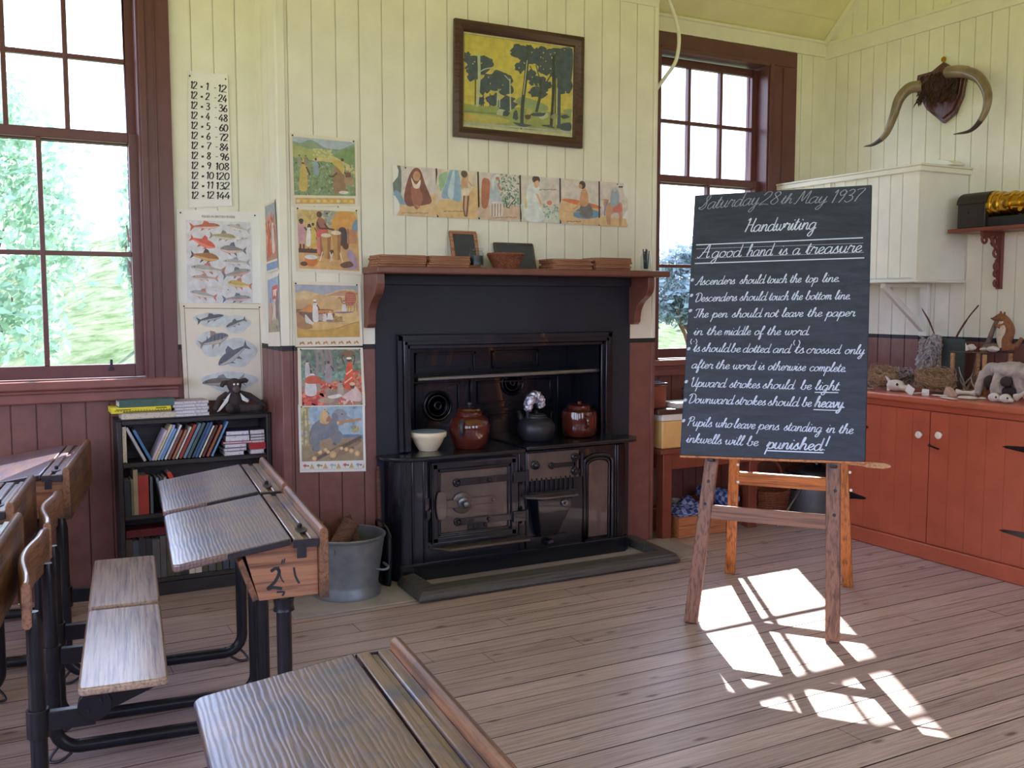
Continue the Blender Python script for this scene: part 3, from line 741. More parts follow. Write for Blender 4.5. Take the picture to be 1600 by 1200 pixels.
# ash drawer
p, q = (.03, .15), (.29, .092); ad = MB().box(p[0], q[0], -.012, 0, q[1], p[1]).build('ash_drawer', M_iron, rg, bev=.003)
mb = MB(); mb.lathe([(.02,0),(.014,.012),(.022,.03),(.016,.042),(0,.044)], ((p[0]+q[0])/2, -.012, (p[1]+q[1])/2-.004), 16, 0, Matrix.Rotation(PI/2,3,'X')); mb.build('drawer_knob', M_iron, ad)
# arched side panel
p, q = LX(912, 712), LX(955, 842)
def arch(x0, x1, z0, z1, n=12):
    xm, w = (x0+x1)/2, (x1-x0)/2; rise = w*.42
    return [(x0, z0), (x1, z0), (x1, z1-rise)] + [(xm+w*math.cos(a), z1-rise+rise*math.sin(a)) for a in [PI*k/n for k in range(1, n)]] + [(x0, z1-rise)]
mb = MB(); mb.prism(arch(p[0]+.03, q[0]-.03, q[1]+.03, p[1]-.03), -.006, 0, lambda a, b, e: (a, e, b)); sp = mb.build('side_panel', M_iron_worn, rg, bev=.002)
mb = MB()
for o, rr in ((0, .011), (.02, .007)):
    pts = [(a, -.002, b) for a, b in arch(p[0]+o, q[0]-o, q[1]+o, p[1]-o)]; mb.tube(pts, rr, 8, closed=True)
mb.build('panel_moulding', M_iron, sp)

# fender
fe = MB()
prof = [(0, 0), (.0, .012), (.012, .03), (.02, .042), (.085, .05), (.1, .046), (.1, 0)]
fo = [(1.70, 4.378), (1.688, 4.068), (3.2, 4.068), (3.245, YC-.02)]; fi = [(1.795, 4.378), (1.80, 4.175), (3.135, 4.175), (3.145, YC-.02)]
vs = []
for (ox, oy), (ix, iy) in zip(fo, fi):
    for d, z in prof: t = d/.1; vs.append((ox+(ix-ox)*t, oy+(iy-oy)*t, z+.009))
n = len(prof)
fe.add(vs, [(s*n+i, s*n+(i+1)%n, (s+1)*n+(i+1)%n, (s+1)*n+i) for s in range(3) for i in range(n)] + [tuple(range(n)), tuple(range(4*n-1, 3*n-1, -1))])
o = fe.build('fender', M_fender, bev=.003); tag(o, 'low dark grey mitred fender kerb round the hearth of the range', 'fender')

# mantel shelf
mt = thing('mantel_shelf', 'long brown painted mantelpiece shelf on two scrolled brackets over the range', 'mantel', (2.45, YC, 1.567))
mb = MB(); mb.box(1.60-2.45, 3.31-2.45, -.222, -.001, -.034, 0); mb.build('shelf_board', M_mantel, mt, bev=.009, seg=3)
br = crom([(-.19, 0), (-.19, -.06), (-.165, -.1), (-.11, -.135), (-.075, -.18), (-.065, -.225), (-.062, -.245), (-.045, -.262)], 4)
poly = [(p[0], p[1]) for p in br] + [(-.002, -.262), (-.002, 0)]
for xa, xb in ((1.606, 1.648), (3.182, 3.224)):
    mb = MB(); mb.prism(poly, xa-2.45, xb-2.45, lambda a, b, e: (e, a, b-.034)); mb.build('bracket', M_mantel, mt, bev=.003)
mb = MB(); mb.box(1.66-2.45, 3.18-2.45, -.03, -.009, -.085, -.034); mb.build('shelf_batten', M_blackwall, mt, bev=.003)
ZM = 1.567
# framed writing slates, lying in four stacks
M_slatewood = wood('slate_frame_wood', srgb(158, 108, 84), srgb(178, 126, 98), srgb(134, 88, 68), 0, .55, .9, 0, None, .15)
M_slatewood2 = wood('dark_slate_frame', srgb(74, 66, 66), srgb(88, 78, 76), srgb(60, 54, 56), 0, .5, .9, 0, None, .15)
def slate(label, w, d, t, fr, mat, loc, rz=0, group=None):
    s = thing('writing_slate', label, 'slate', loc, rz, group)
    mb = MB(); mb.box(-w/2, w/2, -d/2, -d/2+fr, 0, t); mb.box(-w/2, w/2, d/2-fr, d/2, 0, t); mb.box(-w/2, -w/2+fr, -d/2+fr, d/2-fr, 0, t); mb.box(w/2-fr, w/2, -d/2+fr, d/2-fr, 0, t)
    mb.build('slate_frame', mat, s, bev=.0025)
    mb = MB(); mb.box(-w/2+fr, w/2-fr, -d/2+fr, d/2-fr, t*.25, t*.75); mb.build('slate_panel', M_slate, s)
    return s
ordn = ['bottom', 'second', 'third', 'fourth', 'fifth', 'sixth']
rnd = random.Random(11)
for nm, xa, xb, n, grp in (('far left', 1.612, 1.855, 5, 'slates in the far left stack on the mantelpiece'), ('second', 1.868, 2.09, 5, 'slates in the second stack on the mantelpiece'), ('third', 2.57, 2.81, 5, 'slates in the third stack on the mantelpiece'), ('far right', 2.83, 3.055, 6, 'slates in the far right stack on the mantelpiece')):
    z = ZM
    for k in range(n):
        t = .0105; w = (xb-xa)*(1-.06*rnd.random())
        pos = ('topmost' if k == n-1 else ordn[k] + ('' if k == 0 else ' from the bottom'))
        slate('wood framed writing slate lying %s in the %s mantelpiece stack' % (pos, nm), w, .165, t, .02, M_slatewood, ((xa+xb)/2+rnd.uniform(-.006,.006), 4.425+rnd.uniform(-.006,.006), z+.0002), rnd.uniform(-.04,.04), grp)
        z += t+.0004
# two slates leaning on the wall
s = slate('upright writing slate in a pale wood frame, leaning behind the glass jar', .15, .2, .012, .016, M_slatewood, (2.137, 4.472, ZM+.0005)); s.rotation_euler = (R(72), 0, 0); s.location = (2.137, 4.512, ZM+.095)
s2 = slate('wide writing slate in a dark rounded frame, leaning behind the wicker basket', .232, .145, .01, .012, M_slatewood2, (2.43, 4.51, ZM)); s2.rotation_euler = (R(70), 0, 0); s2.location = (2.432, 4.518, ZM+.07)
# jar, basket, pen jar
def jar(label, x, y, r, h, z=ZM):
    j = thing('glass_jar', label, 'jar', (x, y, z+.0005))
    mb = MB(); mb.lathe([(0,.003),(r*.8,.003),(r,.012),(r,h*.76),(r*.82,h*.86),(r*.82,h*.9),(r*.72,h*.9),(r*.72,h*.86),(r*.92,h*.75),(r*.92,.014),(0,.012)][::1], (0,0,0), 28); mb.build('jar_body', M_jar, j)
    return j
j = jar('small clear glass jar with a rimmed neck, in front of the pale framed slate', 2.142, 4.385, .038, .095)
mb = MB(); mb.lathe([(.031,.083),(.036,.083),(.037,.092),(.034,.099),(0,.101)], (0,0,0), 28); mb.build('jar_lid', M_jar, j)
mb = MB(); mb.lathe([(0,.014),(.033,.014),(.033,.06),(0,.06)], (0,0,0), 24); mb.build('contents', M_pencil, j)
j = jar('clear glass jar full of dark pens at the right end of the mantelpiece', 3.19, 4.40, .03, .105)
mb = MB(); rnd = random.Random(4)
for k in range(9):
    a = rnd.uniform(0, 6.28); r_ = .018*rnd.random()**.5; a2 = a+rnd.uniform(-.6,.6)
    o = MB(); o.tube([(r_*math.cos(a)*.6, r_*math.sin(a)*.6, .012), (r_*1.1*math.cos(a2), r_*1.1*math.sin(a2), .105+.018*rnd.random())], .0035, 6); o.build('pen', M_pencil, j)
bk = thing('wicker_basket', 'small round brown wicker basket between the leaning slates on the mantelpiece', 'basket', (2.315, 4.40, ZM+.0005))
mb = MB(); rows = 9
for i in range(rows):
    t = i/(rows-1); r = .058+.03*t; z = .004+.062*t; pts = []
    for k in range(48):
        a = 2*PI*k/48; rr = r+.003*math.cos(k*PI+ (i%2)*PI) if True else r; pts.append((rr*math.cos(a), rr*math.sin(a), z))
    mb.tube(pts, .0045, 5, closed=True)
for k in range(24):
    a = 2*PI*k/24; mb.tube([(.057*math.cos(a), .057*math.sin(a), 0), (.089*math.cos(a), .089*math.sin(a), .07)], .0035, 5)
mb.lathe([(0,.002),(.057,.002),(.057,.006),(0,.006)], (0,0,0), 24)
mb.build('basket_weave', M_wicker, bk)
mb = MB(); mb.tube([(.09*math.cos(2*PI*k/40), .09*math.sin(2*PI*k/40), .071+.003*math.sin(k*PI/1.0+.5)) for k in range(40)], .0065, 7, closed=True); mb.build('basket_rim', M_wicker, bk)

# ---------------------------------------------------------------- pots on the hob
ZH = .637; YH_ = 4.50
def HP(px, py, y): p = at(px, py, y=y); return p
# cream mixing bowl with a blue-white inside
zl = .636+.001; zr_ = .646+.0012
yb = 4.56; p = at(669, 697, y=yb); b = thing('mixing_bowl', 'cream mixing bowl with pale blue inside, leftmost on the range top', 'bowl', (p.x, yb, zl))
R_ = .088
mb = MB(); mb.lathe([(0,.004),(.04,.004),(.043,0),(.048,0),(.052,.006),(.07,.034),(.083,.064),(.085,.07),(.093,.071),(.096,.079),(.096,.094),(.093,.098),(.088,.096)], (0,0,0), 40); mb.build('bowl_outside', M_creamglaze, b)
mb = MB(); mb.lathe([(.0925,.0982),(.087,.0955),(.082,.078),(.068,.04),(.05,.016),(0,.01)], (0,0,0), 40); mb.build('bowl_inside', M_blueglaze, b)
# brown salt glaze jar
yb = 4.54; p = at(734, 699, y=yb)
j = thing('earthenware_jar', 'round bellied brown glazed jar with knobbed lid and side lug beside the bowl', 'jar', (p.x, yb, zl))
mb = MB(); mb.lathe([(0,.002),(.074,0),(.082,.006),(.095,.04),(.107,.085),(.108,.12),(.1,.148),(.078,.166),(.068,.172),(.067,.185),(.071,.192),(.066,.197),(0,.197)], (0,0,0), 44); mb.build('jar_body', M_glaze, j)
mb = MB(); mb.lathe([(.064,.1975),(.06,.207),(.03,.213),(0,.214)], (0,0,0), 36); mb.build('jar_lid', M_glaze, j)
mb = MB(); mb.lathe([(.006,.213),(.007,.221),(.014,.228),(.012,.236),(0,.238)], (0,0,0), 16); mb.build('lid_knob', M_pencil, j)
mb = MB(); mb.tube(crom([(-.075,-.073,.155),(-.088,-.088,.135),(-.09,-.09,.1),(-.08,-.076,.075)],4), .011, 10); mb.build('lug', M_pencil, j)
# kettle
yb = 4.56; p = at(838, 690, y=yb)
k_ = thing('kettle', 'squat black iron kettle with a foil wrapped handle on the range top', 'kettle', (p.x, yb, zr_), R(-80))
k_.scale = (1.08, 1.08, 1.08)
mb = MB(); mb.lathe([(0,.0),(.07,0),(.088,.02),(.097,.05),(.094,.08),(.075,.105),(.056,.115),(.054,.122),(0,.124)], (0,0,0), 40); mb.build('kettle_body', M_kettle, k_)
mb = MB(); mb.lathe([(.05,.124),(.046,.132),(.01,.136),(.008,.142),(.012,.15),(0,.154)], (0,0,0), 28); mb.build('kettle_lid', M_kettle, k_)
mb = MB(); mb.tube(crom([(-.08,.0,.06),(-.115,.0,.085),(-.13,.0,.12),(-.145,0,.128)],4), [.02]*4+[.016]*4+[.011]*5, 12); mb.build('spout', M_kettle, k_)
arc = [(-.058,0,.11),(-.06,0,.15),(-.045,0,.2),(0,0,.222),(.045,0,.2),(.055,0,.165)]
arc = [(-.02*0 , x*.75-.012, z) for x, _, z in arc]
mb = MB(); mb.tube(crom(arc, 5), .007, 8); mb.build('kettle_handle', M_kettle, k_)
mb = MB(); rnd = random.Random(2); pts = crom(arc[1:], 7); b0 = 0
mb.tube(pts, [.018+.012*math.sin(PI*min(1,i/(len(pts)-1)))*(.7+.5*rnd.random()) for i in range(len(pts))], 14)
mb.v = [(x+rnd.uniform(-.004,.004), y+rnd.uniform(-.004,.004), z+rnd.uniform(-.004,.004)) for x, y, z in mb.v]
mb.build('foil_wrap', M_foil, k_, smooth=False)
# right hand jar
yb = 4.58; p = at(905, 684, y=yb)
j = thing('earthenware_jar', 'straight sided brown glazed jar with shouldered lid, rightmost on the range top', 'jar', (p.x, yb, zr_))
mb = MB(); mb.lathe([(0,.002),(.078,0),(.09,.008),(.098,.03),(.1,.06),(.1,.125),(.096,.142),(.08,.152),(.068,.156),(.068,.164),(0,.164)], (0,0,0), 44); mb.build('jar_body', M_glaze, j)
mb = MB(); mb.lathe([(.07,.1645),(.072,.174),(.05,.182),(.014,.184),(.012,.192),(.016,.198),(0,.2)], (0,0,0), 36); mb.build('jar_lid', M_glaze, j)
mb = MB(); mb.tube(crom([(-.02,-.097,.12),(-.02,-.118,.11),(-.02,-.12,.08),(-.02,-.098,.06)],4), .01, 10); mb.build('lug', M_glaze, j)

# ---------------------------------------------------------------- hearth side: bucket of logs, scuttle, poker handle
p = at(547, 932, z=0); bx, by = 1.447, 4.385
bu = thing('galvanised_bucket', 'galvanised zinc bucket of logs standing on the hearth left of the range', 'bucket', (bx, by, .009))
mb = MB(); mb.lathe([(0,.03),(.118,.03),(.122,0),(.135,0),(.135,.012),(.125,.045),(.124,.06),(.15,.27),(.155,.275),(.157,.285),(.152,.29),(.147,.285),(.122,.065),(.118,.05),(0,.045)], (0,0,0), 48); mb.v = [(x*1.2, y*1.2, z) for x, y, z in mb.v]; mb.build('bucket_body', M_zinc, bu)
mb = MB(); mb.tube(crom([(.105,-.125,.13),(.13,-.165,.135),(.155,-.15,.14),(.155,-.085,.145)],5), .006, 8); mb.build('bucket_handle', M_zinc, bu)
for a in (R(-130), R(50)): mb = MB(); mb.lathe([(.016,0),(.016,.006),(.0,.008)], (.176*math.cos(a), .176*math.sin(a), .24), 12, 0, Matrix.Rotation(a, 3, 'Z') @ Matrix.Rotation(PI/2, 3, 'Y')); mb.build('handle_ear', M_zinc, bu)
for i, (a, b, r, lab) in enumerate((((-.11,-.05,.17), (.03,.01,.335), .042, 'brown bark covered log leaning lowest in the zinc bucket'), ((-.03,.105,.18), (-.115,.07,.335), .034, 'short brown log sticking out at the back left of the zinc bucket'), ((.075,.05,.18), (.03,.115,.34), .032, 'brown log standing at the back of the zinc bucket'))):
    mb = MB(); A = Vector(a)+Vector((bx,by,.009)); B_ = Vector(b)+Vector((bx,by,.009)); m_ = (A+B_)/2
    rn = random.Random(i); pts = [A.lerp(B_, t/8) for t in range(9)]
    mb.tube(pts, [r*(.92+.16*rn.random()) for _ in pts], 12); tag(mb.build('log', M_log), lab, 'log', 'logs in the zinc bucket')
sc = thing('coal_scuttle', 'dark coal scuttle half hidden behind the zinc bucket', 'scuttle', (1.660, 4.44, .009))
mb = MB(); mb.lathe([(0,.01),(.085,.0),(.09,.01),(.1,.1),(.102,.2),(.09,.27),(.085,.27),(.096,.2),(.093,.1),(.084,.02),(0,.02)], (0,0,0), 32); mb.v = [(x*.27, y*.75, z) for x, y, z in mb.v]; mb.build('scuttle_body', M_iron, sc)
mb = MB(); mb.tube(crom([(0,-.09,.25),(-.02,-.06,.31),(-.02,.06,.31),(0,.09,.25)],5), .006, 8); mb.build('scuttle_handle', M_iron, sc)
a = at(583, 732, y=4.535)
hb = thing('hearth_brush', 'wooden broom handle standing against the brown boards behind the zinc bucket', 'broom', (a.x+.03, 4.534, .008))
mb = MB(); mb.tube([(0,-.004,.13), (-.003,.0,a.z-.02), (-.003,.0,a.z)], [.011,.011,.008], 10); mb.build('handle', M_log, hb)
mb = MB(); mb.lathe([(0,0),(.014,0),(.013,.1),(.012,.14),(0,.14)], (0,-.004,0), 16); mb.build('bristles', M_nestd, hb)
# ================================================================ LETTERING
GLY = {
'a': ([[(.9,.85),(.5,1),(.1,.6),(.15,.1),(.45,0),(.8,.4),(.92,.98),(.86,.2),(1.02,0),(1.25,.25)]],1.15),
'b': ([[(0,.25),(.35,1.2),(.45,1.9),(.3,2),(.2,1.5),(.2,.3),(.42,0),(.75,.1),(.88,.5),(.72,.9),(1.1,.8)]],1.05),
'c': ([[(.8,.8),(.5,1),(.15,.7),(.1,.3),(.4,0),(.75,.1),(1,.3)]],.92),
'd': ([[(.85,.8),(.5,1),(.1,.6),(.15,.1),(.45,0),(.8,.4),(.98,2)],[(.98,2),(.88,.25),(1.03,0),(1.25,.25)]],1.15),
'e': ([[(0,.25),(.5,.5),(.75,.8),(.5,1),(.2,.7),(.2,.25),(.5,0),(.95,.3)]],.88),
'f': ([[(0,.2),(.5,1.3),(.6,1.9),(.42,2),(.3,1.5),(.22,0),(.15,-.85),(.32,-.95),(.42,-.4),(.33,.1),(.8,.3)]],.75),
'g': ([[(.85,.85),(.5,1),(.1,.6),(.15,.1),(.45,0),(.8,.4),(.92,.98)],[(.92,.98),(.8,-.5),(.5,-1),(.2,-.8),(.5,-.3),(1.15,.25)]],1.1),
'h': ([[(0,.25),(.4,1.4),(.47,1.95),(.32,1.95),(.22,1.4),(.12,0)],[(.12,0),(.3,.7),(.6,1),(.8,.8),(.76,.2),(.92,0),(1.15,.25)]],1.08),
'i': ([[(0,.25),(.3,1),(.24,.2),(.4,0),(.65,.25)],[(.36,1.4),(.4,1.52)]],.58),
'I': ([[(0,.25),(.42,1.5),(.28,.2),(.42,0),(.65,.25)]],.62),
'k': ([[(0,.25),(.4,1.4),(.47,1.95),(.32,1.95),(.22,1.4),(.12,0)],[(.14,.1),(.35,.8),(.65,1),(.72,.75),(.32,.5),(.6,.1),(.78,0),(1.05,.25)]],.98),
'l': ([[(0,.25),(.4,1.3),(.48,1.95),(.33,2),(.2,1.4),(.18,.2),(.38,0),(.62,.25)]],.56),
'm': ([[(0,.4),(.2,1),(.19,.8),(.1,0)],[(.1,0),(.25,.7),(.5,1),(.6,.8),(.53,0)],[(.53,0),(.7,.7),(.95,1),(1.08,.8),(1.02,.2),(1.18,0),(1.4,.25)]],1.32),
'n': ([[(0,.4),(.2,1),(.19,.8),(.1,0)],[(.1,0),(.3,.7),(.6,1),(.76,.8),(.72,.2),(.88,0),(1.12,.25)]],1.04),
'o': ([[(.6,1),(.2,.8),(.1,.3),(.4,0),(.8,.3),(.8,.8),(.55,1),(.68,.83),(1.1,.85)]],1.0),
'p': ([[(0,.3),(.28,1.05),(.05,-1)],[(.15,0),(.3,.65),(.6,1),(.85,.75),(.82,.25),(.55,0),(.35,.1),(.7,.05),(1.05,.25)]],1.0),
'r': ([[(0,.4),(.25,1.1),(.45,.88),(.75,.95),(.66,.3),(.82,0),(1.02,.25)]],.92),
's': ([[(0,.2),(.45,1.05),(.5,.6),(.65,.25),(.4,0),(.1,.12)],[(.4,0),(.85,.25)]],.8),
't': ([[(0,.25),(.36,1.65),(.2,.3),(.38,0),(.65,.25)],[(.02,1.12),(.66,1.15)]],.62),
'u': ([[(0,.4),(.2,1),(.15,.3),(.35,0),(.65,.3),(.8,1)],[(.8,1),(.74,.2),(.92,0),(1.15,.25)]],1.06),
'v': ([[(0,.6),(.2,1),(.3,.3),(.45,0),(.8,.7),(.75,1),(1.1,.85)]],.98),
'w': ([[(0,.5),(.2,1),(.18,.3),(.4,0),(.65,.4),(.72,.95)],[(.72,.95),(.7,.3),(.9,0),(1.2,.5),(1.15,1),(1.45,.85)]],1.34),
'y': ([[(0,.4),(.2,1),(.15,.3),(.35,0),(.65,.3),(.82,1)],[(.82,1),(.7,-.5),(.4,-1),(.15,-.8),(.5,-.3),(1.1,.25)]],1.04),
'A': ([[(-.15,.15),(.1,0),(.5,.8),(1.02,2),(1.05,.2),(1.2,0),(1.4,.2)],[(.3,.8),(1.25,.85)]],1.32),
'D': ([[(.5,1.8),(.3,.1),(.7,0),(1.25,.5),(1.3,1.5),(.8,2),(.15,1.85),(-.05,1.5)]],1.42),
'H': ([[(.1,1.7),(.4,2),(.3,1),(.12,0)],[(1.2,2),(1.05,1),(1,.2),(1.2,0),(1.4,.2)],[(.2,1),(1.15,1.05)]],1.35),
'M': ([[(-.1,.1),(.15,.1),(.5,2),(.75,.35),(1.3,2),(1.35,.3),(1.55,0),(1.75,.2)]],1.68),
'P': ([[(.45,1.8),(.2,0)],[(.05,1.4),(.3,1.9),(.8,2),(1.1,1.6),(.85,1.1),(.35,1)]],1.12),
'S': ([[(-.1,.25),(.3,.3),(.9,1.4),(1,1.85),(.78,2),(.55,1.6),(.8,1),(.85,.4),(.5,0),(.05,.15),(.1,.4)]],1.15),
'T': ([[(0,1.6),(.25,1.95),(1.3,1.95)],[(.8,1.95),(.6,.3),(.3,0),(.05,.2)]],1.05),
'U': ([[(0,1.6),(.25,2),(.25,.6),(.5,0),(.9,.4),(1.1,2)],[(1.1,2),(1.03,.3),(1.2,0),(1.4,.2)]],1.3),
'.': ([[(.02,.02),(.3,.1)]],.5), '!': ([[(.3,2),(.15,.6)],[(.08,.05),(.12,.12)]],.5), ' ': ([],.75),
'*': ([[(.1,.75),(.5,1.25)],[(.1,1.25),(.5,.75)],[(.3,.65),(.3,1.35)],[(.0,1),(.6,1)]],.9),
'(': ([[(.25,1),(.0,.5),(.2,0)]],.4), ')': ([[(0,1),(.25,.5),(.05,0)]],.4), ',': ([[(.1,.1),(0,-.2)]],.3),
'1': ([[(.1,1.6),(.35,2),(.3,0)]],.6), '2': ([[(.05,1.5),(.3,2),(.75,1.9),(.7,1.2),(.0,.05),(.4,.12),(.95,.02)]],1.0),
'3': ([[(.1,1.75),(.4,2),(.75,1.75),(.6,1.2),(.3,1.05),(.75,.9),(.85,.4),(.45,-.02),(.05,.25)]],.95),
'4': ([[(.6,2),(.05,.6),(.95,.65)],[(.65,1.2),(.6,-.05)]],1.0), '5': ([[(.8,1.95),(.3,1.95),(.2,1.15),(.6,1.25),(.85,.7),(.5,0),(.05,.15)]],.95),
'6': ([[(.7,2),(.25,1.2),(.1,.5),(.4,0),(.8,.3),(.75,.85),(.4,1),(.12,.6)]],.95), '7': ([[(.05,1.8),(.2,1.95),(.9,1.95),(.5,.9),(.35,0)]],.9),
'8': ([[(.7,1.7),(.45,2),(.15,1.65),(.45,1.15),(.8,.55),(.5,0),(.1,.4),(.4,1.05),(.75,1.55),(.6,1.95)]],.95),
'9': ([[(.8,1.6),(.5,2),(.12,1.6),(.35,1.1),(.7,1.3),(.82,1.75),(.7,.8),(.45,0)]],.95), '0': ([[(.5,2),(.1,1.4),(.15,.3),(.5,0),(.85,.6),(.82,1.5),(.5,2)]],1.0),
'x': ([[(.05,.5),(.45,1)],[(.05,1),(.45,.5)]],.6), '-': ([[(.05,.8),(.5,.82)]],.65),
}
def text_width(t): return sum(GLY[c][1] for c in t)
def write(mb, t, P, N, a, b, xh, w, slant=.28, heavy=1.0, mi=0, off=.0012):
    """handwrite t on the plane mapping P(u, v), baseline from a to b (u, v)"""
    a, b = Vector(a), Vector(b); L = (b-a).length; d = (b-a)/L; up = Vector((-d[1], d[0])); sx = L/text_width(t); x = 0
    for c in t:
        st, adv = GLY[c]
        for s in st:
            pts = crom([(px, py, 0) for px, py in s], 5) if len(s) > 2 else [Vector((px, py, 0)) for px, py in s]
            q = [P(*(a + d*((x+p.x)*sx + slant*p.y*xh) + up*(p.y*xh))) for p in pts]
            n0 = len(mb.v)
            V0 = (P(*(a+up)) - P(*a)).normalized()
            mb.ribbon(q, N, w, off, mi, lambda tt: (.62 + .55*abs(tt.dot(V0))*heavy))
        x += adv

# ================================================================ PICTURES
class Art:
    """coloured shapes painted on a sheet; x to the right, y up, both 0..1"""
    def __init__(s, P, N, base=.0014, pale=.2):
        s.P = lambda x, y: P(min(1, max(0, x)), min(1, max(0, y)))
        s.N, s.mb, s.mats, s.off, s.pale = Vector(N), MB(), [], base, pale
    def mi(s, c):
        if isinstance(c, tuple): k = s.pale; c = tuple(int(v*(1-k) + w*k) for v, w in zip(c[:3], (206,200,196)))
        m = c if not isinstance(c, tuple) else cm(*c)
        if m not in s.mats: s.mats.append(m)
        return s.mats.index(m)
    def po(s, pts, c):
        s.off += .000012
        s.mb.add([s.P(x, y) + s.N*s.off for x, y in pts], [tuple(range(len(pts)))], s.mi(c))
    def re(s, x0, y0, x1, y1, c): s.po([(x0,y0),(x1,y0),(x1,y1),(x0,y1)], c)
    def el(s, x, y, rx, ry, c, rot=0, n=16):
        ca, sa = math.cos(rot), math.sin(rot)
        s.po([(x+rx*math.cos(t)*ca-ry*math.sin(t)*sa, y+rx*math.cos(t)*sa+ry*math.sin(t)*ca) for t in [2*PI*k/n for k in range(n)]], c)
    def li(s, pts, w, c, k=4):
        s.off += .000012
        p3 = crom([(x, y, 0) for x, y in pts], k) if len(pts) > 2 else [Vector((x, y, 0)) for x, y in pts]
        L = []; 
        for i, p in enumerate(p3):
            t = p3[min(i+1, len(p3)-1)] - p3[max(i-1, 0)]; t = t.normalized() if t.length > 1e-9 else Vector((1,0,0)); n_ = Vector((-t.y, t.x, 0))*w/2
            L.append((p-n_, p+n_))
        vs = [s.P(q.x, q.y) + s.N*s.off for ab in L for q in ab]
        s.mb.add(vs, [(2*i, 2*i+2, 2*i+3, 2*i+1) for i in range(len(L)-1)], s.mi(c))
    def sm(s, pts, c, k=4):
        """smooth closed shape"""
        q = [Vector((x, y, 0)) for x, y in pts]; n = len(q); out = []
        for i in range(n):
            a, b, cc, d = q[i-1], q[i], q[(i+1)%n], q[(i+2)%n]
            for j in range(k):
                t = j/k; p = .5*((2*b)+(cc-a)*t+(2*a-5*b+4*cc-d)*t*t+(3*b-a-3*cc+d)*t**3); out.append((p.x, p.y))
        s.po(out, c)
    def dabs(s, n, x0, y0, x1, y1, cols, sz, seed=1, asp=.6, sy=1):
        r = random.Random(seed); s.off += .00003
        for _ in range(n):
            x, y = r.uniform(x0, x1), r.uniform(y0, y1); a = r.uniform(0, PI); z = sz*r.uniform(.5, 1.2); ca, sa = math.cos(a), math.sin(a)
            o = s.off + r.random()*.00003
            s.mb.add([s.P(x+z*(u*ca-v*asp*sa), y+z*sy*(u*sa+v*asp*ca)) + s.N*o for u, v in ((-1,0),(-.4,-.8),(.5,-.7),(1,.1),(.3,.8),(-.5,.7))], [(0,1,2,3,4,5)], s.mi(r.choice(cols)))
        s.off += .00004
    def fig(s, x, y, h, cloth, skin=(92,60,48), w=.3, lean=0, hair=None, legs=0):
        """standing figure, feet at (x, y)"""
        ww = h*w
        if legs:
            for k in (-.3, .3): s.li([(x+ww*k*.6, y), (x+ww*k*.5+lean*h*.2, y+h*legs)], h*.055, skin)
        s.sm([(x-ww*.5, y+h*legs), (x+ww*.5, y+h*legs), (x+ww*.42+lean*h*.5, y+h*.6), (x+ww*.36+lean*h*.7, y+h*.82), (x-ww*.3+lean*h*.7, y+h*.82), (x-ww*.45+lean*h*.5, y+h*.6)], cloth)
        s.li([(x+ww*.3+lean*h*.7, y+h*.76), (x+ww*.62+lean*h*.6, y+h*.6), (x+ww*.75+lean*h*.6, y+h*.48)], h*.05, skin)
        s.el(x+lean*h*.8, y+h*.92, h*.062, h*.078, skin)
        if hair: s.el(x+lean*h*.8, y+h*.955, h*.07, h*.058, hair)
    def fish(s, x, y, L, rot, body, belly, fin, asp=1.0, fat=.16, flip=1):
        """head towards +x before turning"""
        ca, sa = math.cos(rot), math.sin(rot)
        def T(u, v): u *= L*flip; v *= L; return (x+(u*ca-v*sa), y+(u*sa+v*ca)*asp)
        s.po([T(*p) for p in ((-.34,.0),(-.52,.15),(-.47,.0),(-.52,-.15))], fin)
        s.po([T(*p) for p in ((-.08,fat*.8),(-.02,fat*1.9),(.1,fat*1.55),(.16,fat*.8))], fin)
        s.po([T(*p) for p in ((-.12,-fat*.7),(-.16,-fat*1.6),(-.02,-fat*.85))], fin); s.po([T(*p) for p in ((.14,-fat*.7),(.06,-fat*1.6),(.22,-fat*.8))], fin)
        s.sm([T(*p) for p in ((.5,.0),(.36,fat*.75),(.1,fat),(-.2,fat*.55),(-.4,fat*.22),(-.4,-fat*.22),(-.2,-fat*.5),(.1,-fat*.95),(.36,-fat*.6))], body)
        s.sm([T(*p) for p in ((.47,-.02),(.2,-fat*.25),(-.3,-.01),(-.38,-fat*.15),(-.2,-fat*.45),(.1,-fat*.88),(.34,-fat*.55))], belly)
        s.el(*T(.4, fat*.18), L*.018, L*.018*asp, (40,40,44))
    def done(s, name, parent): return s.mb.build(name, s.mats, parent, smooth=False)
def bil(c, N, off):
    """corner points tl, tr, br, bl -> P(x, y) on the sheet"""
    tl, tr, br, bl = [Vector(k) for k in c]; N = Vector(N)
    return lambda x, y: (bl*(1-x)+br*x)*(1-y) + (tl*(1-x)+tr*x)*y + N*off
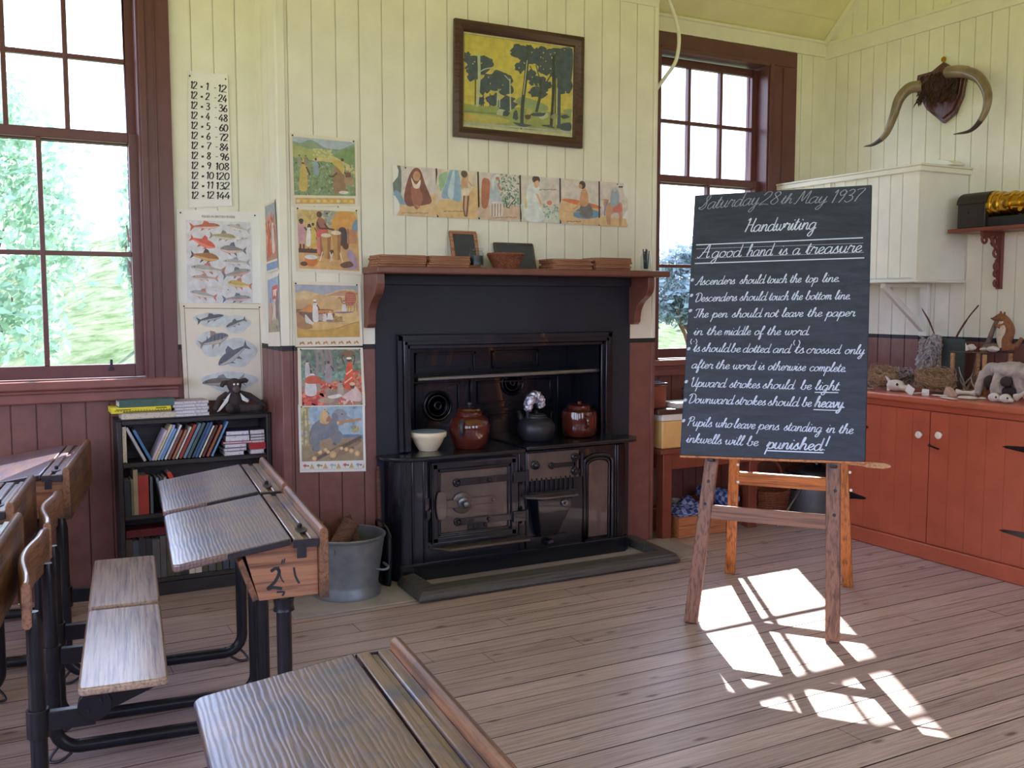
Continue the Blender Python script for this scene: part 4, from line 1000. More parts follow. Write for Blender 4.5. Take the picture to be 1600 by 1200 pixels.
def sheet(name, label, cat, cpx, plane, N, mat, group=None, curl=.004, pins=True, grid=10):
    """paper pinned on a wall: corners in the photograph projected on the wall plane"""
    C4 = [at(*q, **plane) for q in cpx]; N = Vector(N)
    org = sum(C4, Vector())/4
    t = thing(name, label, cat, org, 0, group)
    C4 = [c - org for c in C4]
    P0 = bil(C4, N, .0045)
    P = P0
    Q = lambda x, y: P0(x, y) + N*(curl*max(0, abs(2*x-1)-.9)*6*(1+.5*math.sin(9*y)))
    mb = MB(); n = grid
    g_ = [0, .02, .05, .2, .4, .6, .8, .95, .98, 1]; n = 9
    vs = [Q(g_[i], j/n) for j in range(n+1) for i in range(n+1)]; m = len(vs)
    vs += [p - N*.0009 for p in vs]
    fs = [(j*(n+1)+i, j*(n+1)+i+1, (j+1)*(n+1)+i+1, (j+1)*(n+1)+i) for j in range(n) for i in range(n)]
    mb.add(vs, fs + [tuple(m+k for k in f[::-1]) for f in fs])
    mb.build('paper', mat, t)
    if pins:
        for x, y in ((.05, .965), (.95, .965)):
            p = MB(); c = P(x, y) + N*.001; p.ball(c, .0042, .0042, .0042, 8); p.build('drawing_pin', M_brass if False else M_strap, t)
    return t, P
NB = (0,-1,0)
# multiplication table
t, P = sheet('times_table_sheet', 'narrow white sheet of hand lettered twelve times table pinned above the fish charts', 'poster', [(293,111),(355,117),(362,322),(294,325)], dict(y=YB), NB, M_paper)
mb = MB(); W_ = .19; H_ = .645
Pm = lambda u, v: P(u, v)
def PT(u, v): return P(u/W_, v/H_)
for i in range(12):
    vb = H_*(1-.125-i*.0735); xh = .0165
    for s_, u0, u1 in (('12', .012, .044), ('x', .058, .072), (str(i+1), .079 + (0 if i > 8 else .004), .079+(.034 if i > 8 else .022)), ('-', .122, .136)):
        write(mb, s_, PT, Vector(NB), (u0, vb-(u0)*.02), (u1, vb-u1*.02), xh, .0042, .05, 1.4)
    r_ = str(12*(i+1)); L = .021*len(r_); u1 = .184; write(mb, r_, PT, Vector(NB), (u1-L, vb-.006), (u1, vb-.007), xh*1.02, .0045, .05, 1.4)
mb.build('lettering', M_ink, t, smooth=False)

# fish chart one
t, P = sheet('fish_poster', 'pale poster of many small coloured freshwater fish below the times table sheet', 'poster', [(275,327),(404,332),(408,474),(278,474)], dict(y=YB), NB, M_paper)
A = Art(P, NB); A.re(.11,.0,.89,.89,(214,216,228)); 
def z2(x, y): return (x-1000)/475, 1-(y-95)/530
asp = 475/530
for (x, y, L, an, b, be, f, fl, ft) in (
 (1160,185,170,4,(176,92,76),(222,196,180),(196,88,72),1,.1),(1350,190,140,-12,(190,186,190),(226,222,224),(160,160,176),-1,.1),(1260,240,150,-4,(158,150,120),(206,198,170),(130,128,130),1,.13),
 (1145,278,150,-20,(214,86,74),(232,130,110),(208,74,66),1,.16),(1372,255,66,14,(170,170,170),(210,210,210),(150,150,160),1,.1),(1318,315,150,-3,(128,128,140),(226,190,176),(84,88,120),-1,.16),
 (1155,358,160,-8,(156,104,66),(214,160,96),(70,66,76),1,.16),(1335,385,155,-2,(176,178,184),(220,220,224),(150,160,180),-1,.1),(1172,428,195,-6,(160,160,168),(220,206,204),(186,110,104),-1,.1),
 (1335,450,165,12,(142,148,150),(220,150,140),(104,112,132),1,.12),(1152,478,150,-3,(170,150,150),(222,190,188),(190,130,126),-1,.09),(1350,515,140,-8,(196,168,96),(220,200,150),(190,110,80),-1,.15),
 (1222,540,150,-8,(206,206,212),(224,222,226),(200,200,208),1,.08),(1142,575,150,-12,(160,160,166),(224,210,208),(196,110,98),-1,.13),(1332,597,165,3,(148,140,150),(222,186,190),(90,110,150),1,.11)):
    u, v = z2(x, y); A.fish(u, v, L/475, R(an), b, be, f, asp, ft, fl)
A.done('picture', t)
ft_ = bpy.data.curves.new('title', 'FONT'); ft_.body = 'FISHES IN BRITISH RIVERS'; ft_.size = .016; ft_.align_x = 'CENTER'
tmp = bpy.data.objects.new('tmp', ft_); COL.objects.link(tmp); bpy.context.view_layer.update()
me = bpy.data.meshes.new_from_object(tmp.evaluated_get(bpy.context.evaluated_depsgraph_get())); bpy.data.objects.remove(tmp)
o = bpy.data.objects.new('lettering', me); COL.objects.link(o); me.materials.clear(); me.materials.append(cm(120,120,130)); o.parent = t
p = P(.5, .925); o.location = p + Vector((0,-.002,0)); o.rotation_euler = (PI/2, R(-1), 0); o.scale = (.9,1,1)

# fish chart two
t, P = sheet('fish_poster', 'cream poster of five large grey fish in a ruled frame, behind the soft toy', 'poster', [(280,473),(411,475),(416,624),(288,626)], dict(y=YB-.004), NB, M_paper2)
A = Art(P, NB)
def z2(x, y): return (x-1005)/(495), 1-(y-625)/565
asp = 495/565
for x0, y0, x1, y1 in ((.05,.945,.95,.95),(.05,-.02,.055,.95),(.945,-.02,.95,.95)): A.re(x0, max(0,y0), x1, y1, (70,66,72))
for x, y, rx, ry in ((1190,720,110,40),(1330,745,90,50),(1180,860,90,70),(1330,910,120,80),(1280,1080,170,55)):
    u, v = z2(x, y); A.sm([(u+rx/495*math.cos(a)*(1+.15*math.sin(3*a)), v+ry/565*math.sin(a)*(1+.2*math.cos(4*a))) for a in [2*PI*k/10 for k in range(10)]], (196,206,214))
for (x, y, L, an, b, be, f, fl, ft) in ((1180,712,160,12,(74,78,92),(160,164,176),(74,80,96),1,.1),(1330,738,130,22,(92,96,106),(176,174,180),(96,98,112),-1,.11),(1195,838,180,18,(96,102,120),(184,172,168),(150,120,116),1,.17),(1305,925,215,33,(82,88,104),(184,184,192),(84,92,112),-1,.15),(1240,1080,255,4,(96,94,92),(170,168,164),(130,120,132),-1,.09)):
    u, v = z2(x, y); A.fish(u, v, L/495, R(an), b, be, f, asp, ft, fl)
u, v = z2(1195, 838)
for k in range(5): A.li([(u-.08+k*.045, v+.035+k*.006), (u-.085+k*.045, v-.02+k*.006)], .009, (62,66,84))
A.done('picture', t)

# ---- five school pictures in a column on the chimney breast
FP = dict(y=YC)
def Z5(box): x0, y0, x1, y1 = box; return lambda x, y: ((x-x0)/(x1-x0), (y1-y)/(y1-y0))
SK, SK2 = (84,56,48), (110,72,56)
grp = None
t, P = sheet('school_picture', 'topmost picture of the column: green hillside field with yellow robed pickers', 'poster', [(451,207),(557,218),(559,322),(455,322)], FP, NB, M_paper2)
A = Art(lambda x, y: P(.045+.92*x, .15+.8*y), NB); q = Z5((222,133,628,500))
A.re(0,0,1,1,(120,146,104)); A.re(0,.84,1,1,(166,186,206)); A.sm([(0,.8),(.0,.92),(.12,.9),(.3,.97),(.5,.86),(.7,.82),(.9,.92),(1,.95),(1,.7),(0,.7)], (126,150,130))
A.sm([(.55,.6),(.75,.8),(.9,.88),(1,.9),(1,.55),(.8,.5)], (112,146,92)); A.sm([(0,.86),(.1,.84),(.35,.8),(.6,.76),(.65,.66),(.3,.62),(0,.66)], (160,172,104))
A.sm([(.3,.62),(.6,.72),(.85,.6),(1,.5),(1,.4),(.8,.5),(.55,.6)], (206,190,130)); A.dabs(60,.33,.68,.62,.82,[(196,196,130),(176,180,112),(212,206,150)],.03,1)
A.dabs(420,0,.0,1,.6,[(96,128,96),(128,152,118),(112,142,120),(150,168,142),(84,112,84),(170,182,160)],.028,2)
A.fig(.15,.1,.52,(196,170,90),SK,.24,.04,(206,186,110)); A.fig(.36,.38,.28,(136,160,186),SK,.3); A.fig(.1,.5,.2,(150,150,130),SK,.3); A.fig(.2,.52,.18,(140,130,110),SK,.3)
A.fig(.74,.06,.56,(146,116,86),SK,.34,-.04,(200,174,84)); A.sm([(.62,.6),(.75,.64),(.82,.52),(.8,.4),(.72,.5)], (204,178,92)); A.li([(.7,.42),(.62,.34),(.56,.36)],.025,SK); A.el(.79,.66,.025,.03,SK)
A.el(.88,.38,.05,.06,SK2); A.sm([(.82,.32),(.96,.34),(.95,.2),(.84,.2)], (164,134,104)); A.el(.8,.06,.08,.03,(222,222,214)); A.re(.01,.93,.02,.94,(166,186,206))
A.done('picture', t); B_ = Art(P, NB); B_.re(.06,.03,.95,.115,(212,168,84))
for k in range(9): B_.el(.1+k*.1, .07, .03, .022, (224,214,200) if k % 3 == 0 else (230,196,130))
B_.done('border', t)

t, P = sheet('school_picture', 'second picture down the column: village drummer with two tall drums and children', 'poster', [(459,322),(561,326),(565,429),(463,424)], FP, NB, M_paper2)
A = Art(lambda x, y: P(.04+.92*x, .05+.9*y), NB)
A.re(0,0,1,1,(206,158,104)); A.re(0,.55,1,1,(202,176,112)); A.dabs(120,0,.55,1,1,[(214,190,130),(190,160,96),(180,170,140),(206,176,108)],.06,3)
A.dabs(60,.4,.75,.62,1,[(150,160,160),(190,180,130),(130,140,140)],.05,4)
A.sm([(.56,.68),(.6,.9),(.75,1),(.95,.95),(1,.66),(.8,.68),(.7,.72)], (214,150,74)); A.re(.64,.46,.98,.7,(186,124,90)); A.sm([(.68,.44),(.68,.7),(.8,.7),(.8,.44)], (66,54,64)); A.li([(.84,.44),(.83,.72)],.012,(120,90,70))
A.sm([(.9,.7),(1,.68),(1,.86),(.93,.82)], (110,140,180)); A.re(0,.27,.6,.34,(74,52,58)); A.sm([(.0,.0),(.3,.12),(.7,.05),(1,.2),(1,0)], (214,166,108))
A.fig(.06,.28,.56,(198,146,160),SK,.3,0,(50,40,40),.28); A.fig(.19,.28,.46,(206,168,70),SK,.32,0,(50,40,40),.2); A.fig(.16,.4,.36,(226,226,226),SK,.2,.1,(50,40,40)); A.fig(.25,.46,.32,(206,176,90),SK,.25,0,(50,40,40))
A.sm([(.3,.26),(.42,.26),(.5,.6),(.44,.84),(.33,.86),(.3,.7),(.34,.55)], (156,96,86)); A.sm([(.31,.55),(.5,.55),(.47,.68),(.33,.66)], (204,86,84)); A.li([(.33,.25),(.33,.55)],.05,(214,120,110)); A.el(.36,.93,.045,.055,SK); A.li([(.44,.78),(.5,.7),(.6,.68)],.03,SK); A.li([(.32,.8),(.36,.7),(.5,.7)],.03,SK)
for x, y, w, h in ((.46,.18,.085,.4),(.63,.17,.085,.46)):
    A.po([(x-w,y+h),(x+w,y+h),(x+w*.55,y),(x-w*.5,y)], (190,140,80)); A.po([(x+w*.2,y+h),(x+w,y+h),(x+w*.55,y),(x+w*.15,y)], (150,100,60)); A.el(x,y+h,w,.035,(222,214,190)); A.li([(x-w*.8,y+.12),(x-w*1.4,y-.04)],.014,(236,226,210)); A.li([(x+w*.6,y+.12),(x+w*1.1,y-.03)],.014,(236,226,210))
A.el(.2,.13,.11,.09,(206,112,56)); A.el(.2,.2,.105,.04,(214,218,226)); A.el(.08,.08,.06,.04,(86,60,56))
A.sm([(.72,.06),(.94,.02),(.97,.14),(.92,.3),(.83,.36),(.8,.26),(.84,.16)], (166,140,176)); A.sm([(.68,.1),(.84,.16),(.9,.08),(.74,.04)], (96,64,56)); A.el(.78,.42,.055,.065,SK); A.done('picture', t)

t, P = sheet('school_picture', 'third picture down the column: desert camp with a tent and a loaded camel', 'poster', [(456,439),(562,442),(566,540),(461,542)], FP, NB, M_paper2)
A = Art(lambda x, y: P(.035+.93*x, .14+.81*y), NB)
A.re(0,0,1,1,(214,176,112)); A.re(0,.8,1,1,(158,166,190)); A.sm([(0,.72),(.0,.84),(.2,.88),(.45,.82),(.75,.93),(1,.88),(1,.6),(0,.6)], (214,184,140)); A.sm([(0,.7),(.2,.72),(.35,.82),(.5,.8),(.7,.76),(1,.82),(1,.5),(0,.5)], (206,168,118))
A.sm([(.5,.8),(.75,.9),(1,.86),(.9,.8),(.7,.8)], (190,144,112)); A.sm([(0,.6),(.12,.74),(.2,.62),(.3,.5),(0,.5)], (196,158,128)); A.sm([(.5,.46),(.7,.54),(1,.56),(1,.3),(.6,.3)], (222,188,126))
A.sm([(.0,.0),(.0,.18),(.3,.14),(.7,.2),(1,.3),(1,0)], (198,154,76)); A.li([(.62,.16),(.8,.24),(1,.3)],.015,(170,126,70))
A.sm([(.0,.52),(.1,.54),(.22,.63),(.3,.55),(.45,.54),(.58,.52),(.6,.4),(.5,.32),(.2,.3),(.02,.36)], (108,84,82)); A.sm([(.0,.5),(.1,.53),(.22,.64),(.32,.53),(.55,.52),(.58,.46),(.3,.47),(.1,.49)], (206,132,70))
A.sm([(.0,.46),(.06,.44),(.25,.2),(.1,.16),(.0,.22)], (166,120,86)); A.sm([(.14,.44),(.2,.36),(.27,.26),(.2,.26),(.14,.3)], (222,218,220)); A.fig(.3,.32,.4,(226,226,230),SK2,.22,0,(230,230,230)); A.fig(.44,.32,.16,(220,214,214),SK2,.5); A.fig(.53,.33,.17,(230,228,226),SK2,.5,0,(230,230,230)); A.fig(.38,.33,.14,(176,150,150),SK2,.5)
A.sm([(.48,.34),(.7,.32),(.75,.3),(.5,.29)], (150,120,130)); A.dabs(60,.58,.3,.72,.4,[(176,140,70),(150,120,60)],.02,5)
A.fig(.76,.5,.22,(226,224,226),SK2,.3); A.sm([(.78,.68),(.8,.86),(.93,.86),(.96,.72),(.9,.62),(.82,.62)], (178,92,76)); A.li([(.81,.66),(.74,.66),(.71,.76),(.67,.76)],.028,(166,120,84))
for x in (.82,.86,.92,.96): A.li([(x,.66),(x+.01,.58),(x,.5)],.012,(176,130,96))
for k in range(4): A.li([(.81,.7+k*.04),(.94,.7+k*.04)],.008,(216,150,130))
A.sm([(.62,.49),(.9,.5),(.85,.47),(.66,.46)], (140,110,130)); A.done('picture', t); B_ = Art(P, NB)
for k in range(8): x = .1+k*.115; B_.sm([(x-.035,.03),(x-.03,.075),(x-.01,.065),(x+.01,.085),(x+.03,.06),(x+.035,.03),(x,.05)], (196,130,80) if k%2 else (170,124,60))
B_.done('border', t)

t, P = sheet('school_picture', 'fourth picture down the column: red fruit market with a woman in orange', 'poster', [(464,543),(566,543),(570,634),(466,636)], dict(y=YC-.002), NB, M_paper2)
A = Art(lambda x, y: P(.05+.91*x, .02+.95*y), NB)
A.re(0,0,1,1,(146,120,104)); A.re(0,.48,1,1,(92,118,108)); A.dabs(200,0,.5,1,1,[(74,104,92),(112,134,120),(96,88,100),(130,146,116),(120,110,120),(84,120,116)],.05,6)
for x in (.25,.34,.42,.48): A.li([(x,.5),(x+.02,.8),(x-.01,1)],.045,(140,120,128))
A.dabs(110,.0,.42,1,.6,[(110,156,146),(140,176,166),(94,136,120)],.045,7); A.sm([(0,0),(0,.42),(.3,.4),(.6,.45),(1,.4),(1,0)], (150,128,118))
A.dabs(150,.0,.0,.35,.24,[(206,72,66),(222,96,80),(190,60,60),(226,130,104)],.05,8,.85); A.dabs(120,.32,.3,.75,.42,[(206,80,66),(190,60,56),(226,140,110)],.028,9,.8); A.dabs(120,.8,.2,1,.62,[(206,92,72),(222,130,100),(176,70,62)],.032,10,.8); A.dabs(40,.6,.02,.85,.12,[(214,92,80),(226,200,190)],.03,11,.8)
A.sm([(.7,.3),(.82,.3),(.86,.5),(.84,.76),(.78,.78),(.72,.5)], (226,78,50)); A.li([(.71,.4),(.84,.5)],.02,(240,200,180)); A.li([(.74,.55),(.85,.64)],.02,(240,200,180)); A.el(.8,.82,.035,.045,SK); A.el(.8,.84,.045,.02,(236,230,230)); A.el(.79,.92,.12,.06,(120,92,60)); A.li([(.72,.72),(.68,.86),(.72,.9)],.02,SK); A.li([(.87,.72),(.9,.86),(.87,.9)],.02,SK)
A.fig(.15,.2,.44,(216,214,222),SK,.4); A.sm([(.08,.4),(.3,.4),(.32,.48),(.2,.54),(.08,.5)], (196,84,60)); A.fig(.45,.42,.38,(150,140,150),SK,.3); A.fig(.1,.55,.26,(190,190,196),SK,.3)
A.sm([(.66,.14),(.95,.06),(.98,.2),(.88,.34),(.8,.26)], (220,190,190)); A.el(.84,.34,.04,.05,SK); A.el(.84,.38,.05,.03,(220,196,150)); A.fig(.64,.2,.24,(176,160,150),SK,.4); A.el(.4,.09,.14,.05,(170,150,130)); A.sm([(.42,.16),(.6,.2),(.66,.16),(.5,.12)], (226,226,226)); A.done('picture', t)

t, P = sheet('school_picture', 'lowest picture of the column: grey elephant carrying a log over felled timber', 'poster', [(465,632),(569,627),(571,736),(468,738)], FP, NB, M_paper)
A = Art(lambda x, y: P(.035+.93*x, .16+.82*y), NB); q = Z5((242,755,585,1050))
A.re(0,0,1,1,(150,180,206)); A.dabs(40,.2,.6,1,1,[(168,190,212),(140,172,204)],.1,12); A.sm([(0,.3),(.3,.42),(.6,.46),(1,.44),(1,.3),(0,.2)], (90,120,160)); A.sm([(0,0),(0,.28),(.3,.38),(.7,.4),(1,.36),(1,0)], (150,130,104))
A.dabs(80,0,.3,.14,1,[(176,164,110),(150,150,104),(196,184,140)],.05,13); A.li([(.04,.2),(.05,.9)],.03,(150,130,100)); A.li([(.12,.3),(.1,.95)],.02,(150,130,100)); A.dabs(24,.82,.5,.93,.6,[(190,160,100),(160,150,100)],.03,14)
rr = random.Random(8)
for k in range(16):
    x = rr.uniform(.05,.9); y = .04+.24*rr.random(); A.li([(x-.05,y-.02),(x+.3,y+.16)],.05,rr.choice([(112,88,76),(140,110,90),(92,74,70),(160,132,106)]))
for x, y, r_ in ((.2,.05,.04),(.29,.16,.038),(.38,.2,.035),(.5,.11,.055),(.42,.16,.03),(.64,.22,.03),(.72,.2,.035),(.8,.17,.04),(.9,.12,.045)): A.el(x, y, r_, r_*1.1, (214,170,116)); A.el(x, y, r_*.5, r_*.55, (230,196,150))
G1, G2, G3 = (112,116,132), (138,142,156), (88,92,108)
for pts in ([(.2,.5),(.18,.3),(.17,.2),(.25,.19),(.27,.34),(.32,.46)], [(.5,.5),(.52,.36),(.5,.3),(.56,.28),(.6,.42),(.62,.5)]): A.sm(pts, G3)
A.sm([(.15,.5),(.18,.64),(.3,.74),(.45,.76),(.55,.7),(.6,.56),(.52,.46),(.35,.44),(.22,.42)], G1); A.sm([(.15,.55),(.15,.36),(.2,.19),(.29,.19),(.29,.34),(.34,.46)], G1); A.sm([(.44,.5),(.48,.38),(.56,.3),(.61,.33),(.64,.36),(.66,.44),(.7,.42),(.62,.52),(.55,.58)], G1)
A.sm([(.5,.7),(.52,.86),(.6,.92),(.7,.88),(.74,.78),(.7,.66),(.6,.62)], G2); A.sm([(.5,.7),(.5,.84),(.58,.82),(.6,.7),(.55,.62)], G1); A.li([(.7,.78),(.78,.74),(.84,.68),(.84,.6),(.8,.58)],.05,G2); A.po([(.58,.7),(.98,.74),(.98,.7),(.58,.64)], (176,130,96)); A.el(.59,.67,.018,.03,(220,180,130)); A.el(.66,.82,.01,.012,(30,30,34)); A.li([(.15,.55),(.13,.42),(.15,.3)],.012,G3)
A.sm([(.3,.7),(.34,.9),(.4,.86),(.46,.76),(.42,.66)], (206,170,106)); A.fig(.4,.72,.22,(214,176,130),SK2,.4,-.1,(214,196,130)); A.sm([(.4,.7),(.48,.72),(.46,.8),(.42,.78)], (170,110,80)); A.done('picture', t)
B_ = Art(P, NB)
for k in range(5):
    x = .08+k*.2; c_ = [(206,76,72),(120,150,110),(150,180,206),(200,80,90),(130,150,200)][k]
    B_.el(x,.1,.028,.02,c_); B_.re(x-.004,.055,x+.004,.085,(140,130,110)); B_.po([(x+.06,.05),(x+.14,.05),(x+.1,.13)], (206,176,120)); B_.el(x+.045,.095,.018,.015,[(150,120,180),(206,150,80),(180,206,190),(110,150,120),(190,100,110)][k])
B_.li([(.03,.035),(.97,.04)],.004,(200,170,160),1); B_.done('border', t)

# two pictures on the side of the chimney breast
NS = (-1,0,0)
t, P = sheet('school_picture', 'upper picture on the narrow side face of the chimney breast, red figures', 'poster', [(415,319),(431,311),(437,421),(418,427)], dict(x=1.2), NS, M_paper2, curl=.002, pins=False)
A = Art(lambda x, y: P(.06+.9*x, .16+.8*y), NS); A.re(0,0,1,1,(176,128,104)); A.re(0,.7,1,1,(150,160,176)); A.dabs(120,0,.1,1,.8,[(206,92,72),(190,120,92),(150,110,100),(214,170,140)],.1,15); A.fig(.3,.1,.6,(206,82,62),SK,.4); A.fig(.7,.15,.6,(216,206,200),SK,.4); A.done('picture', t)
B_ = Art(P, NS); B_.re(.05,.03,.95,.13,(120,150,200)); B_.done('border', t)
t, P = sheet('school_picture', 'lower picture on the narrow side face of the chimney breast, pale street', 'poster', [(419,434),(437,426),(440,541),(421,541)], dict(x=1.2), NS, M_paper2, curl=.002, pins=False)
A = Art(lambda x, y: P(.06+.9*x, .2+.76*y), NS); A.re(0,0,1,1,(186,166,150)); A.re(0,.55,1,1,(146,170,206)); A.re(.4,.6,.95,.85,(196,92,80)); A.re(.5,.66,.85,.78,(236,206,190)); A.fig(.25,.05,.6,(196,150,140),SK2,.4); A.fig(.6,.1,.6,(220,200,190),SK2,.4); A.fig(.85,.05,.7,(120,104,110),SK2,.4); A.dabs(50,0,0,1,.2,[(150,150,110),(170,150,130)],.1,16); A.done('picture', t)

# ---- long strip of six people pictures
t, P = sheet('picture_strip', 'long paper strip of six watercolour people pictures above the mantelpiece', 'poster', [(612,258),(980,287),(980,355),(615,336)], FP, NB, M_paper, curl=.003, grid=16)
M_strip = (214,206,204)
def zz(x, y):                   # zoom place -> sheet place
    u = (x-168)/(1342-168); top = 90+u*94; bot = 335+u*62; return u, 1-(y-top)/(bot-top)
A = Art(P, NB); A.re(0,0,1,1,M_strip)
def S(pts): return [zz(*p) for p in pts]
A.sm(S([(170,92),(204,92),(204,220),(190,240),(170,220)]), (96,116,112)); A.sm(S([(172,220),(200,230),(230,290),(300,290),(240,310),(170,330)]), (120,160,196)); A.sm(S([(172,322),(172,280),(240,285),(330,240),(360,235),(360,340),(172,335)]), (222,186,140))
A.sm(S([(215,250),(235,160),(262,108),(292,112),(312,180),(340,265),(310,285),(262,290),(230,290)]), (122,70,64)); A.sm(S([(255,180),(278,186),(300,250),(280,300),(262,300),(248,240)]), (160,96,84)); A.sm(S([(258,140),(275,118),(292,135),(285,165),(265,165)]), (196,146,112)); A.sm(S([(250,150),(270,186),(292,160),(286,200),(260,200)]), (232,220,212)); A.li(S([(265,285),(285,300)]),.012,(190,130,100))
A.re(zz(362,110)[0],0,zz(370,110)[0],1,(40,38,44))
A.sm(S([(372,330),(372,120),(400,112),(560,130),(556,350)]), (220,206,190)); A.sm(S([(374,345),(374,262),(480,260),(560,190),(556,352)]), (222,184,132)); A.sm(S([(385,245),(410,170),(430,118),(468,120),(476,262),(430,255)]), (134,176,214)); A.sm(S([(415,230),(440,125),(450,125),(440,250)]), (190,212,230)); A.sm(S([(375,150),(400,125),(420,130),(385,220)]), (150,190,150))
A.sm(S([(482,160),(500,118),(515,140),(512,200),(520,240),(510,330),(496,340),(490,240),(478,200)]), (206,160,126)); A.el(*zz(495,132),.013,.08,(84,70,72)); A.sm(S([(484,205),(515,205),(515,235),(488,235)]), (226,210,190)); A.li(S([(492,240),(488,300),(494,342)]),.006,(96,70,60)); A.li(S([(512,240),(506,300),(500,342)]),.006,(96,70,60)); A.li(S([(514,170),(530,190),(545,190)]),.008,(206,150,116))
A.re(zz(557,110)[0],0,zz(565,110)[0],1,(40,38,44))
A.sm(S([(566,350),(566,290),(640,290),(764,290),(764,356)]), (210,180,160)); u0, v0 = zz(660,330); A.dabs(170,zz(655,0)[0],.28,zz(762,0)[0],.98,[(96,140,124),(120,160,144),(74,116,104),(150,182,166)],.0065,17,.6,5); A.sm(S([(575,290),(580,165),(605,155),(618,180),(605,290)]), (176,104,78)); A.sm(S([(618,280),(625,150),(645,130),(665,145),(655,180),(668,250),(675,280)]), (176,196,216)); A.sm(S([(625,180),(632,145),(655,132),(662,150),(640,165),(634,210)]), (228,226,228)); A.sm(S([(618,335),(620,275),(676,275),(672,340)]), (226,216,210))
for k in range(4): A.li(S([(626+k*14,278),(624+k*14,340)]),.003,(110,90,100))
A.el(*zz(655,155),.008,.04,(176,120,92)); A.li(S([(655,180),(670,210),(690,215)]),.01,(190,136,104)); A.li(S([(700,300),(690,250)]),.004,(60,60,60)); A.li(S([(705,300),(740,255)]),.004,(60,60,60))
A.re(zz(763,110)[0],0,zz(771,110)[0],1,(40,38,44))
A.sm(S([(775,350),(775,270),(880,300),(965,330),(968,372),(775,362)]), (206,214,206)); A.sm(S([(790,355),(785,260),(810,190),(850,180),(870,220),(862,280),(890,340),(860,368)]), (222,230,238)); A.sm(S([(786,260),(795,220),(800,290),(790,300)]), (220,206,150)); A.el(*zz(848,160),.017,.085,(72,52,50)); A.sm(S([(838,175),(860,165),(858,195),(842,200)]), (226,176,144)); A.li(S([(850,230),(870,275),(890,290)]),.01,(226,176,144)); A.dabs(40,zz(885,0)[0],.1,zz(962,0)[0],.4,[(130,170,160),(160,190,180),(96,146,150)],.0065,18,.6,5); A.el(*zz(915,275),.012,.05,(206,120,96)); A.re(zz(888,0)[0],.5,zz(900,0)[0],.98,(196,204,200))
A.re(zz(968,110)[0],0,zz(976,110)[0],1,(40,38,44))
A.sm(S([(980,372),(980,255),(1060,270),(1178,300),(1178,388)]), (222,184,140)); A.sm(S([(980,260),(1040,258),(1178,290),(1178,305),(1060,285)]), (214,110,70)); A.sm(S([(1040,340),(1080,300),(1178,320),(1178,345),(1110,355)]), (96,140,186)); A.sm(S([(1075,330),(1080,290),(1120,275),(1145,310),(1140,345),(1100,348)]), (104,104,112)); A.sm(S([(1085,290),(1085,220),(1105,205),(1122,240),(1120,285)]), (206,150,112)); A.el(*zz(1090,188),.015,.09,(62,46,44)); A.el(*zz(1080,195),.009,.05,(196,140,104)); A.li(S([(1088,225),(1075,280),(1040,308)]),.012,(206,150,112)); A.li(S([(1080,320),(1030,320),(990,315)]),.016,(206,150,112))
A.re(zz(1178,110)[0],0,zz(1186,110)[0],1,(40,38,44))
A.sm(S([(1188,388),(1188,345),(1260,350),(1338,360),(1338,396)]), (222,186,136)); A.sm(S([(1222,370),(1220,300),(1240,275),(1300,275),(1312,310),(1305,385),(1290,385),(1290,330),(1250,335),(1245,385),(1235,385)]), (196,146,116)); A.li(S([(1228,320),(1218,285),(1222,262),(1200,262)]),.022,(196,146,116)); A.sm(S([(1262,320),(1265,285),(1300,285),(1308,320)]), (206,110,112)); A.sm(S([(1245,290),(1250,220),(1268,205),(1290,225),(1288,285)]), (150,168,190)); A.el(*zz(1268,212),.009,.05,(190,190,200)); A.li(S([(1225,270),(1212,310),(1212,340)]),.005,(96,140,190))
for x0, x1, y in ((200,322,325),(392,482,316),(640,745,346),(862,950,210),(1004,1080,367),(1290,1312,200)):      # pencilled captions
    pts = [zz(x0+(x1-x0)*k/24, y+(3.5 if k % 2 else -3.5)*(1 if k % 5 else 0)) for k in range(25)]; A.li(pts, .0022, (70,66,76), 2)
A.done('picture', t)

# ---- framed poster print
t = thing('framed_picture', 'large dark framed print of blue-grey trees on yellow, high on the chimney breast', 'picture', (0,0,0))
c4 = [at(*q, y=YC) for q in ((707,30),(909,60),(906,233),(706,214))]; org = sum(c4, Vector())/4; t.location = org
c4 = [c-org for c in c4]; P0 = bil(c4, NB, 0); Nv = Vector(NB)
fw, fh = .07, .09
mb = MB()
ring_ = [(0,0,.008),(0,0,.03),(.022/.76,.022/.58,.036),(.05/.76,.05/.58,.022),(.055/.76,.055/.58,.014),(.055/.76,.055/.58,.008)]
vs = []
for dx, dy, d in ring_:
    for x, y in ((dx,dy),(1-dx,dy),(1-dx,1-dy),(dx,1-dy)): vs.append(P0(x, y)+Nv*d)
n = len(ring_); mb.add(vs, [(i*4+k, i*4+(k+1)%4, ((i+1)%n)*4+(k+1)%4, ((i+1)%n)*4+k) for i in range(n) for k in range(4)])
mb.build('picture_frame', M_darkwood, t, bev=.002)
ix, iy = .055/.76-.004, .055/.58-.004
Pi = lambda x, y: P0(ix+(1-2*ix)*x, iy+(1-2*iy)*y) + Nv*.009
mb = MB(); mb.add([Pi(0,0),Pi(1,0),Pi(1,1),Pi(0,1)]+[Pi(0,0)-Nv*.003,Pi(1,0)-Nv*.003,Pi(1,1)-Nv*.003,Pi(0,1)-Nv*.003], [(0,1,2,3),(7,6,5,4)]); mb.build('mount', cm(206,202,160), t, smooth=False)
A = Art(lambda x, y: Pi(x, y), NB, .0008, .12)
YL, BG, GR, PA = (212,194,92), (74,86,96), (156,164,96), (186,196,166)
def zf(x, y):
    u = (x-120)/(1068-120); top = 148+u*142; bot = 985+u*88; return u, 1-(y-top)/(bot-top)
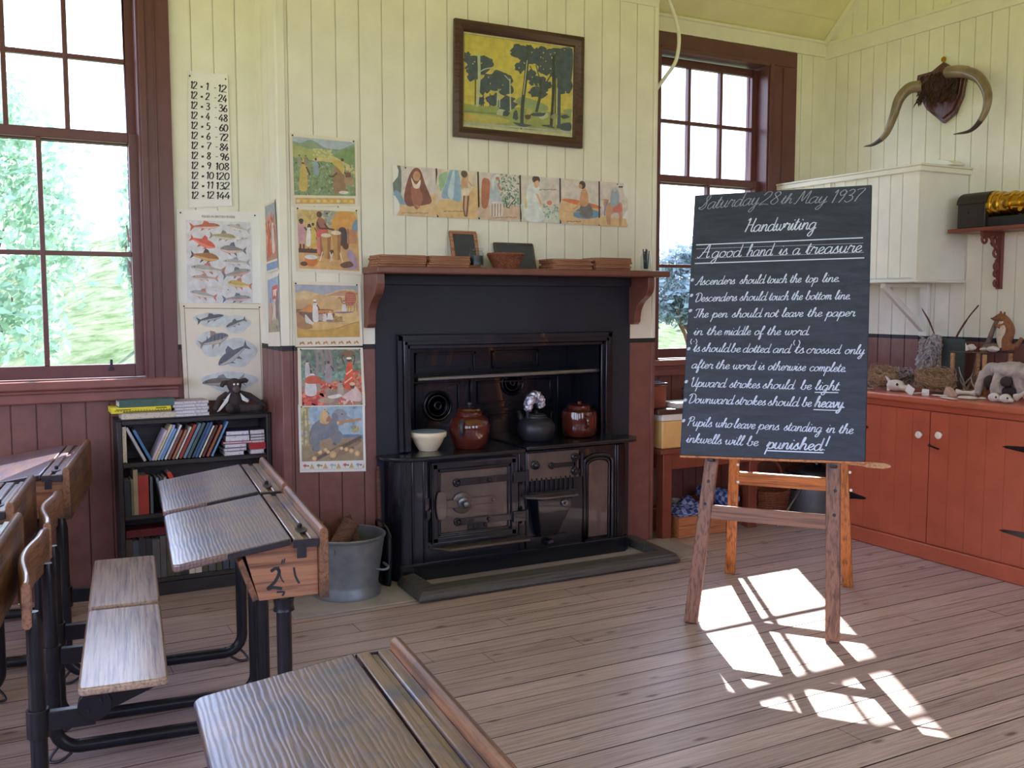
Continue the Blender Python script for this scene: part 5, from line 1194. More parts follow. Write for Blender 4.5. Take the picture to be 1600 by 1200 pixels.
def F(pts): return [zf(*p) for p in pts]
A.po(F([(132,172),(1055,305),(1050,1018),(132,940)]), YL); A.po(F([(132,780),(300,800),(600,810),(860,850),(1050,860),(1050,1012),(132,936)]), GR); A.po(F([(132,840),(420,860),(430,875),(132,852)]), (120,140,110)); A.sm(F([(132,860),(240,868),(400,890),(520,930),(400,955),(132,930)]), (186,180,96)); A.po(F([(132,866),(225,874),(225,925),(132,918)]), (206,176,96))
A.sm(F([(560,760),(600,720),(660,725),(760,760),(840,800),(820,840),(640,810)]), (150,164,120)); A.sm(F([(980,830),(1050,820),(1050,860),(980,850)]), (150,164,120))
rr = random.Random(21)
def crownp(cx, cy, rx, ry, n=16, j=.3): return [(cx+rx*math.cos(a)*(1+rr.uniform(-j,j)), cy+ry*math.sin(a)*(1+rr.uniform(-j,j))) for a in [2*PI*k/n for k in range(n)]]
for cx, cy, rx, ry in ((245,440,100,95),(215,520,60,60),(300,430,75,50),(390,590,120,90),(450,560,80,60),(470,650,70,50),(290,640,50,55),(375,740,55,50),(480,780,90,60),(275,760,30,35),(340,745,25,30),(160,360,25,30)): A.sm(F(crownp(cx, cy, rx, ry)), BG)
for cx, cy, rx, ry in ((580,320,75,60),(680,350,90,70),(770,370,100,80),(830,450,80,80),(600,460,55,50),(690,520,50,40),(740,580,80,45),(750,680,80,45),(830,620,50,40),(900,520,40,40),(560,330,45,30)): A.sm(F(crownp(cx, cy, rx, ry)), BG)
A.sm(F([(930,305),(1050,310),(1048,560),(1000,680),(930,680),(925,560),(890,560),(900,420),(880,340)]), BG); A.sm(F(crownp(880,335,70,45)), BG); A.sm(F(crownp(1010,620,45,60)), BG)
r2 = random.Random(6)
for _ in range(46):
    x, y = r2.choice([(245,440),(390,600),(680,360),(800,430),(740,600),(900,330),(600,450),(960,660)]); x += r2.gauss(0,55); y += r2.gauss(0,45); u, v = zf(x, y); A.el(u, v, .006, .008, r2.choice([YL, (206,196,120), (190,170,90)]), 0, 6)
A.li(F([(250,345),(255,560),(240,805)]),.024,PA); A.li(F([(262,500),(310,475),(375,465)]),.011,PA); A.li(F([(225,560),(225,790)]),.012,(110,96,60)); A.li(F([(410,680),(405,800)]),.013,PA); A.li(F([(425,690),(425,810)]),.01,PA); A.li(F([(510,560),(518,840)]),.011,PA); A.li(F([(465,530),(510,580)]),.008,PA); A.li(F([(290,680),(290,800)]),.01,BG); A.li(F([(345,690),(345,805)]),.009,BG)
for pts, w, c in (([(660,270),(645,550),(622,760),(615,960)],.032,(70,78,76)), ([(655,400),(640,560),(625,700)],.008,PA), ([(770,560),(775,680),(740,850)],.026,(76,80,66)), ([(680,450),(760,600)],.009,BG), ([(870,520),(780,660)],.012,BG), ([(730,440),(765,560)],.01,BG), ([(885,360),(885,700),(870,980)],.026,(60,66,64)), ([(905,560),(905,870)],.014,(90,90,60)), ([(935,330),(935,700),(938,990)],.036,BG), ([(920,640),(920,960)],.009,PA)): A.li(F(pts), w, c)
for cx, cy, rx, ry, c in ((440,855,45,25,PA),(480,865,30,25,BG),(560,880,25,40,BG),(680,860,30,35,(190,180,110)),(665,890,30,20,(90,80,60)),(800,880,40,30,PA),(760,870,60,18,BG),(900,890,30,25,(150,150,110)),(990,890,40,16,BG)): A.sm(F(crownp(cx, cy, rx, ry, 10, .25)), c)
for pts in ([(540,940),(620,950),(700,965),(620,980)], [(780,965),(860,960),(900,990)], [(940,960),(1040,940),(1046,1010),(960,1000)]): A.sm(F(pts), BG)
A.po(F([(132,936),(1050,1014),(1050,1040),(132,962)]), (180,184,164)); A.li(F([(510,985),(590,993)]),.004,(90,90,80)); A.li(F([(635,997),(720,1004)]),.004,(90,90,80)); A.el(*zf(610,994),.008,.009,(90,90,80))
for a, b in (((132,172),(1055,305)),((132,172),(132,962))): A.li(F([a,b]),.004,(150,130,60))
A.done('print', t)
mb = MB(); mb.add([Pi(0,0)+Nv*.004,Pi(1,0)+Nv*.004,Pi(1,1)+Nv*.004,Pi(0,1)+Nv*.004], [(0,1,2,3)]); mb.build('picture_glass', M_glass, t, smooth=False)
# ================================================================ SCHOOL DESKS
def rounded(x0, x1, y0, y1, r, corners, n=5):
    pts = []
    for (cx, cy, a0, on) in ((x1-r,y0+r,-PI/2,corners[1]),(x1-r,y1-r,0,corners[2]),(x0+r,y1-r,PI/2,corners[3]),(x0+r,y0+r,PI,corners[0])):
        if on: pts += [(cx+r*math.cos(a0+PI/2*k/n), cy+r*math.sin(a0+PI/2*k/n)) for k in range(n+1)]
        else: pts.append({-PI/2:(x1,y0),0:(x1,y1),PI/2:(x0,y1),PI:(x0,y0)}[a0])
    return pts
def make_desk(label, loc, rz, W=.65, group=None, mark=False, seat=True):
    d = thing('school_desk', label, 'desk', loc, rz, group)
    zf, zb, L = .705, .752, .31
    top = lambda a: zf + (zb-zf)*a/L
    mb = MB(); poly = rounded(0, L, 0, W, .022, (1,0,0,1))
    mb.prism(poly, -.02, 0, lambda a, b, e: (a, b, top(a)+e)); lid = mb.build('lid', M_lid, d, bev=.005, seg=3)
    mb = MB()
    for b0, b1, b in ((-.0025, .0, 0), (W, W+.0025, W)):
        mb = MB(); mb.prism([(.14, top(.14)-.018), (L-.004, top(L)-.018), (L-.004, top(L)-.002), (.14, top(.14)-.002)], b0, b1, lambda a, z, e: (a, e, z))
        mb.lathe([(.007,-.006),(.007,.006)], (L-.014, b, top(L)-.011), 10, 0, Matrix.Rotation(PI/2,3,'X')); mb.build('lid_strap', M_strap, lid, bev=.001)
    # pen tray shelf: two strips with a groove between
    s0, s1, zs = L+.006, .386, .75
    mb = MB(); mb.box(s0, s0+.028, 0, W, zs-.016, zs); mb.box(s0+.044, s1, 0, W, zs-.016, zs); mb.box(s0+.028, s0+.044, 0, W, zs-.018, zs-.007)
    mb.build('pen_tray', M_lidy, d, bev=.003)
    for b in (-.0015, W+.0015): mb = MB(); mb.box(s0-.002, s1, b-.0015, b+.0015, zs-.026, zs-.003); mb.box(s0+.008, s0+.034, b-.003, b+.003, zs-.055, zs-.02); mb.build('tray_strap', M_strap, d, bev=.002)
    mb = MB(); mb.lathe([(.024,0),(.024,.003),(0,.003)], (0,0,0), 20); mb.v = [(x*.7+s0+.036, y*1.5+.1, z+zs) for x, y, z in mb.v]; mb.lathe([(.006,0),(.008,.008),(.004,.012),(0,.012)], (s0+.036, .12, zs+.003), 12)
    mb.build('inkwell_cover', M_strap, d)
    # back board with a rounded rail
    mb = MB(); prof = [(.386,.575),(.412,.575),(.412,.762),(.408,.771),(.399,.776),(.39,.771),(.386,.762)]
    mb.prism(prof, 0, W, lambda a, z, e: (a, e, z)); mb.build('back_board', M_boxend, d, bev=.002)
    # book box
    mb = MB(); end = [(.188,top(.188)-.0225),(L,top(L)-.0225),(L,.7335),(.3855,.7335),(.3855,.58),(.223,.58)]
    for b in (.02, W-.038): mb.prism(end, b, b+.018, lambda a, z, e: (a, e, z))
    mb.box(.223, .3855, .038, W-.038, .58, .592); mb.build('book_box', M_box, d, bev=.002)
    mb = MB(); mb.prism([(.168,.697),(.182,.705),(.222,.588),(.206,.582)], .022, W-.022, lambda a, z, e: (a, e, z-.004)); mb.build('front_board', M_boxend, d, bev=.002)
    # iron tube frames: seat post, floor runner, desk upright
    for b in (.03, W-.14):
        r = .07; xa, xb = -.335, .29; zr = .034
        pts = [(xb, b, .582), (xb, b, .3)] + [(xb-r+r*math.cos(t), b, zr+r-r*math.sin(t)) for t in [PI/2*k/6 for k in range(7)]]
        pts += [(xa+r-r*math.sin(t), b, zr+r-r*math.cos(t)) for t in [PI/2*k/6 for k in range(7)]] + [(xa, b, .3), (xa, b, .58), (xa, b, .615)]
        mb = MB(); mb.tube(pts, [.021]*(len(pts)-2)+[.02, .012], 12); mb.build('frame_tube', M_frame, d)
        for x, s in ((xb-.045, 1), (xa+.045, -1)):
            mb = MB(); mb.tube(crom([(x+s*.03, b, .05), (x+s*.055, b-.012, .022), (x+s*.06, b-.022, .006), (x+s*.03, b-.024, .0055), (x, b-.01, .02)], 4), .005, 7); mb.ball((x-s*.02, b, .052), .006, .006, .006, 8); mb.build('foot', M_strap, d)
        mb = MB(); mb.lathe([(.03,.545),(.026,.56),(.03,.579),(.0,.58)], (xb, b, 0), 16); mb.build('frame_socket', M_frame, d)
        # seat arm: clamp on the post, hinge plate, arm under the seat
        mb = MB(); mb.lathe([(.028,.285),(.028,.36)], (xa, b, 0), 16); mb.box(xa, -.2, b-.012, b+.012, .3, .35)
        mb.lathe([(.042,-.015),(.042,.015)], (-.2, b, .352), 24, 0, Matrix.Rotation(PI/2,3,'X'))
        mb.prism([(-.225,.392),(-.03,.392),(-.03,.386),(-.16,.335),(-.2,.325),(-.232,.372)], b-.008, b+.008, lambda a, z, e: (a, e, z))
        for q in ((-.215,.34),(-.185,.365)): mb.ball((q[0], b-.016, q[1]), .005, .004, .005, 8)
        mb.build('seat_bracket', M_frame, d, bev=.002)
    mb = MB(); poly = rounded(-.238, -.018, -.02, W+.0, .018, (1,1,1,1)); mb.prism(poly, .3925, .414, lambda a, b, e: (a, b, e)); mb.build('seat', M_seat, d, bev=.006, seg=3)
    mb = MB(); n = 24; vs = []
    for k in range(n+1):
        t = k/n; b = .0 + (W-.01)*t; c = -.348 - .034*math.sin(PI*min(1, t*1.25))**1.5 + .008*math.sin(2*PI*t)
        for da, z in ((.011,.59),(.011,.695),(.004,.704),(-.006,.704),(-.012,.695),(-.012,.59),(-.006,.583),(.005,.583)): vs.append((c+da, b, z + (0 if .06 < t < .94 else -.006)))
    mb.add(vs, [(k*8+i, k*8+(i+1)%8, (k+1)*8+(i+1)%8, (k+1)*8+i) for k in range(n) for i in range(8)] + [tuple(range(8)), tuple(range((n+1)*8-1, n*8-1, -1))]); mb.build('backrest', M_rest, d, bev=.003)
    if mark:
        mb = MB(); Pm = lambda a, z: Vector((a, .0196, z)); N = Vector((0,-1,0))
        for pts, w in (([(.255,.66),(.27,.667),(.278,.655),(.266,.63),(.246,.612),(.262,.614),(.285,.608)], .009), ([(.276,.672),(.282,.64),(.29,.625)], .0035), ([(.318,.665),(.322,.64),(.332,.618)], .006), ([(.288,.69),(.285,.678)], .004), ([(.294,.692),(.291,.68)], .004), ([(.27,.6),(.29,.598),(.285,.588)], .006)):
            mb.ribbon(crom([Pm(*p) for p in pts], 5), N, w, .0006)
        mb.build('painted_number', M_ink, d, smooth=False)
    return d
def axes(rz): c, s = math.cos(rz), math.sin(rz); return Vector((c, s, 0)), Vector((-s, c, 0))
ra = R(-6.5); Xa, Ya = axes(ra); oA = Vector((.39, 2.625, 0))
make_desk('wooden school desk with a dark figure 2 painted on its orange end panel', oA, ra, .66, 'school desks', True)
make_desk('wooden school desk close behind the desk marked 2, next to the bookcase', oA + Ya*.715, ra, .6, 'school desks')
rb = R(-5); Xb, Yb = axes(rb)
make_desk('nearest school desk, only its worn lid and pen tray in view at the bottom', Vector((.304, 1.851, 0)) - Yb*.7, rb, .7, 'school desks').scale = (1, 1, .924)
rc = R(-10); Xc, Yc = axes(rc); pc = at(103, 738, z=.773); make_desk('school desk under the left window with a bright streak of sun on its lid', Vector((pc.x+.018, pc.y+.1, 0)) - Xc*.412, rc, .8, 'school desks')
rd = R(-8.5); Xd, Yd = axes(rd); pd = at(22, 786, z=.773); make_desk('school desk cut by the left edge, just in front of the sunlit desk', Vector((pd.x, pd.y, 0)) - Xd*.412, rd, .53, 'school desks')
pd = at(36, 801, z=.773); make_desk('nearer desk cut by the left edge, its dark back board beside the wavy seat backrests', Vector((pd.x, pd.y, 0)) - Xd*.412 - Yd*.66, rd, .66, 'school desks')

# ================================================================ BOOKCASE
YBK = 4.775; DB = 4.944
pt = {k: at(*v, y=YBK) for k, v in dict(tl=(183,658), tr=(431,646), s2=(188,724), s2r=(429,709), s3=(192,808), s4=(253,915), l=(190,760), r=(432,700)).items()}
BX0, BX1 = .483, 1.196
zt, z2_, z3_, z4_ = (pt['tl'].z+pt['tr'].z)/2, (pt['s2'].z+pt['s2r'].z)/2, pt['s3'].z, .085
bc = thing('bookcase', 'low black bookcase of crowded shelves standing between window and chimney breast', 'bookcase', (BX0, YBK, .0007))
w_, dp = BX1-BX0, DB-YBK
for x in (0, w_-.022): MB().box(x, x+.022, 0, dp, 0, zt-.0015).build('side_panel', M_bookcase, bc, bev=.003)
for nm, z in (('top_board', zt), ('shelf', z2_), ('shelf', z3_), ('bottom_board', z4_)): MB().box(.0225, w_-.0225, .002, dp-.01, z-.022, z).build(nm, M_bookcase, bc, bev=.003)
MB().box(-.004, w_+.004, -.004, dp, zt, zt+.004).build('top_edge', M_bookcase, bc, bev=.002)
MB().box(.0225, w_-.0225, dp-.0095, dp, 0, zt-.001).build('back_panel', M_bookcase, bc)
MB().box(.0225, w_-.0225, .004, .02, 0, z4_-.024).build('plinth', M_bookcase, bc)
zt += .005
M_page = wood('book_pages', srgb(206,192,174), srgb(222,210,194), srgb(190,174,156), 1, .8, 2, 0, None, .1)
M_pagew = wood('white_book_pages', srgb(214,208,212), srgb(228,224,228), srgb(192,186,192), 1, .8, 2, 0, None, .1)
def book(label, t, h, d, col, loc, tilt=0, flat=False, rz=0, group=None, pages=None, parts=False, pivot='l', spine=True):
    """t thick, h tall, d deep; spine towards the room"""
    cov = cm(*col, .55, .18, 14); pg = pages or M_page; c = .0022
    def cover(mb, mi): mb.box(0,t,0,c,0,h,mi); mb.box(0,c,c,d,0,h,mi); mb.box(t-c,t,c,d,0,h,mi)
    def page(mb, mi): mb.box(c,t-c,c,d-.003,.003,h-.003,mi)
    def xf(mb):
        out = []
        for x, y, z in mb.v:
            if pivot == 'r': x -= t
            if not spine: y = d - y                       # fore-edge towards the room
            if flat: x, y, z = z - h/2, y, x              # lying on its side, spine to the front
            out.append((x, y, z))
        mb.v = out
    if parts:
        o = thing('book', label, 'book', loc, rz, group)
        for nm, fn, m in (('cover', cover, cov), ('pages', page, pg)): mb = MB(); fn(mb, 0); xf(mb); mb.build(nm, m, o, smooth=False)
    else:
        mb = MB(); cover(mb, 0); page(mb, 1); xf(mb); o = mb.build('book', [cov, pg], smooth=False); tag(o, label, 'book', group); o.location = loc
    o.rotation_euler = (0, tilt, rz); return o
ORD = 'first second third fourth fifth sixth seventh eighth ninth tenth eleventh twelfth thirteenth fourteenth fifteenth sixteenth seventeenth eighteenth nineteenth twentieth twenty-first twenty-second twenty-third twenty-fourth'.split()
def bx(px, z): return at(px, 640, y=YBK).x
# on top: left pile
def topx(px): return at(px, 640, y=4.80).x
xL, xR = topx(188), topx(268)
xc = (xL+xR)/2
book('thick book with pinkish page edges under the yellow game box', .03, .245, .125, (120,112,120), (xc+.01, 4.785, zt), flat=True, parts=True, spine=False, group='books on top of the bookcase')
gb = thing('game_box', 'bright yellow flat box with a black patterned edge between two books', 'box', (xc-.02, 4.78, zt+.0305))
MB().box(-.135,.13,0,.135,0,.026).build('box_base', cm(222,206,60,.5), gb, bev=.002)
mb = MB()
mb.box(-.085,.1275,-.0012,0,.003,.0075)
for k in range(20): mb.box(-.12+k*.0125,-.1135+k*.0125,-.001,0,.0095,.0125)
mb.box(-.115,-.05,-.001,0,.015,.0185); mb.box(.06,.11,-.001,0,.017,.021); mb.build('box_print', cm(60,58,40,.5), gb, smooth=False)
book('dark green cloth book lying on top of the yellow box', .03, .25, .12, (72,100,96), (xc+.005, 4.785, zt+.057), flat=True, parts=True, spine=True, group='books on top of the bookcase', rz=R(2))
xm = (topx(270)+topx(326))/2; z = zt
for k, (nm, rz, c_) in enumerate((('lowest', 2, (170,166,180)), ('second', -2, (200,196,206)), ('third', 3, (150,150,176)), ('fourth', -1, (186,180,196)), ('topmost, curling', 5, (170,160,170)))):
    book('%s pale exercise book in the stack beside the soft toy' % nm, .0145, .165, .12, c_, (xm+.004*(-1)**k, 4.79, z), flat=True, rz=R(rz), group='exercise books on top of the bookcase', pages=M_pagew, spine=False); z += .0149
# upper shelf
zs = z2_ + .0012; print('GAPS', zt-z2_, z2_-z3_, z3_-z4_); yb_ = YBK + .012; H1 = zt - z2_ - .03
def wx(px, zz): return at(px, 715, y=yb_).x
book('single upright cream book at the left end of the upper shelf', .017, .172, .12, (206,196,176), (max(wx(188.5,0), BX0+.0245), yb_, zs), group='books on the upper shelf', spine=False)
for px, col, nm, h in ((221,(170,166,170),'grey',.18), (230,(70,116,160),'blue',.165)):
    book('%s book leaning to the left in the gap on the upper shelf' % nm, .012, h, .12, col, (wx(px,0)+.012, yb_, zs+.001), tilt=-R(26), group='books on the upper shelf', pivot='l')
lean = [(238,(196,180,196),.155,.010,'lilac'),(243,(206,190,150),.185,.009,'buff'),(249,(150,170,206),.18,.010,'pale blue'),(255,(110,150,196),.16,.011,'sky blue'),(262,(206,206,210),.178,.009,'white'),(269,(130,84,74),.15,.012,'brown'),(277,(170,110,90),.15,.010,'tan'),(283,(196,196,190),.165,.008,'cream'),(291,(150,66,56),.175,.013,'brick red'),(299,(110,130,150),.18,.012,'slate blue'),(307,(76,96,96),.19,.013,'green-grey'),(315,(62,84,106),.192,.010,'navy'),(321,(66,100,150),.19,.011,'royal blue'),(327,(210,206,196),.165,.007,'ivory'),(334,(96,60,54),.165,.011,'dark brown'),(343,(150,90,70),.165,.011,'russet'),(351,(110,150,190),.185,.008,'bright blue')]
for i, (px, col, h, t, nm) in enumerate(lean):
    book('%s book, %s in the row leaning right on the upper shelf' % (nm, ('first from the left' if i == 0 else ORD[i]+' from the left')), t, min(h, .182), .12, col, (wx(240+(px-238)*.82,0), yb_, zs+.0015), tilt=R(25.5), group='books on the upper shelf', pivot='r')
def pile(px0, px1, items, where, grp, y=yb_, z=zs):
    x = (at(px0, 700, y=y).x + at(px1, 700, y=y).x)/2; L = at(px1, 700, y=y).x - at(px0, 700, y=y).x
    for i, (nm, t, col, sc, rz, dx) in enumerate(items):
        pos = 'top' if i == len(items)-1 else ('bottom' if i == 0 else ordn[i])
        book('%s book, %s of the pile %s' % (nm, pos + ('' if pos in ('top','bottom') else ' from the bottom'), where), t, L*sc, .13, col, (x+dx, y, z), flat=True, rz=R(rz), group=grp, pages=M_pagew, spine=(nm == 'red')); z += t+.0004
pile(350, 386, [('pale grey',.02,(170,160,170),.85,0,-.005),('white edged',.016,(120,110,130),1.0,1,0),('dark edged',.02,(90,84,96),.95,-2,.002),('thin red',.01,(176,80,80),1.25,-5,.01),('thick grey',.03,(110,110,130),1.05,-3,.012),('dark blue',.022,(66,70,96),1.0,-4,.012)], 'right of the leaning row', 'books on the upper shelf')
pile(391, 414, [('pale',.022,(176,160,166),.95,0,.0),('red',.032,(176,54,58),1.1,1,0),('pinkish',.012,(170,140,140),.95,-1,.002),('brown',.015,(106,90,86),1.02,2,.002),('grey',.013,(130,120,126),1.0,0,.002),('dark',.024,(80,64,62),1.02,-1,.0)], 'at the upper shelf right end', 'books on the upper shelf')
# middle shelf
zs = z3_ + .0012
mid = [(188,.03,.165,(56,58,76),'dark navy'),(204.5,.015,.17,(110,116,90),'olive'),(209.5,.02,.215,(166,150,130),'tall fawn'),(217,.046,.185,(170,64,62),'wide red'),(235.5,.012,.175,(90,100,116),'thin slate')]
for px, t, h, col, nm in mid: book('%s upright book on the middle shelf' % nm, t, h, .125, col, (max(at(px, 790, y=yb_).x, BX0+.0245), yb_, zs), group='books on the middle shelf')
for k, (px, col, nm) in enumerate(((252,(120,140,166),'blue-grey'),(258,(96,84,84),'brown'),(264,(150,160,176),'pale blue'))): book('%s book leaning left behind the desk lid on the middle shelf' % nm, .012, .17, .12, col, (at(px, 790, y=yb_).x+.014, yb_, zs+.001), tilt=-R(12), group='books on the middle shelf')
book('small red book leaning left, its top showing over the desk lid', .02, .2, .12, (206,70,56), (at(290, 790, y=yb_).x, yb_, zs+.001), tilt=-R(24), group='books on the middle shelf')
for k, (px, col, nm) in enumerate(((345,(120,110,100),'grey-brown'),(366,(96,66,60),'maroon'),(384,(90,100,96),'dark green'))): book('%s upright book at the hidden right part of the middle shelf' % nm, .03, .14, .125, col, (at(px, 790, y=yb_).x, yb_, zs), group='books on the middle shelf')
# bottom shelf
zs = z4_ + .0012
rnd = random.Random(9)
px = 197; i = 0
while px < 420:
    t = rnd.choice([.026,.03,.034]); h = .185+.02*rnd.random(); white = i in (9,10)
    nm, col = ('white', (206,196,190)) if white else rnd.choice([('dark blue',(74,78,92)),('dark olive',(84,80,66)),('dark brown',(74,62,58)),('grey',(92,88,92)),('black',(56,54,60))])
    x = at(px, 870, y=yb_).x
    if x + t > BX1-.075: break
    book('%s old volume, %s along the bottom shelf' % (nm, ('leftmost' if i == 0 else ORD[i]+' from the left')), t, h - (.02 if white else 0), .125, col, (x, yb_, zs), group='old volumes on the bottom shelf'); px += (t+.0025)/(.713/243); i += 1
book('dark crimson book lying flat on the old volumes of the bottom shelf', .035, .2, .12, (96,32,40), (at(228, 870, y=yb_).x+.016, yb_, zs+.2062), flat=True, group='old volumes on the bottom shelf')

# ---------------------------------------------------------------- soft toy
p = at(366, 640, y=4.84)
mk = thing('soft_toy', 'dark brown long limbed soft toy monkey slumped on top of the bookcase', 'toy', (p.x, 4.845, zt+.002))
mb = MB()
mb.ball((0,0,.055), .042, .036, .06); mb.ball((.002,-.01,.135), .036, .034, .036); mb.ball((.004,-.034,.12), .023, .02, .022)
mb.tube([(-.03,-.0,.095),(-.07,-.01,.07),(-.095,-.025,.03),(-.1,-.035,.014)], [.015,.015,.014,.013], 10); mb.tube([(.03,0,.095),(.075,-.005,.08),(.115,-.012,.05),(.15,-.02,.022)], [.015,.016,.015,.014], 10)
mb.tube([(-.02,-.02,.022),(-.03,-.05,.022),(-.025,-.055,.03)], [.02,.02,.02], 10); mb.tube([(.025,-.02,.02),(.07,-.03,.02),(.1,-.04,.02)], [.02,.019,.018], 10); mb.ball((-.03,-.05,.028), .022, .018, .024); mb.ball((.105,-.04,.02), .03, .02, .018)
for pts in ([(-.028,-.005,.15),(-.05,-.01,.148),(-.062,-.014,.13)], [(.03,-.005,.152),(.055,-.008,.158),(.068,-.012,.15)]): mb.tube(pts, [.012,.014,.011], 8)
mb.build('toy_body', M_plush, mk, remesh=.0045)
mb = MB(); mb.ball((.005,-.043,.118), .02, .014, .019); mb.build('muzzle', M_plushm, mk)
for x in (-.006, .012): mb = MB(); mb.ball((x,-.045,.142), .0055, .004, .0055, 10); mb.build('eye', M_knob, mk)
mb = MB(); mb.prism([(-.035,.085),(-.02,.1),(-.035,.055),(-.075,.012),(-.09,.008),(-.06,.05)], -.032, -.024, lambda a, b, e: (a, e+.0, b)); mb.build('scarf_end', M_enamel, mk, bev=.002)
mb = MB(); mb.prism([(.025,.098),(.045,.08),(.07,.055),(.06,.048),(.035,.06),(.03,.08)], -.03, -.022, lambda a, b, e: (a, e, b)); mb.build('scarf_end', M_enamel, mk, bev=.002)
# ================================================================ EASEL AND BLACKBOARD
EM = Vector((2.811, 3.0365, 0)); EU = Vector((.61685, -.78708, 0)); EB = Vector((.78708, .61685, 0))
erz = math.atan2(EU.y, EU.x); TL = R(12)
ea = thing('easel', 'four legged wooden easel carrying the blackboard in the middle of the floor', 'easel', EM, erz)
ev = Vector((0, math.sin(TL), math.cos(TL)))                # up the front frame, local
en = Vector((0, -math.cos(TL), math.sin(TL)))               # out of the front frame
def EP(u, v, d=0): return Vector((u, 0, 0)) + ev*v + en*d
def leg(u0, u1, v1, w, t, back=False, mat=M_easel):
    mb = MB()
    f = (lambda u, v, d: EP(u, v, d)) if not back else (lambda u, v, d: Vector((u, .851, 0)) + Vector((0, -math.sin(TL), math.cos(TL)))*v + Vector((0, -math.cos(TL), -math.sin(TL)))*d)
    v0 = t*.25*math.tan(TL) + .002
    mb.add([f(u0-w/2, v0*(1 if back else .2), -t/2), f(u0+w/2, v0*(1 if back else .2), -t/2), f(u0+w/2, v0*(.2 if back else 1), t/2), f(u0-w/2, v0*(.2 if back else 1), t/2)] + [f(u1-w/2, v1, -t/2), f(u1+w/2, v1, -t/2), f(u1+w/2, v1, t/2), f(u1-w/2, v1, t/2)],
           [(0,1,2,3),(7,6,5,4)]+[(i, 4+i, 4+(i+1)%4, (i+1)%4) for i in range(4)])
    for p in range(len(mb.v)): mb.v[p] = (mb.v[p][0], mb.v[p][1], max(mb.v[p][2], .001))
    return mb.build('leg', mat, ea, bev=.003)
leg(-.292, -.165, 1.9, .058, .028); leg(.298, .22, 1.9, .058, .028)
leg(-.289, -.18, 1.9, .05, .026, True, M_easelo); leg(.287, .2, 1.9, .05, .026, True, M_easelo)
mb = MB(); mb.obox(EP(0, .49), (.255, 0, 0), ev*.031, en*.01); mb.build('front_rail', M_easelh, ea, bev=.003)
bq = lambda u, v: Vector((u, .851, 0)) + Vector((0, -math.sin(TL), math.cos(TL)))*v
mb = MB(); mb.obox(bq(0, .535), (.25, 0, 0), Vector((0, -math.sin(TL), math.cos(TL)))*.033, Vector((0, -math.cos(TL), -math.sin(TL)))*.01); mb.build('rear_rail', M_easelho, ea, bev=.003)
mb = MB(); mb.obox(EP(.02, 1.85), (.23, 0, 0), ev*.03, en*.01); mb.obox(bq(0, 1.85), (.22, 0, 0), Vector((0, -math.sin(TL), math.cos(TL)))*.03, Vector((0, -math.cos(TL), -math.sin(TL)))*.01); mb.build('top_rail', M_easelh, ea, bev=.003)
wP0 = EM; wN = (EU.cross(EB*math.sin(TL)+Vector((0,0,math.cos(TL))))).normalized()
Mi = Matrix.Translation(EM) @ Matrix.Rotation(erz, 4, 'Z'); Minv = Mi.inverted()
if (Mi.to_3x3() @ en).dot(wN) < 0: wN = -wN
for px, py in ((1107,752),(1101.5,787),(1305,767),(1303.5,805)):  # black discs stand in for the dark inside the front leg holes
    c = Minv @ at_plane(px, py, EM + wN*.0145, wN); q = MB()
    q.lathe([(.0075,-.002),(.0075,.0008),(0,.0008)], tuple(c), 12, 0, en.to_track_quat('Z','Y').to_matrix()); q.build('peg_hole', M_black, ea)
bw = Vector((EU.y*0, 0, 0)); nb_w = Mi.to_3x3() @ Vector((0, -math.cos(TL), -math.sin(TL)))
for px, py in ((1153,726),(1153,753),(1328,738),(1329.5,766)):  # pale discs stand in for daylight shining through the rear leg holes
    c = Minv @ at_plane(px, py, EM + EB*.851 + nb_w*.0135, nb_w); q = MB()
    q.lathe([(.007,-.002),(.007,.002),(.003,.004),(0,.004)], tuple(c), 12, 0, Vector((0,-math.cos(TL),-math.sin(TL))).to_track_quat('Z','Y').to_matrix()); q.build('lit_hole_disc', M_knob, ea)
for px, py in ((1112,719),(1302,729)):
    c = Minv @ at_plane(px, py, EM + wN*.03, wN); MB().obox(c, (.013,0,0), ev*.006, en*.032).build('board_peg', M_black, ea, bev=.002)

BD = .034                                          # front of the board stands this far off the legs
bP0 = EM + wN*BD
cor = [at_plane(*q, bP0, wN) for q in ((1085.5,305),(1362.5,288.5),(1352,722),(1062,711.5))]
bb = thing('blackboard', 'large blackboard covered in white copperplate handwriting, standing on the easel', 'blackboard', (cor[2]+cor[3])/2)
cl = [c - bb.location for c in cor]
bu = ((cl[1]-cl[0])+(cl[2]-cl[3])).normalized(); bvv = wN.cross(bu).normalized()
if bvv.z < 0: bvv = -bvv
def board_mat():
    m, nt, bs = newmat('chalky_blackboard'); v = coords(nt, (1.2, 1.2, 6)); w = coords(nt)
    f = noise(nt, v, 5, 6, .65, .5); g = noise(nt, coords(nt, (40, 40, 400)), 1, 2, .5)
    c = ramp(nt, f, [(.3, srgb(26, 32, 46)), (.62, srgb(46, 55, 74)), (.8, srgb(62, 72, 92))])
    c = mixc(nt, .25, c, ramp(nt, g, [(.4, (.6,.6,.6,1)), (.6, (1.15,1.15,1.15,1))]), 'MULTIPLY')
    link(nt, c, bs.inputs['Base Color']); bs.inputs['Roughness'].default_value = .55; return m
M_board = board_mat()
mb = MB(); mb.add([c for c in cl] + [c - wN*.018 for c in cl], [(3,2,1,0),(4,5,6,7)] + [(i, (i+1)%4, 4+(i+1)%4, 4+i) for i in range(4)]); mb.build('board_panel', M_board, bb, bev=.004)
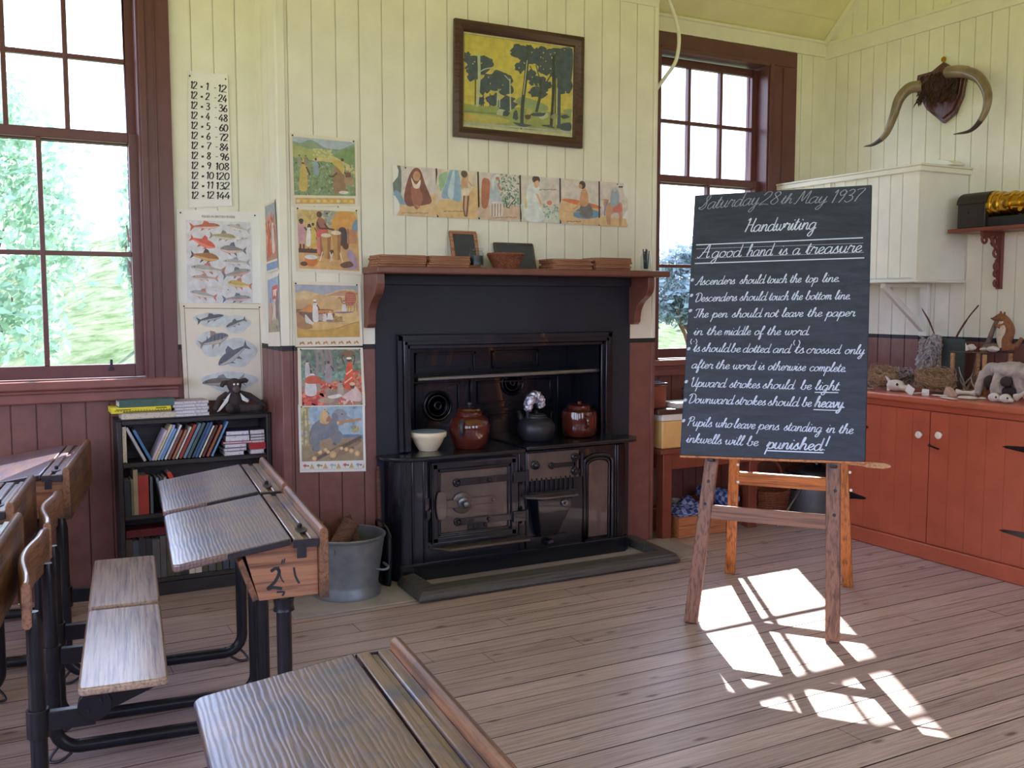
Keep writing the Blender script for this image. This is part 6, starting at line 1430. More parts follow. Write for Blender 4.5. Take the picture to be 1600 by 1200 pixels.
mb = MB(); a, b_ = cl[3], cl[2]; mb.add([a+bvv*.001, b_+bvv*.001, b_-bvv*.009, a-bvv*.009]+[p-wN*.017 for p in (a+bvv*.001, b_+bvv*.001, b_-bvv*.009, a-bvv*.009)], [(0,1,2,3),(7,6,5,4)]+[(i,4+i,4+(i+1)%4,(i+1)%4) for i in range(4)]); mb.build('worn_bottom_edge', M_easelho, bb, bev=.002)
def BP(u, v): return bu*u + bvv*v
def uv(px, py): p = at_plane(px, py, bP0, wN) - bb.location; return (p.dot(bu), p.dot(bvv))
PXM = .00276                                      # metres of board per photograph pixel, about
chalk = [('*',1076,445,1085,445,8,.0034),('*',1075,469,1084,469,8,.0034),('*',1073,493,1083,493,8,.0034),('*',1070,552,1079,553,8,.0034),('*',1067,604,1076,604,8,.0034),('*',1065,633,1075,633,8,.0034),('*',1063,665,1072,665,8,.0034),
 ('Handwriting',1163,362.5,1274,358,11,.0042),('A',1091,403,1107,402.4,11,.0036),('good',1111,402.6,1157,401,10,.0036),('hand',1166,400.8,1206,399.2,10,.0036),('is a',1216,399,1249,397.8,10,.0036),('treasure',1258,397.3,1345,394,10.5,.004),
 ('Ascenders',1087,445.5,1148,443.8,7.2,.0033),('should',1155,443.8,1194,442.8,7.2,.0033),('touch the',1198,442.8,1251,441.5,7.2,.0033),('top',1258,441.5,1277,441,7.2,.0033),('line.',1284,441,1313,440.2,7.2,.0033),
 ('Descenders',1085,471.5,1151,470,7.2,.0033),('should',1155,470,1197,469.3,7.2,.0033),('touch the',1201,469.3,1253,468.6,7.2,.0033),('bottom line.',1258,468.5,1330,467.6,7.2,.0033),
 ('The',1084,496.5,1106,496,7.2,.0033),('pen',1112,496,1136,496,7.2,.0033),('should',1143,496,1189,495.6,7.2,.0033),('not',1194,495.5,1215,495.3,7.2,.0033),('leave',1221,495.3,1254,495,7.2,.0033),('the paper',1261,495,1335,494.3,7.2,.0033),
 ('in the',1083,523.5,1127,523.5,7.2,.0033),('middle',1131,523.5,1172,523.5,7.2,.0033),('of the word.',1178,523.5,1266,523.5,7.2,.0033),
 ('Is',1082.5,549.3,1093,549.6,7.8,.0034),('should',1096,549.6,1139,550.2,7.2,.0033),('be',1141,550.2,1156,550.5,7.2,.0033),('dotted',1160,550.6,1202,551.2,7.2,.0033),('and',1207,551.2,1234,551.7,7.2,.0033),('ts',1241,551.8,1256,552,8,.0034),('crossed',1259,552,1312,552.8,7.2,.0033),('only',1319,553,1350,553.4,7.2,.0033),
 ('after',1080,575.3,1113,576.2,7.2,.0033),('the',1118,576.3,1139,576.7,7.2,.0033),('word',1144,576.8,1179,577.7,7.2,.0033),('is otherwise',1184,577.8,1258,579.6,7.2,.0033),('complete.',1264,579.7,1323,581.2,7.2,.0033),
 ('Upward',1078,604,1133,605.5,7.6,.0034),('strokes',1139,605.6,1187,606.8,7.4,.0034),('should',1191,606.9,1240,608.2,7.4,.0034),('be',1250,608.5,1267,608.9,7.4,.0034),('light.',1273,609.1,1314,610.2,7.6,.0036),
 ('Downward',1074.5,629.6,1145,631.8,7.6,.0034),('strokes',1148,631.9,1196,633.4,7.4,.0034),('should',1199,633.5,1247,635,7.4,.0034),('be',1252,635.1,1267,635.6,7.4,.0034),('heavy.',1272,635.8,1321,637.4,8.4,.005),
 ('Pupils',1073,665.3,1112,667.2,7.6,.0034),('who',1117,667.3,1143,668.6,7.6,.0034),('leave',1146,668.7,1179,670.4,7.6,.0034),('pens',1184,670.6,1217,672.2,7.6,.0034),('standing',1224,672.5,1283,675.5,7.6,.0034),('in the',1290,675.8,1332,678,7.6,.0034),
 ('inkwells',1071.5,691.2,1127,694.2,7.6,.0034),('will',1132,694.4,1160,695.8,7.6,.0034),('be',1166,696.2,1184,697,7.6,.0034),('punished',1197,700.5,1284,704,9.5,.0052),('!',1286,704,1294,704,11,.005)]
def line(mb, a, b, w): mb.ribbon([BP(*uv(*a)), BP(*uv(*b))], wN, w, .0012)
rows = {}
for e in chalk:
    k = e[2] if e[0] != '*' else e[2] + 4
    k = round((k + (e[1]-1080)*(.012 if e[2] < 420 else -.012 if e[2] > 560 else 0))/26)
    rows.setdefault(k, []).append(e)
for k in sorted(rows):
    L3 = MB()
    for t, x0, y0, x1, y1, xh, w in rows[k]: write(L3, t, BP, wN, uv(x0, y0), uv(x1, y1), xh*PXM, w)
    L3.build('chalk_lettering', M_chalk, bb, smooth=False)
L3 = MB()
line(L3, (1088,382.8), (1348.5,371.5), .0046); line(L3, (1085.7,411.8), (1350.5,403), .0046)
line(L3, (1273,613), (1310,613.5), .004); line(L3, (1271,640), (1312,641.5), .004); line(L3, (1199,704), (1287,707.5), .005)
for t, x0, y0, x1, y1, xh in (('(',1079,538,1082,538,9),(')',1087,538,1090,538,9),('.',1083.5,534,1086,534,8),('(',1240,539.5,1243,539.5,8),(')',1248,539.5,1251,539.5,8)): write(L3, t, BP, wN, uv(x0, y0), uv(x1, y1), xh*PXM, .003, 0)
L3.build('chalk_marking', M_chalk, bb, smooth=False)
L4 = MB()
for t, x0, y0, x1, y1, xh, w in (('Saturday',1091,328,1184,319.5,11.5,.0028),('28',1186,320.5,1215,319,10.5,.0028),('th',1219,318.6,1236,317.6,8,.0026),('May',1241,318.5,1290,317,10.5,.0028),('1937',1296,317.5,1343,314.5,10,.0034)): write(L4, t, BP, wN, uv(x0, y0), uv(x1, y1), xh*PXM, w, .45)
line(L4, (1088,389), (1349,380), .0022); line(L4, (1086,404), (1350,394.3), .0024)
L4.build('faint_chalk_lettering', M_chalkthin, bb, smooth=False)
# paddle shaped pointer lying on the board pegs
a = at_plane(1300, 722, EM + wN*-.03, wN); b_ = at_plane(1392, 729, EM + wN*-.03, wN)
tagp = MB(); d = (b_-a).normalized(); up = d.cross(wN).normalized(); M3 = Matrix((d, up, wN)).transposed()
L = (b_-a).length
prof = [(0,-.006),(L*.5,-.007),(L*.62,-.012),(L*.9,-.012),(L,-.004),(L,.004),(L*.9,.012),(L*.62,.012),(L*.5,.007),(0,.006)]
tagp.prism(prof, -.004, .004, lambda x, y, e: tuple(M3 @ Vector((x, y, e))))
o = tagp.build('wooden_pointer', M_pine, bev=.002); o.location = a; tag(o, 'pale wooden paddle poking out to the right under the blackboard', 'pointer')

# ================================================================ RIGHT HAND CUPBOARD
XF = 4.44
ZW = .887
cb = thing('base_cupboard', 'long red-brown boarded base cupboard with strap hinges along the right wall', 'cupboard', (XF, 3.5, 0))
mb = MB(); mb.box(.0, XW-XF-.002, 2.0-3.5, 4.08-3.5, .001, ZW-.04); mb.build('carcass', M_redcup, cb)
mb = MB(); mb.box(-.022, -.0005, 2.0-3.5, 4.085-3.5, .001, .085); mb.build('plinth', M_redcup, cb, bev=.006, seg=3)
mb = MB(); mb.box(-.012, -.0005, 2.0-3.5, 4.085-3.5, .815, ZW-.04); mb.build('top_rail', M_redcup, cb, bev=.002)
def bdoor(y0, y1, z0, z1, par, name, knob=None, hinges=(), dirn=1):
    d = None; mb = MB()
    boards(mb, y0, y1, [(z0, z1, 0)], lambda s, dd, z: (-.018+dd*.5, s, z), .108, y0, .003, .006)
    mb.add([(-.018,y0,z0),(-.018,y0,z1),(-.001,y0,z1),(-.001,y0,z0)],[(0,1,2,3)]); mb.add([(-.018,y1,z0),(-.018,y1,z1),(-.001,y1,z1),(-.001,y1,z0)],[(3,2,1,0)])
    mb.add([(-.018,y0,z1),(-.018,y1,z1),(-.001,y1,z1),(-.001,y0,z1)],[(0,1,2,3)]); mb.add([(-.018,y0,z0),(-.018,y1,z0),(-.001,y1,z0),(-.001,y0,z0)],[(3,2,1,0)])
    d = mb.build(name, M_redcup, par, smooth=False)
    if knob:
        q = MB(); q.lathe([(.007,0),(.008,.01),(.018,.018),(.02,.028),(.014,.036),(0,.038)], (-.018, knob[0], knob[1]), 20, 0, Matrix.Rotation(-PI/2,3,'Y')); q.build('knob', M_knob, d)
    for yy, zz, ln in hinges:
        q = MB(); q.prism([(0,-.024),(ln*.9,-.007),(ln,0),(ln*.9,.007),(0,.024)], -.022, -.018, lambda a, b, e: (e, yy + dirn*a, zz + b)); q.build('strap_hinge', M_iron, d, bev=.001)
    return d
yk = lambda px, py: at(px, py, x=XF-.018)
k1, k2 = yk(1440, 679), yk(1471, 680)
bdoor(3.503-3.5, 4.05-3.5, .095, .81, cb, 'door', (k1.y-3.5, k1.z), ((4.05-3.5, .678, .14), (4.05-3.5, .262, .14)), -1)
h1, h2 = yk(1566, 697), yk(1561, 826)
bdoor(2.84-3.5, 3.497-3.5, .095, .81, cb, 'door', (k2.y-3.5, k2.z), ((2.84-3.5, .678, h1.y-2.84), (2.84-3.5, .255, h2.y-2.84)), 1)
bdoor(2.1-3.5, 2.8-3.5, .095, .81, cb, 'door')
l = yk(1461, 699); q = MB(); q.bar((-.026, l.y-3.5+.035, l.z+.008), (-.026, l.y-3.5-.03, l.z-.005), .006, .012, (1,0,0)); q.ball((-.028, l.y-3.5+.03, l.z+.008), .008); q.build('hook_latch', M_iron, cb)
mb = MB(); mb.box(4.4, XW-.002, 1.99, 4.09, ZW-.0395, ZW); tag(mb.build('worktop', M_worktop, bev=.012, seg=4), 'red-brown painted worktop with rounded front edge, crowded with natural finds', 'worktop')

# ---- white wall cupboard
wc = thing('wall_cupboard', 'white boarded cupboard hung high on the right wall behind the blackboard', 'cupboard', (4.65, 3.81, 1.525))
dx, dy, dz = XW-4.652, 4.945-3.81, .64
mb = MB(); mb.box(.012, dx, 0, dy, 0, dz); mb.build('carcass', M_white, wc, bev=.002)
mb = MB(); boards(mb, .03, dy, [(.012, dz, 0)], lambda s, d, z: (.002+d, s, z), .086, .03, .003, .007); mb.box(.0, .012, 0, .03, .0, dz); mb.box(-.006, .012, .66, .7, .0, dz); mb.build('boarded_front', M_cream, wc, smooth=False)
mb = MB(); mb.box(-.025, dx, -.03, dy, dz, dz+.012); mb.box(-.018, dx, -.022, dy, dz-.03, dz); mb.build('top_moulding', M_cream, wc, bev=.004)
mb = MB(); mb.box(-.02, dx, -.008, dy, -.016, 0); mb.build('bottom_board', M_white, wc, bev=.004)
for yy in (.26,):
    mb = MB(); A_ = at(1376, 440, y=3.81+yy); B_ = at(1446, 520, x=XW-.02)
    mb.bar((A_.x-4.65+.02, yy, -.03), (XW-4.65-.03, yy, B_.z-1.525+.02), .035, .03, (0,1,0)); mb.build('strut', M_white, wc, bev=.003)
    mb = MB(); mb.box(dx-.03, dx-.002, yy-.03, yy+.03, B_.z-1.525-.02, -.017); mb.build('wall_batten', M_white, wc, bev=.003)
    mb = MB(); mb.box(.03, dx-.03, yy-.02, yy+.02, -.04, -.017); mb.build('cleat', M_white, wc, bev=.003)
p = at(1484, 246, y=3.86)
cd = thing('white_tray', 'small white curved tray lying on top of the white wall cupboard', 'tray', (4.9, 3.88, 1.525+.653))
mb = MB()
poly = [(-.13,0)]+[(-.13+.26*k/10, .004+.035*math.sin(PI*k/10)**.7) for k in range(11)]+[(.13,0)]
mb.prism(poly, -.06, .06, lambda a, b, e: (e*.9, -a, b)); mb.build('tray_body', M_white, cd, bev=.003)

# ---- small shelf with magic lantern
yA, yB2 = 3.78, 2.6
sh = thing('wall_shelf', 'small red-brown wall shelf on an ornate scrolled bracket, right of the white cupboard', 'shelf', (XW, 3.4, 1.79))
XS = 4.86
mb = MB(); mb.box(XS-XW, -.001, yB2-3.4, yA-3.4, 0, .022); mb.build('shelf_board', M_tablep, sh, bev=.005)
M_scroll = plain('bracket_red_brown', srgb(116, 56, 48), .4, 0, .12, 12, .06)
yb2 = at(1562, 400, x=XW-.02).y - 3.4
mb = MB(); mb.box(-.028, -.002, yb2-.013, yb2+.013, -.32, 0); mb.box(XS-XW+.03, -.02, yb2-.011, yb2+.011, -.026, 0)
def scroll(c, r, a0, a1, shrink=.35, n=18): return [(c[0]+r*(1-(1-shrink)*k/n)*math.cos(a0+(a1-a0)*k/n), yb2, c[1]+r*(1-(1-shrink)*k/n)*math.sin(a0+(a1-a0)*k/n)) for k in range(n+1)]
for c, r, a0, a1 in (((-.155,-.045),.028,PI*.4,PI*2.6), ((-.07,-.05),.03,PI*1.1,PI*3.2), ((-.05,-.12),.03,PI*.3,PI*2.4), ((-.048,-.19),.022,PI*1.6,-PI*.5), ((-.048,-.235),.02,PI*.4,PI*2.5), ((-.046,-.285),.02,PI*1.6,-PI*.4)): mb.tube(scroll(c, r, a0, a1), .0075, 7)
mb.tube(crom([(-.16,yb2,-.03),(-.11,yb2,-.03),(-.085,yb2,-.06),(-.06,yb2,-.09),(-.04,yb2,-.1)],5), .009, 7); mb.tube(crom([(-.03,yb2,-.15),(-.05,yb2,-.165),(-.03,yb2,-.21)],5), .008, 7)
mb.build('scroll_bracket', M_scroll, sh)
zl_ = 1.79+.0225
ml = thing('magic_lantern', 'dark magic lantern projector with a big brass lens barrel, on the small wall shelf', 'projector', (4.955, 3.63, zl_))
mb = MB(); w2 = .078
arc = [(-w2, 0), (w2, 0), (w2, .13)] + [(w2*math.cos(a), .13+.062*math.sin(a)) for a in [PI*k/10 for k in range(1,10)]] + [(-w2, .13)]
mb.prism(arc, -.075, .10, lambda a, b, e: (a, e, b)); bod = mb.build('lantern_body', M_lantern, ml, bev=.004)
mb = MB(); mb.prism([(x*1.1, .128+(z-.128)*1.12) for x, z in arc[2:]], -.08, .105, lambda a, b, e: (a, e, b+.003)); mb.build('curved_hood', M_lantern, ml, bev=.003)
mb = MB(); mb.box(-.06, .06, -.36, -.076, 0, .055); mb.build('lantern_base', M_black, ml, bev=.004)
mb = MB(); mb.box(-.0795, -.0785, -.03, .06, .02, .1); mb.ball((-.081,.03,.085), .006); mb.build('side_door', M_lantern, ml, bev=.002)
Mx = Matrix.Rotation(PI/2, 3, 'X')
mb = MB(); mb.lathe([(.072,.0),(.078,.0),(.078,.02),(.07,.024),(.072,.03),(.072,.06),(.064,.066),(.066,.07),(.066,.12),(.07,.122),(.07,.13),(.058,.134),(.058,.17),(.062,.172),(.062,.18),(.05,.184),(.05,.235),(.056,.238),(.056,.262),(.05,.265),(.046,.262),(.043,.22)], (0,-.076,.122), 40, 0, Mx); mb.build('lens_barrel', M_brass, ml)
M_lens = plain('glass_lens', srgb(70, 90, 120), .05, .3, .6, 14, 0, 1, 1)
mb = MB(); mb.lathe([(0,.232),(.025,.229),(.0435,.222)], (0,-.076,.122), 32, 0, Mx); mb.build('lens', M_lens, ml)
mb = MB(); mb.lathe([(.0,-.01),(.013,-.01),(.016,.0),(.013,.01),(0,.01)], (-.05,-.27,.085), 16, 0, Matrix.Rotation(PI/2,3,'Y')); mb.bar((-.045,-.27,.085),(-.0,-.27,.09),.008,.008); mb.build('focus_knob', M_brass, ml)
bk2 = thing('leaning_board', 'grey upright board standing behind the brass lens on the wall shelf', 'board', (5.04, 3.12, zl_))
MB().box(-.012, .012, -.2, .17, 0, .12).build('board', M_slate, bk2, bev=.002)

# ---- mounted horns
hp = at(1476, 150, x=XW-.03)
hn = thing('mounted_horns', 'pair of long curved cattle horns on a dark wooden shield, high on the right wall', 'trophy', (XW, hp.y, hp.z))
def HL(px, py, x): p = at(px, py, x=x); return (p.x-XW, p.y-hp.y, p.z-hp.z)
sd = [HL(*q, XW-.014)[1:] for q in ((1476,193),(1450,172),(1432,140),(1436,118),(1458,112),(1476,97),(1494,108),(1514,103),(1511,120),(1506,150),(1494,178))]
mb = MB(); mb.prism(sd, -.028, -.004, lambda a, b, e: (e, a, b)); cy = sum(a for a, b in sd)/len(sd); cz = sum(b for a, b in sd)/len(sd)
mb.prism([(cy+(a-cy)*.88, cz+(b-cz)*.88) for a, b in sd], -.04, -.027, lambda a, b, e: (e, a, b)); mb.build('shield', M_shield, hn, bev=.003)
mb = MB(); mb.lathe([(.016,.0),(.016,.006)], (-.006, HL(1476,96,XW)[1], HL(1476,94,XW)[2]+.004), 14, 0, Matrix.Rotation(-PI/2,3,'Y')); mb.build('hanging_ring', M_brass, hn)
mb = MB(); c = HL(1470,136,XW-.06); mb.ball((-.055, c[1], c[2]), .05, .11, .085, 20); mb.ball((-.06, c[1]+.05, c[2]+.005), .045, .07, .06, 16); mb.ball((-.06, c[1]-.05, c[2]+.03), .045, .06, .05, 16)
rnd = random.Random(12)
for k in range(260):
    a, b = rnd.uniform(-.12,.12), rnd.uniform(-.075,.085); s = Vector((-.075-.03*rnd.random(), c[1]+a*1.1, c[2]+b)); e_ = s + Vector((-.012, rnd.uniform(-.012,.02), -.035*rnd.random()-.01)); mb.tube([s, s.lerp(e_,.5)+Vector((-.006,0,0)), e_], [.005,.0035,.0008], 4, caps=False)
mb.build('hair_patch', M_fur, hn)
def horn(pts, r0, name='horn'):
    q = crom([HL(*p) for p in pts], 8); n = len(q); cut = int(n*.72)
    rs = [r0*(1-(k/(n-1))**1.6*.93) for k in range(n)]
    mb = MB(); mb.tube(q[:cut+1], rs[:cut+1], 16); o = mb.build(name, M_horn, hn)
    mb = MB(); mb.tube(q[cut:], rs[cut:], 16); mb.build('horn_tip', M_horntip, o)
horn([(1440,135,XW-.09),(1421,138,XW-.13),(1405,155,XW-.17),(1396,182,XW-.19),(1384,210,XW-.2),(1366,225,XW-.21),(1350,229,XW-.21)], .036)
horn([(1482,113,XW-.09),(1505,112,XW-.13),(1530,122,XW-.17),(1543,148,XW-.19),(1538,178,XW-.2),(1518,203,XW-.21),(1490,210,XW-.21)], .036)

# ---- white cable hanging over the window corner
pts = [at(1040,-12,y=4.62), at(1056,30,y=4.62), at(1061,62,y=4.62), at(1056,95,y=4.62), at(1040,120,y=4.62), at(1024,142,y=4.62), at(1012,165,y=4.62)]
mb = MB(); q = crom(pts, 6); q[-1].y = YB-.3; mb.tube([p - pts[-1] for p in q], .011, 10); o = mb.build('cable', M_rope); o.location = pts[-1]; tag(o, 'thick white cable looping down past the corner of the right window', 'cable')
# ================================================================ NATURE TABLE
Z0 = ZW + .0006
def wt(px, py): return at(px, py, z=ZW)
def twigs(mb, n, R_, h, seed, r=.0016, tight=.25, hollow=.55):
    rn = random.Random(seed)
    for _ in range(n):
        a = rn.uniform(0, 6.28); rr = R_*(hollow + (1-hollow)*rn.random()); z = h*rn.random(); da = rn.uniform(.5, 1.3)
        pts = [((rr+R_*rn.uniform(-.06,.06))*math.cos(a+da*t), (rr+R_*rn.uniform(-.06,.06))*math.sin(a+da*t), max(.002, z + h*rn.uniform(-tight,tight)*(t-.5))) for t in (0,.33,.66,1)]
        mb.tube(pts, r, 4, caps=False)
def nest(label, x, y, R_, h, mat, seed, sq=(1,1)):
    t = thing('bird_nest', label, 'nest', (x, y, Z0), 0, 'birds nests on the worktop')
    mb = MB(); mb.lathe([(0,.0),(R_*.7,0),(R_*.95,h*.35),(R_*.98,h*.8),(R_*.86,h),(R_*.7,h*.92),(R_*.52,h*.45),(0,h*.3)], (0,0,0), 26)
    rn = random.Random(seed); mb.v = [(a*sq[0]*(1+rn.uniform(-.05,.05)), b*sq[1]*(1+rn.uniform(-.05,.05)), c*(1+rn.uniform(-.1,.1))) for a, b, c in mb.v]; displace(mb.build('nest_cup', mat, t), .03, .02)
    mb = MB(); twigs(mb, 230, R_*1.06, h*1.1, seed, .0022, .6); mb.v = [(a*sq[0], b*sq[1], c) for a, b, c in mb.v]; o = mb.build('twigs', M_nest if mat != M_nestd else M_lichen, t, smooth=False); o['kind'] = 'stuff'
    ti = R(16); t.rotation_euler = (Matrix.Rotation(ti, 3, Vector((.66, -.75, 0)))).to_euler(); t.location.z += R_*sq[1]*math.sin(ti)*.8 + .012
    return t
p = wt(1378, 606); nest('round straw birds nest nearest the blackboard edge on the worktop', 4.60, 3.98, .085, .085, M_nest, 1)
p = wt(1415, 604); nest('flattened grey twiggy birds nest behind the small white skull', 4.80, 4.03, .08, .06, M_nestd, 2)
nest('large mossy brown birds nest behind the folded white card', 4.66, 3.665, .1, .08, M_moss, 3, (.9,1.15))
def thing1(name, label, cat, loc, fn, mat, rz=0, group=None, **kw):
    t = thing(name, label, cat, loc, rz, group); mb = MB(); fn(mb); mb.build(kw.pop('part', 'body'), mat, t, **kw); return t
# small animal skull
def f(mb):
    mb.ball((0,0,.035), .035, .05, .033, 16); mb.ball((-.02,-.055,.022), .02, .035, .018, 14); mb.tube([(.01,.03,.05),(.03,.06,.085)], [.012,.004], 8); mb.tube([(.03,-.01,.03),(.05,-.03,.03)], [.014,.006], 8); mb.tube([(-.0,.01,.02),(.01,-.04,.01)], [.014,.008], 8); mb.tube([(0,.03,.03),(-.01,.04,.0)], [.014,.009], 8)
t = thing1('animal_skull', 'small white animal skull between the straw nest and the mossy nest', 'skull', (4.535, 3.83, Z0), f, M_bone, R(35), remesh=.004)
for y in (-.02,): mb = MB(); mb.ball((-.026,-.01,.04), .009, .011, .011, 10); mb.build('eye_socket', M_socket, t)
# folded white card pieces
t = thing('folded_card', 'folded piece of white card standing in front of the mossy nest', 'card', (4.475, 3.62, Z0), R(20))
mb = MB(); mb.obox((0,.05,.024), (.002,0,0), (.01,.022,.012), (.0,-.008,.02)); mb.obox((0,.0,.012), (.02,0,0), (0,.03,-.004), (0,0,.0012)); mb.obox((-.004,-.035,.016), (.002,0,.004), (.004,.02,.0), (0,0,.014)); mb.build('card', M_paper, t)
# owl-pellet feather column: tall lichen covered stump with feathers
st = thing('lichen_stump', 'upright grey lichen covered branch bristling with feathers beside the green card', 'branch', (4.905, 3.908, Z0+.03))
rnd = random.Random(5); mb = MB(); mb.tube(crom([(0,0,0),(.01,.02,.07),(-.0,.025,.13),(.012,-.0,.2),(.02,-.025,.255),(.02,-.035,.285)],4), [.04]*4+[.045]*4+[.045]*4+[.04]*4+[.028]*4+[.014], 16); mb.v = [(a+rnd.uniform(-.01,.01), b+rnd.uniform(-.01,.01), max(0,c+rnd.uniform(-.006,.006))) for a, b, c in mb.v]; displace(mb.build('stump', M_lichen, st), .028, .045)
mb = MB()
for _ in range(300):
    z = .01+.26*rnd.random(); a = rnd.uniform(0,6.28); r_ = .05-.02*z; s = Vector((r_*math.cos(a), r_*math.sin(a), z)); e_ = s + Vector((.032*math.cos(a)*rnd.random(), .032*math.sin(a)*rnd.random(), rnd.uniform(-.045,.015))); mb.tube([s, s.lerp(e_,.5)+Vector((0,0,.004)), e_], [.006,.005,.001], 4, caps=False)
o = mb.build('lichen_tufts', M_lichen, st, smooth=False); o['kind'] = 'stuff'
def feather(mb, a, b, bow, w):
    a, b, bow = Vector(a), Vector(b), Vector(bow); q = crom([a, a.lerp(b,.5)+bow, b], 8); n = len(q)
    sd = Vector((.25,1,.2)).normalized()
    mb.tube(q, [.004*(1-k/n)+.0008 for k in range(n)], 6)
    for k in range(3, n-1):
        for s in (-1, 1):
            r_ = w*math.sin(PI*(k-2)/(n-2))**.6; mb.add([q[k], q[k+1], q[k+1]+sd*s*r_+(b-a).normalized()*.02, q[k]+sd*s*r_+(b-a).normalized()*.02], [(0,1,2,3)])
fa = at(1463, 532, x=4.95); fb_ = at(1441, 484, x=4.95)
mb = MB(); o_ = Vector(st.location); feather(mb, fa-o_, fb_-o_, (0,-.012,0), .012); mb.build('feather', M_feather, st)['label'] = 'long dark feather'
fa = at(1493, 530, x=5.0); fb_ = at(1529, 477, x=5.0)
t = thing('thin_twig', 'thin bent brown twig rising behind the green card against the cream boards', 'twig', fa + Vector((0,0,-.12))); mb = MB(); o_ = Vector(t.location); mb.tube(crom([fa-o_+Vector((0,.02,-.12)), fa-o_, fa.lerp(fb_,.6)-o_+Vector((0,.012,0)), fb_-o_], 6), [.006]*12+[.004]*7, 7); mb.build('stem', M_log, t)
# green card display
gc = thing('display_board', 'dark green upright card with a wooden edge behind the glass case', 'display', (4.985, 3.66, Z0))
pa, pb = at(1471, 560, x=4.985), at(1506, 560, x=4.985); zt_ = at(1480, 529, x=4.985).z - Z0
MB().box(0, .012, pb.y-3.66, pa.y-3.66, 0, zt_).build('green_panel', M_green, gc); MB().box(-.012, .014, pa.y-3.66, pa.y-3.66+.022, 0, zt_).build('wooden_edge', M_pine, gc, bev=.002)
# glass case
gx, gy = 4.78, 3.45; W1, D1, HG = .22, .2, .235
gk = thing('glass_case', 'glass display case with wooden corner posts on the worktop', 'display case', (gx, gy, Z0))
for x, y in ((0,0),(0,D1),(W1,0),(W1,D1)): MB().box(x-.009, x+.009, y-.009, y+.009, 0, HG-.012).build('corner_post', M_pine, gk, bev=.002)
mb = MB(); mb.box(-.003,0,.009,D1-.009,.0,HG-.004); mb.box(.009,W1-.009,-.003,0,0,HG-.004); mb.box(.009,W1-.009,D1,D1+.003,0,HG-.004); mb.box(W1,W1+.003,.009,D1-.009,0,HG-.004); mb.box(-.012,W1+.012,-.012,D1+.012,HG-.004,HG); mb.build('glass_panes', M_case, gk, smooth=False)
mb = MB()
for a, b in (((-.012,-.012),(W1+.012,-.012)),((-.012,-.012),(-.012,D1+.012)),((-.012,D1+.012),(W1+.012,D1+.012)),((W1+.012,-.012),(W1+.012,D1+.012))): mb.tube([(a[0],a[1],HG-.004),(b[0],b[1],HG-.004)], .003, 6)
mb.build('lid_edge', M_steel, gk)
ZG = Z0 + HG + .0006
nn = nest('bleached grass nest inside the glass case', gx+.12, gy+.09, .05, .065, M_nest, 7)
t = thing('antler', 'small forked antler standing inside the glass case', 'antler', (gx+.045, gy+.15, Z0)); t.scale = (.8,.8,.95); mb = MB(); mb.tube(crom([(0,0,.004),(.0,.01,.06),(-.01,.03,.11),(-.01,.045,.15)],5), [.009-.0004*k for k in range(16)], 8); mb.tube([(0,.005,.05),(.02,-.03,.09),(.02,-.045,.12)], [.007,.005,.001], 8); mb.build('tines', M_bonegrey, t)
# pale forked branch behind the case with a stoat
f1 = [at(1512,610,x=5.0), at(1522,560,x=5.0), at(1535,535,x=4.99), at(1545,505,x=4.98), at(1553,495,x=4.98)]
br = thing('driftwood_branch', 'pale bent driftwood branch rising behind the glass case to the stuffed stoat', 'branch', (f1[0].x+.045, f1[0].y, Z0)); o_ = Vector(br.location)-Vector((.045*0,0,0)); f1 = [Vector((5.04, p.y, p.z)) for p in f1]; f1[0].z = Z0+.002
mb = MB(); q = crom([p-Vector(br.location) for p in f1], 5); mb.tube(q, [.017-.007*k/(len(q)-1) for k in range(len(q))], 12); mb.build('limb', M_bark, br)
# stoat sitting up
sp_ = at(1572, 545, x=4.93); stp = Vector((4.93, sp_.y, ZG))
s_ = thing('stuffed_stoat', 'stuffed brown stoat sitting upright on the glass case, head turned to the left', 'stuffed animal', stp)
def SL(px, py): p = at(px, py, x=4.93); return Vector((0, p.y-stp.y, p.z-stp.z))
mb = MB(); q = crom([SL(1576,549), SL(1572,535), SL(1578,520), SL(1577,508), SL(1572,500), SL(1568,496)], 5); rs = [.026,.03,.031,.031,.031,.031,.03,.029,.028,.027,.026,.026,.025,.024,.023,.022,.021,.021,.02,.02,.02,.02,.02,.02,.02,.02]
mb.tube(q, rs[:len(q)], 14); hc = SL(1564, 496); mb.ball(tuple(hc), .024, .034, .023, 16); mb.ball(tuple(hc+Vector((-.006,.03,-.008))), .014, .022, .013, 14)
for px, py in ((1572,489),(1566,488)): mb.ball(tuple(SL(px, py)+Vector((-.012,0,0))), .008, .008, .01, 10)
mb.tube([SL(1572,507)+Vector((-.02,0,0)), SL(1563,510)+Vector((-.03,0,0)), SL(1560,504)+Vector((-.03,0,0))], [.012,.009,.007], 10); mb.tube([SL(1572,511)+Vector((-.02,0,0)), SL(1565,513)+Vector((-.02,0,0))], [.012,.008], 10)
mb.tube([SL(1574,545), SL(1566,547)], [.024,.014], 10); mb.tube(crom([SL(1579,546), SL(1590,538), SL(1597,528)],5), [.016]*6+[.012]*5, 10)
for k in range(len(mb.v)): x, y, z = mb.v[k]; mb.v[k] = (x, y, max(.001, z))
mb.build('stoat_body', M_stoat, s_, remesh=.0055)
mb = MB(); q = crom([SL(1568,543)+Vector((-.018,0,0)), SL(1566,528)+Vector((-.018,0,0)), SL(1571,516)+Vector((-.018,0,0)), SL(1568,503)+Vector((-.012,0,0))], 5); mb.tube(q, [.014+.006*math.sin(PI*k/(len(q)-1)) for k in range(len(q))], 12); mb.build('pale_belly', M_stoatw, s_)
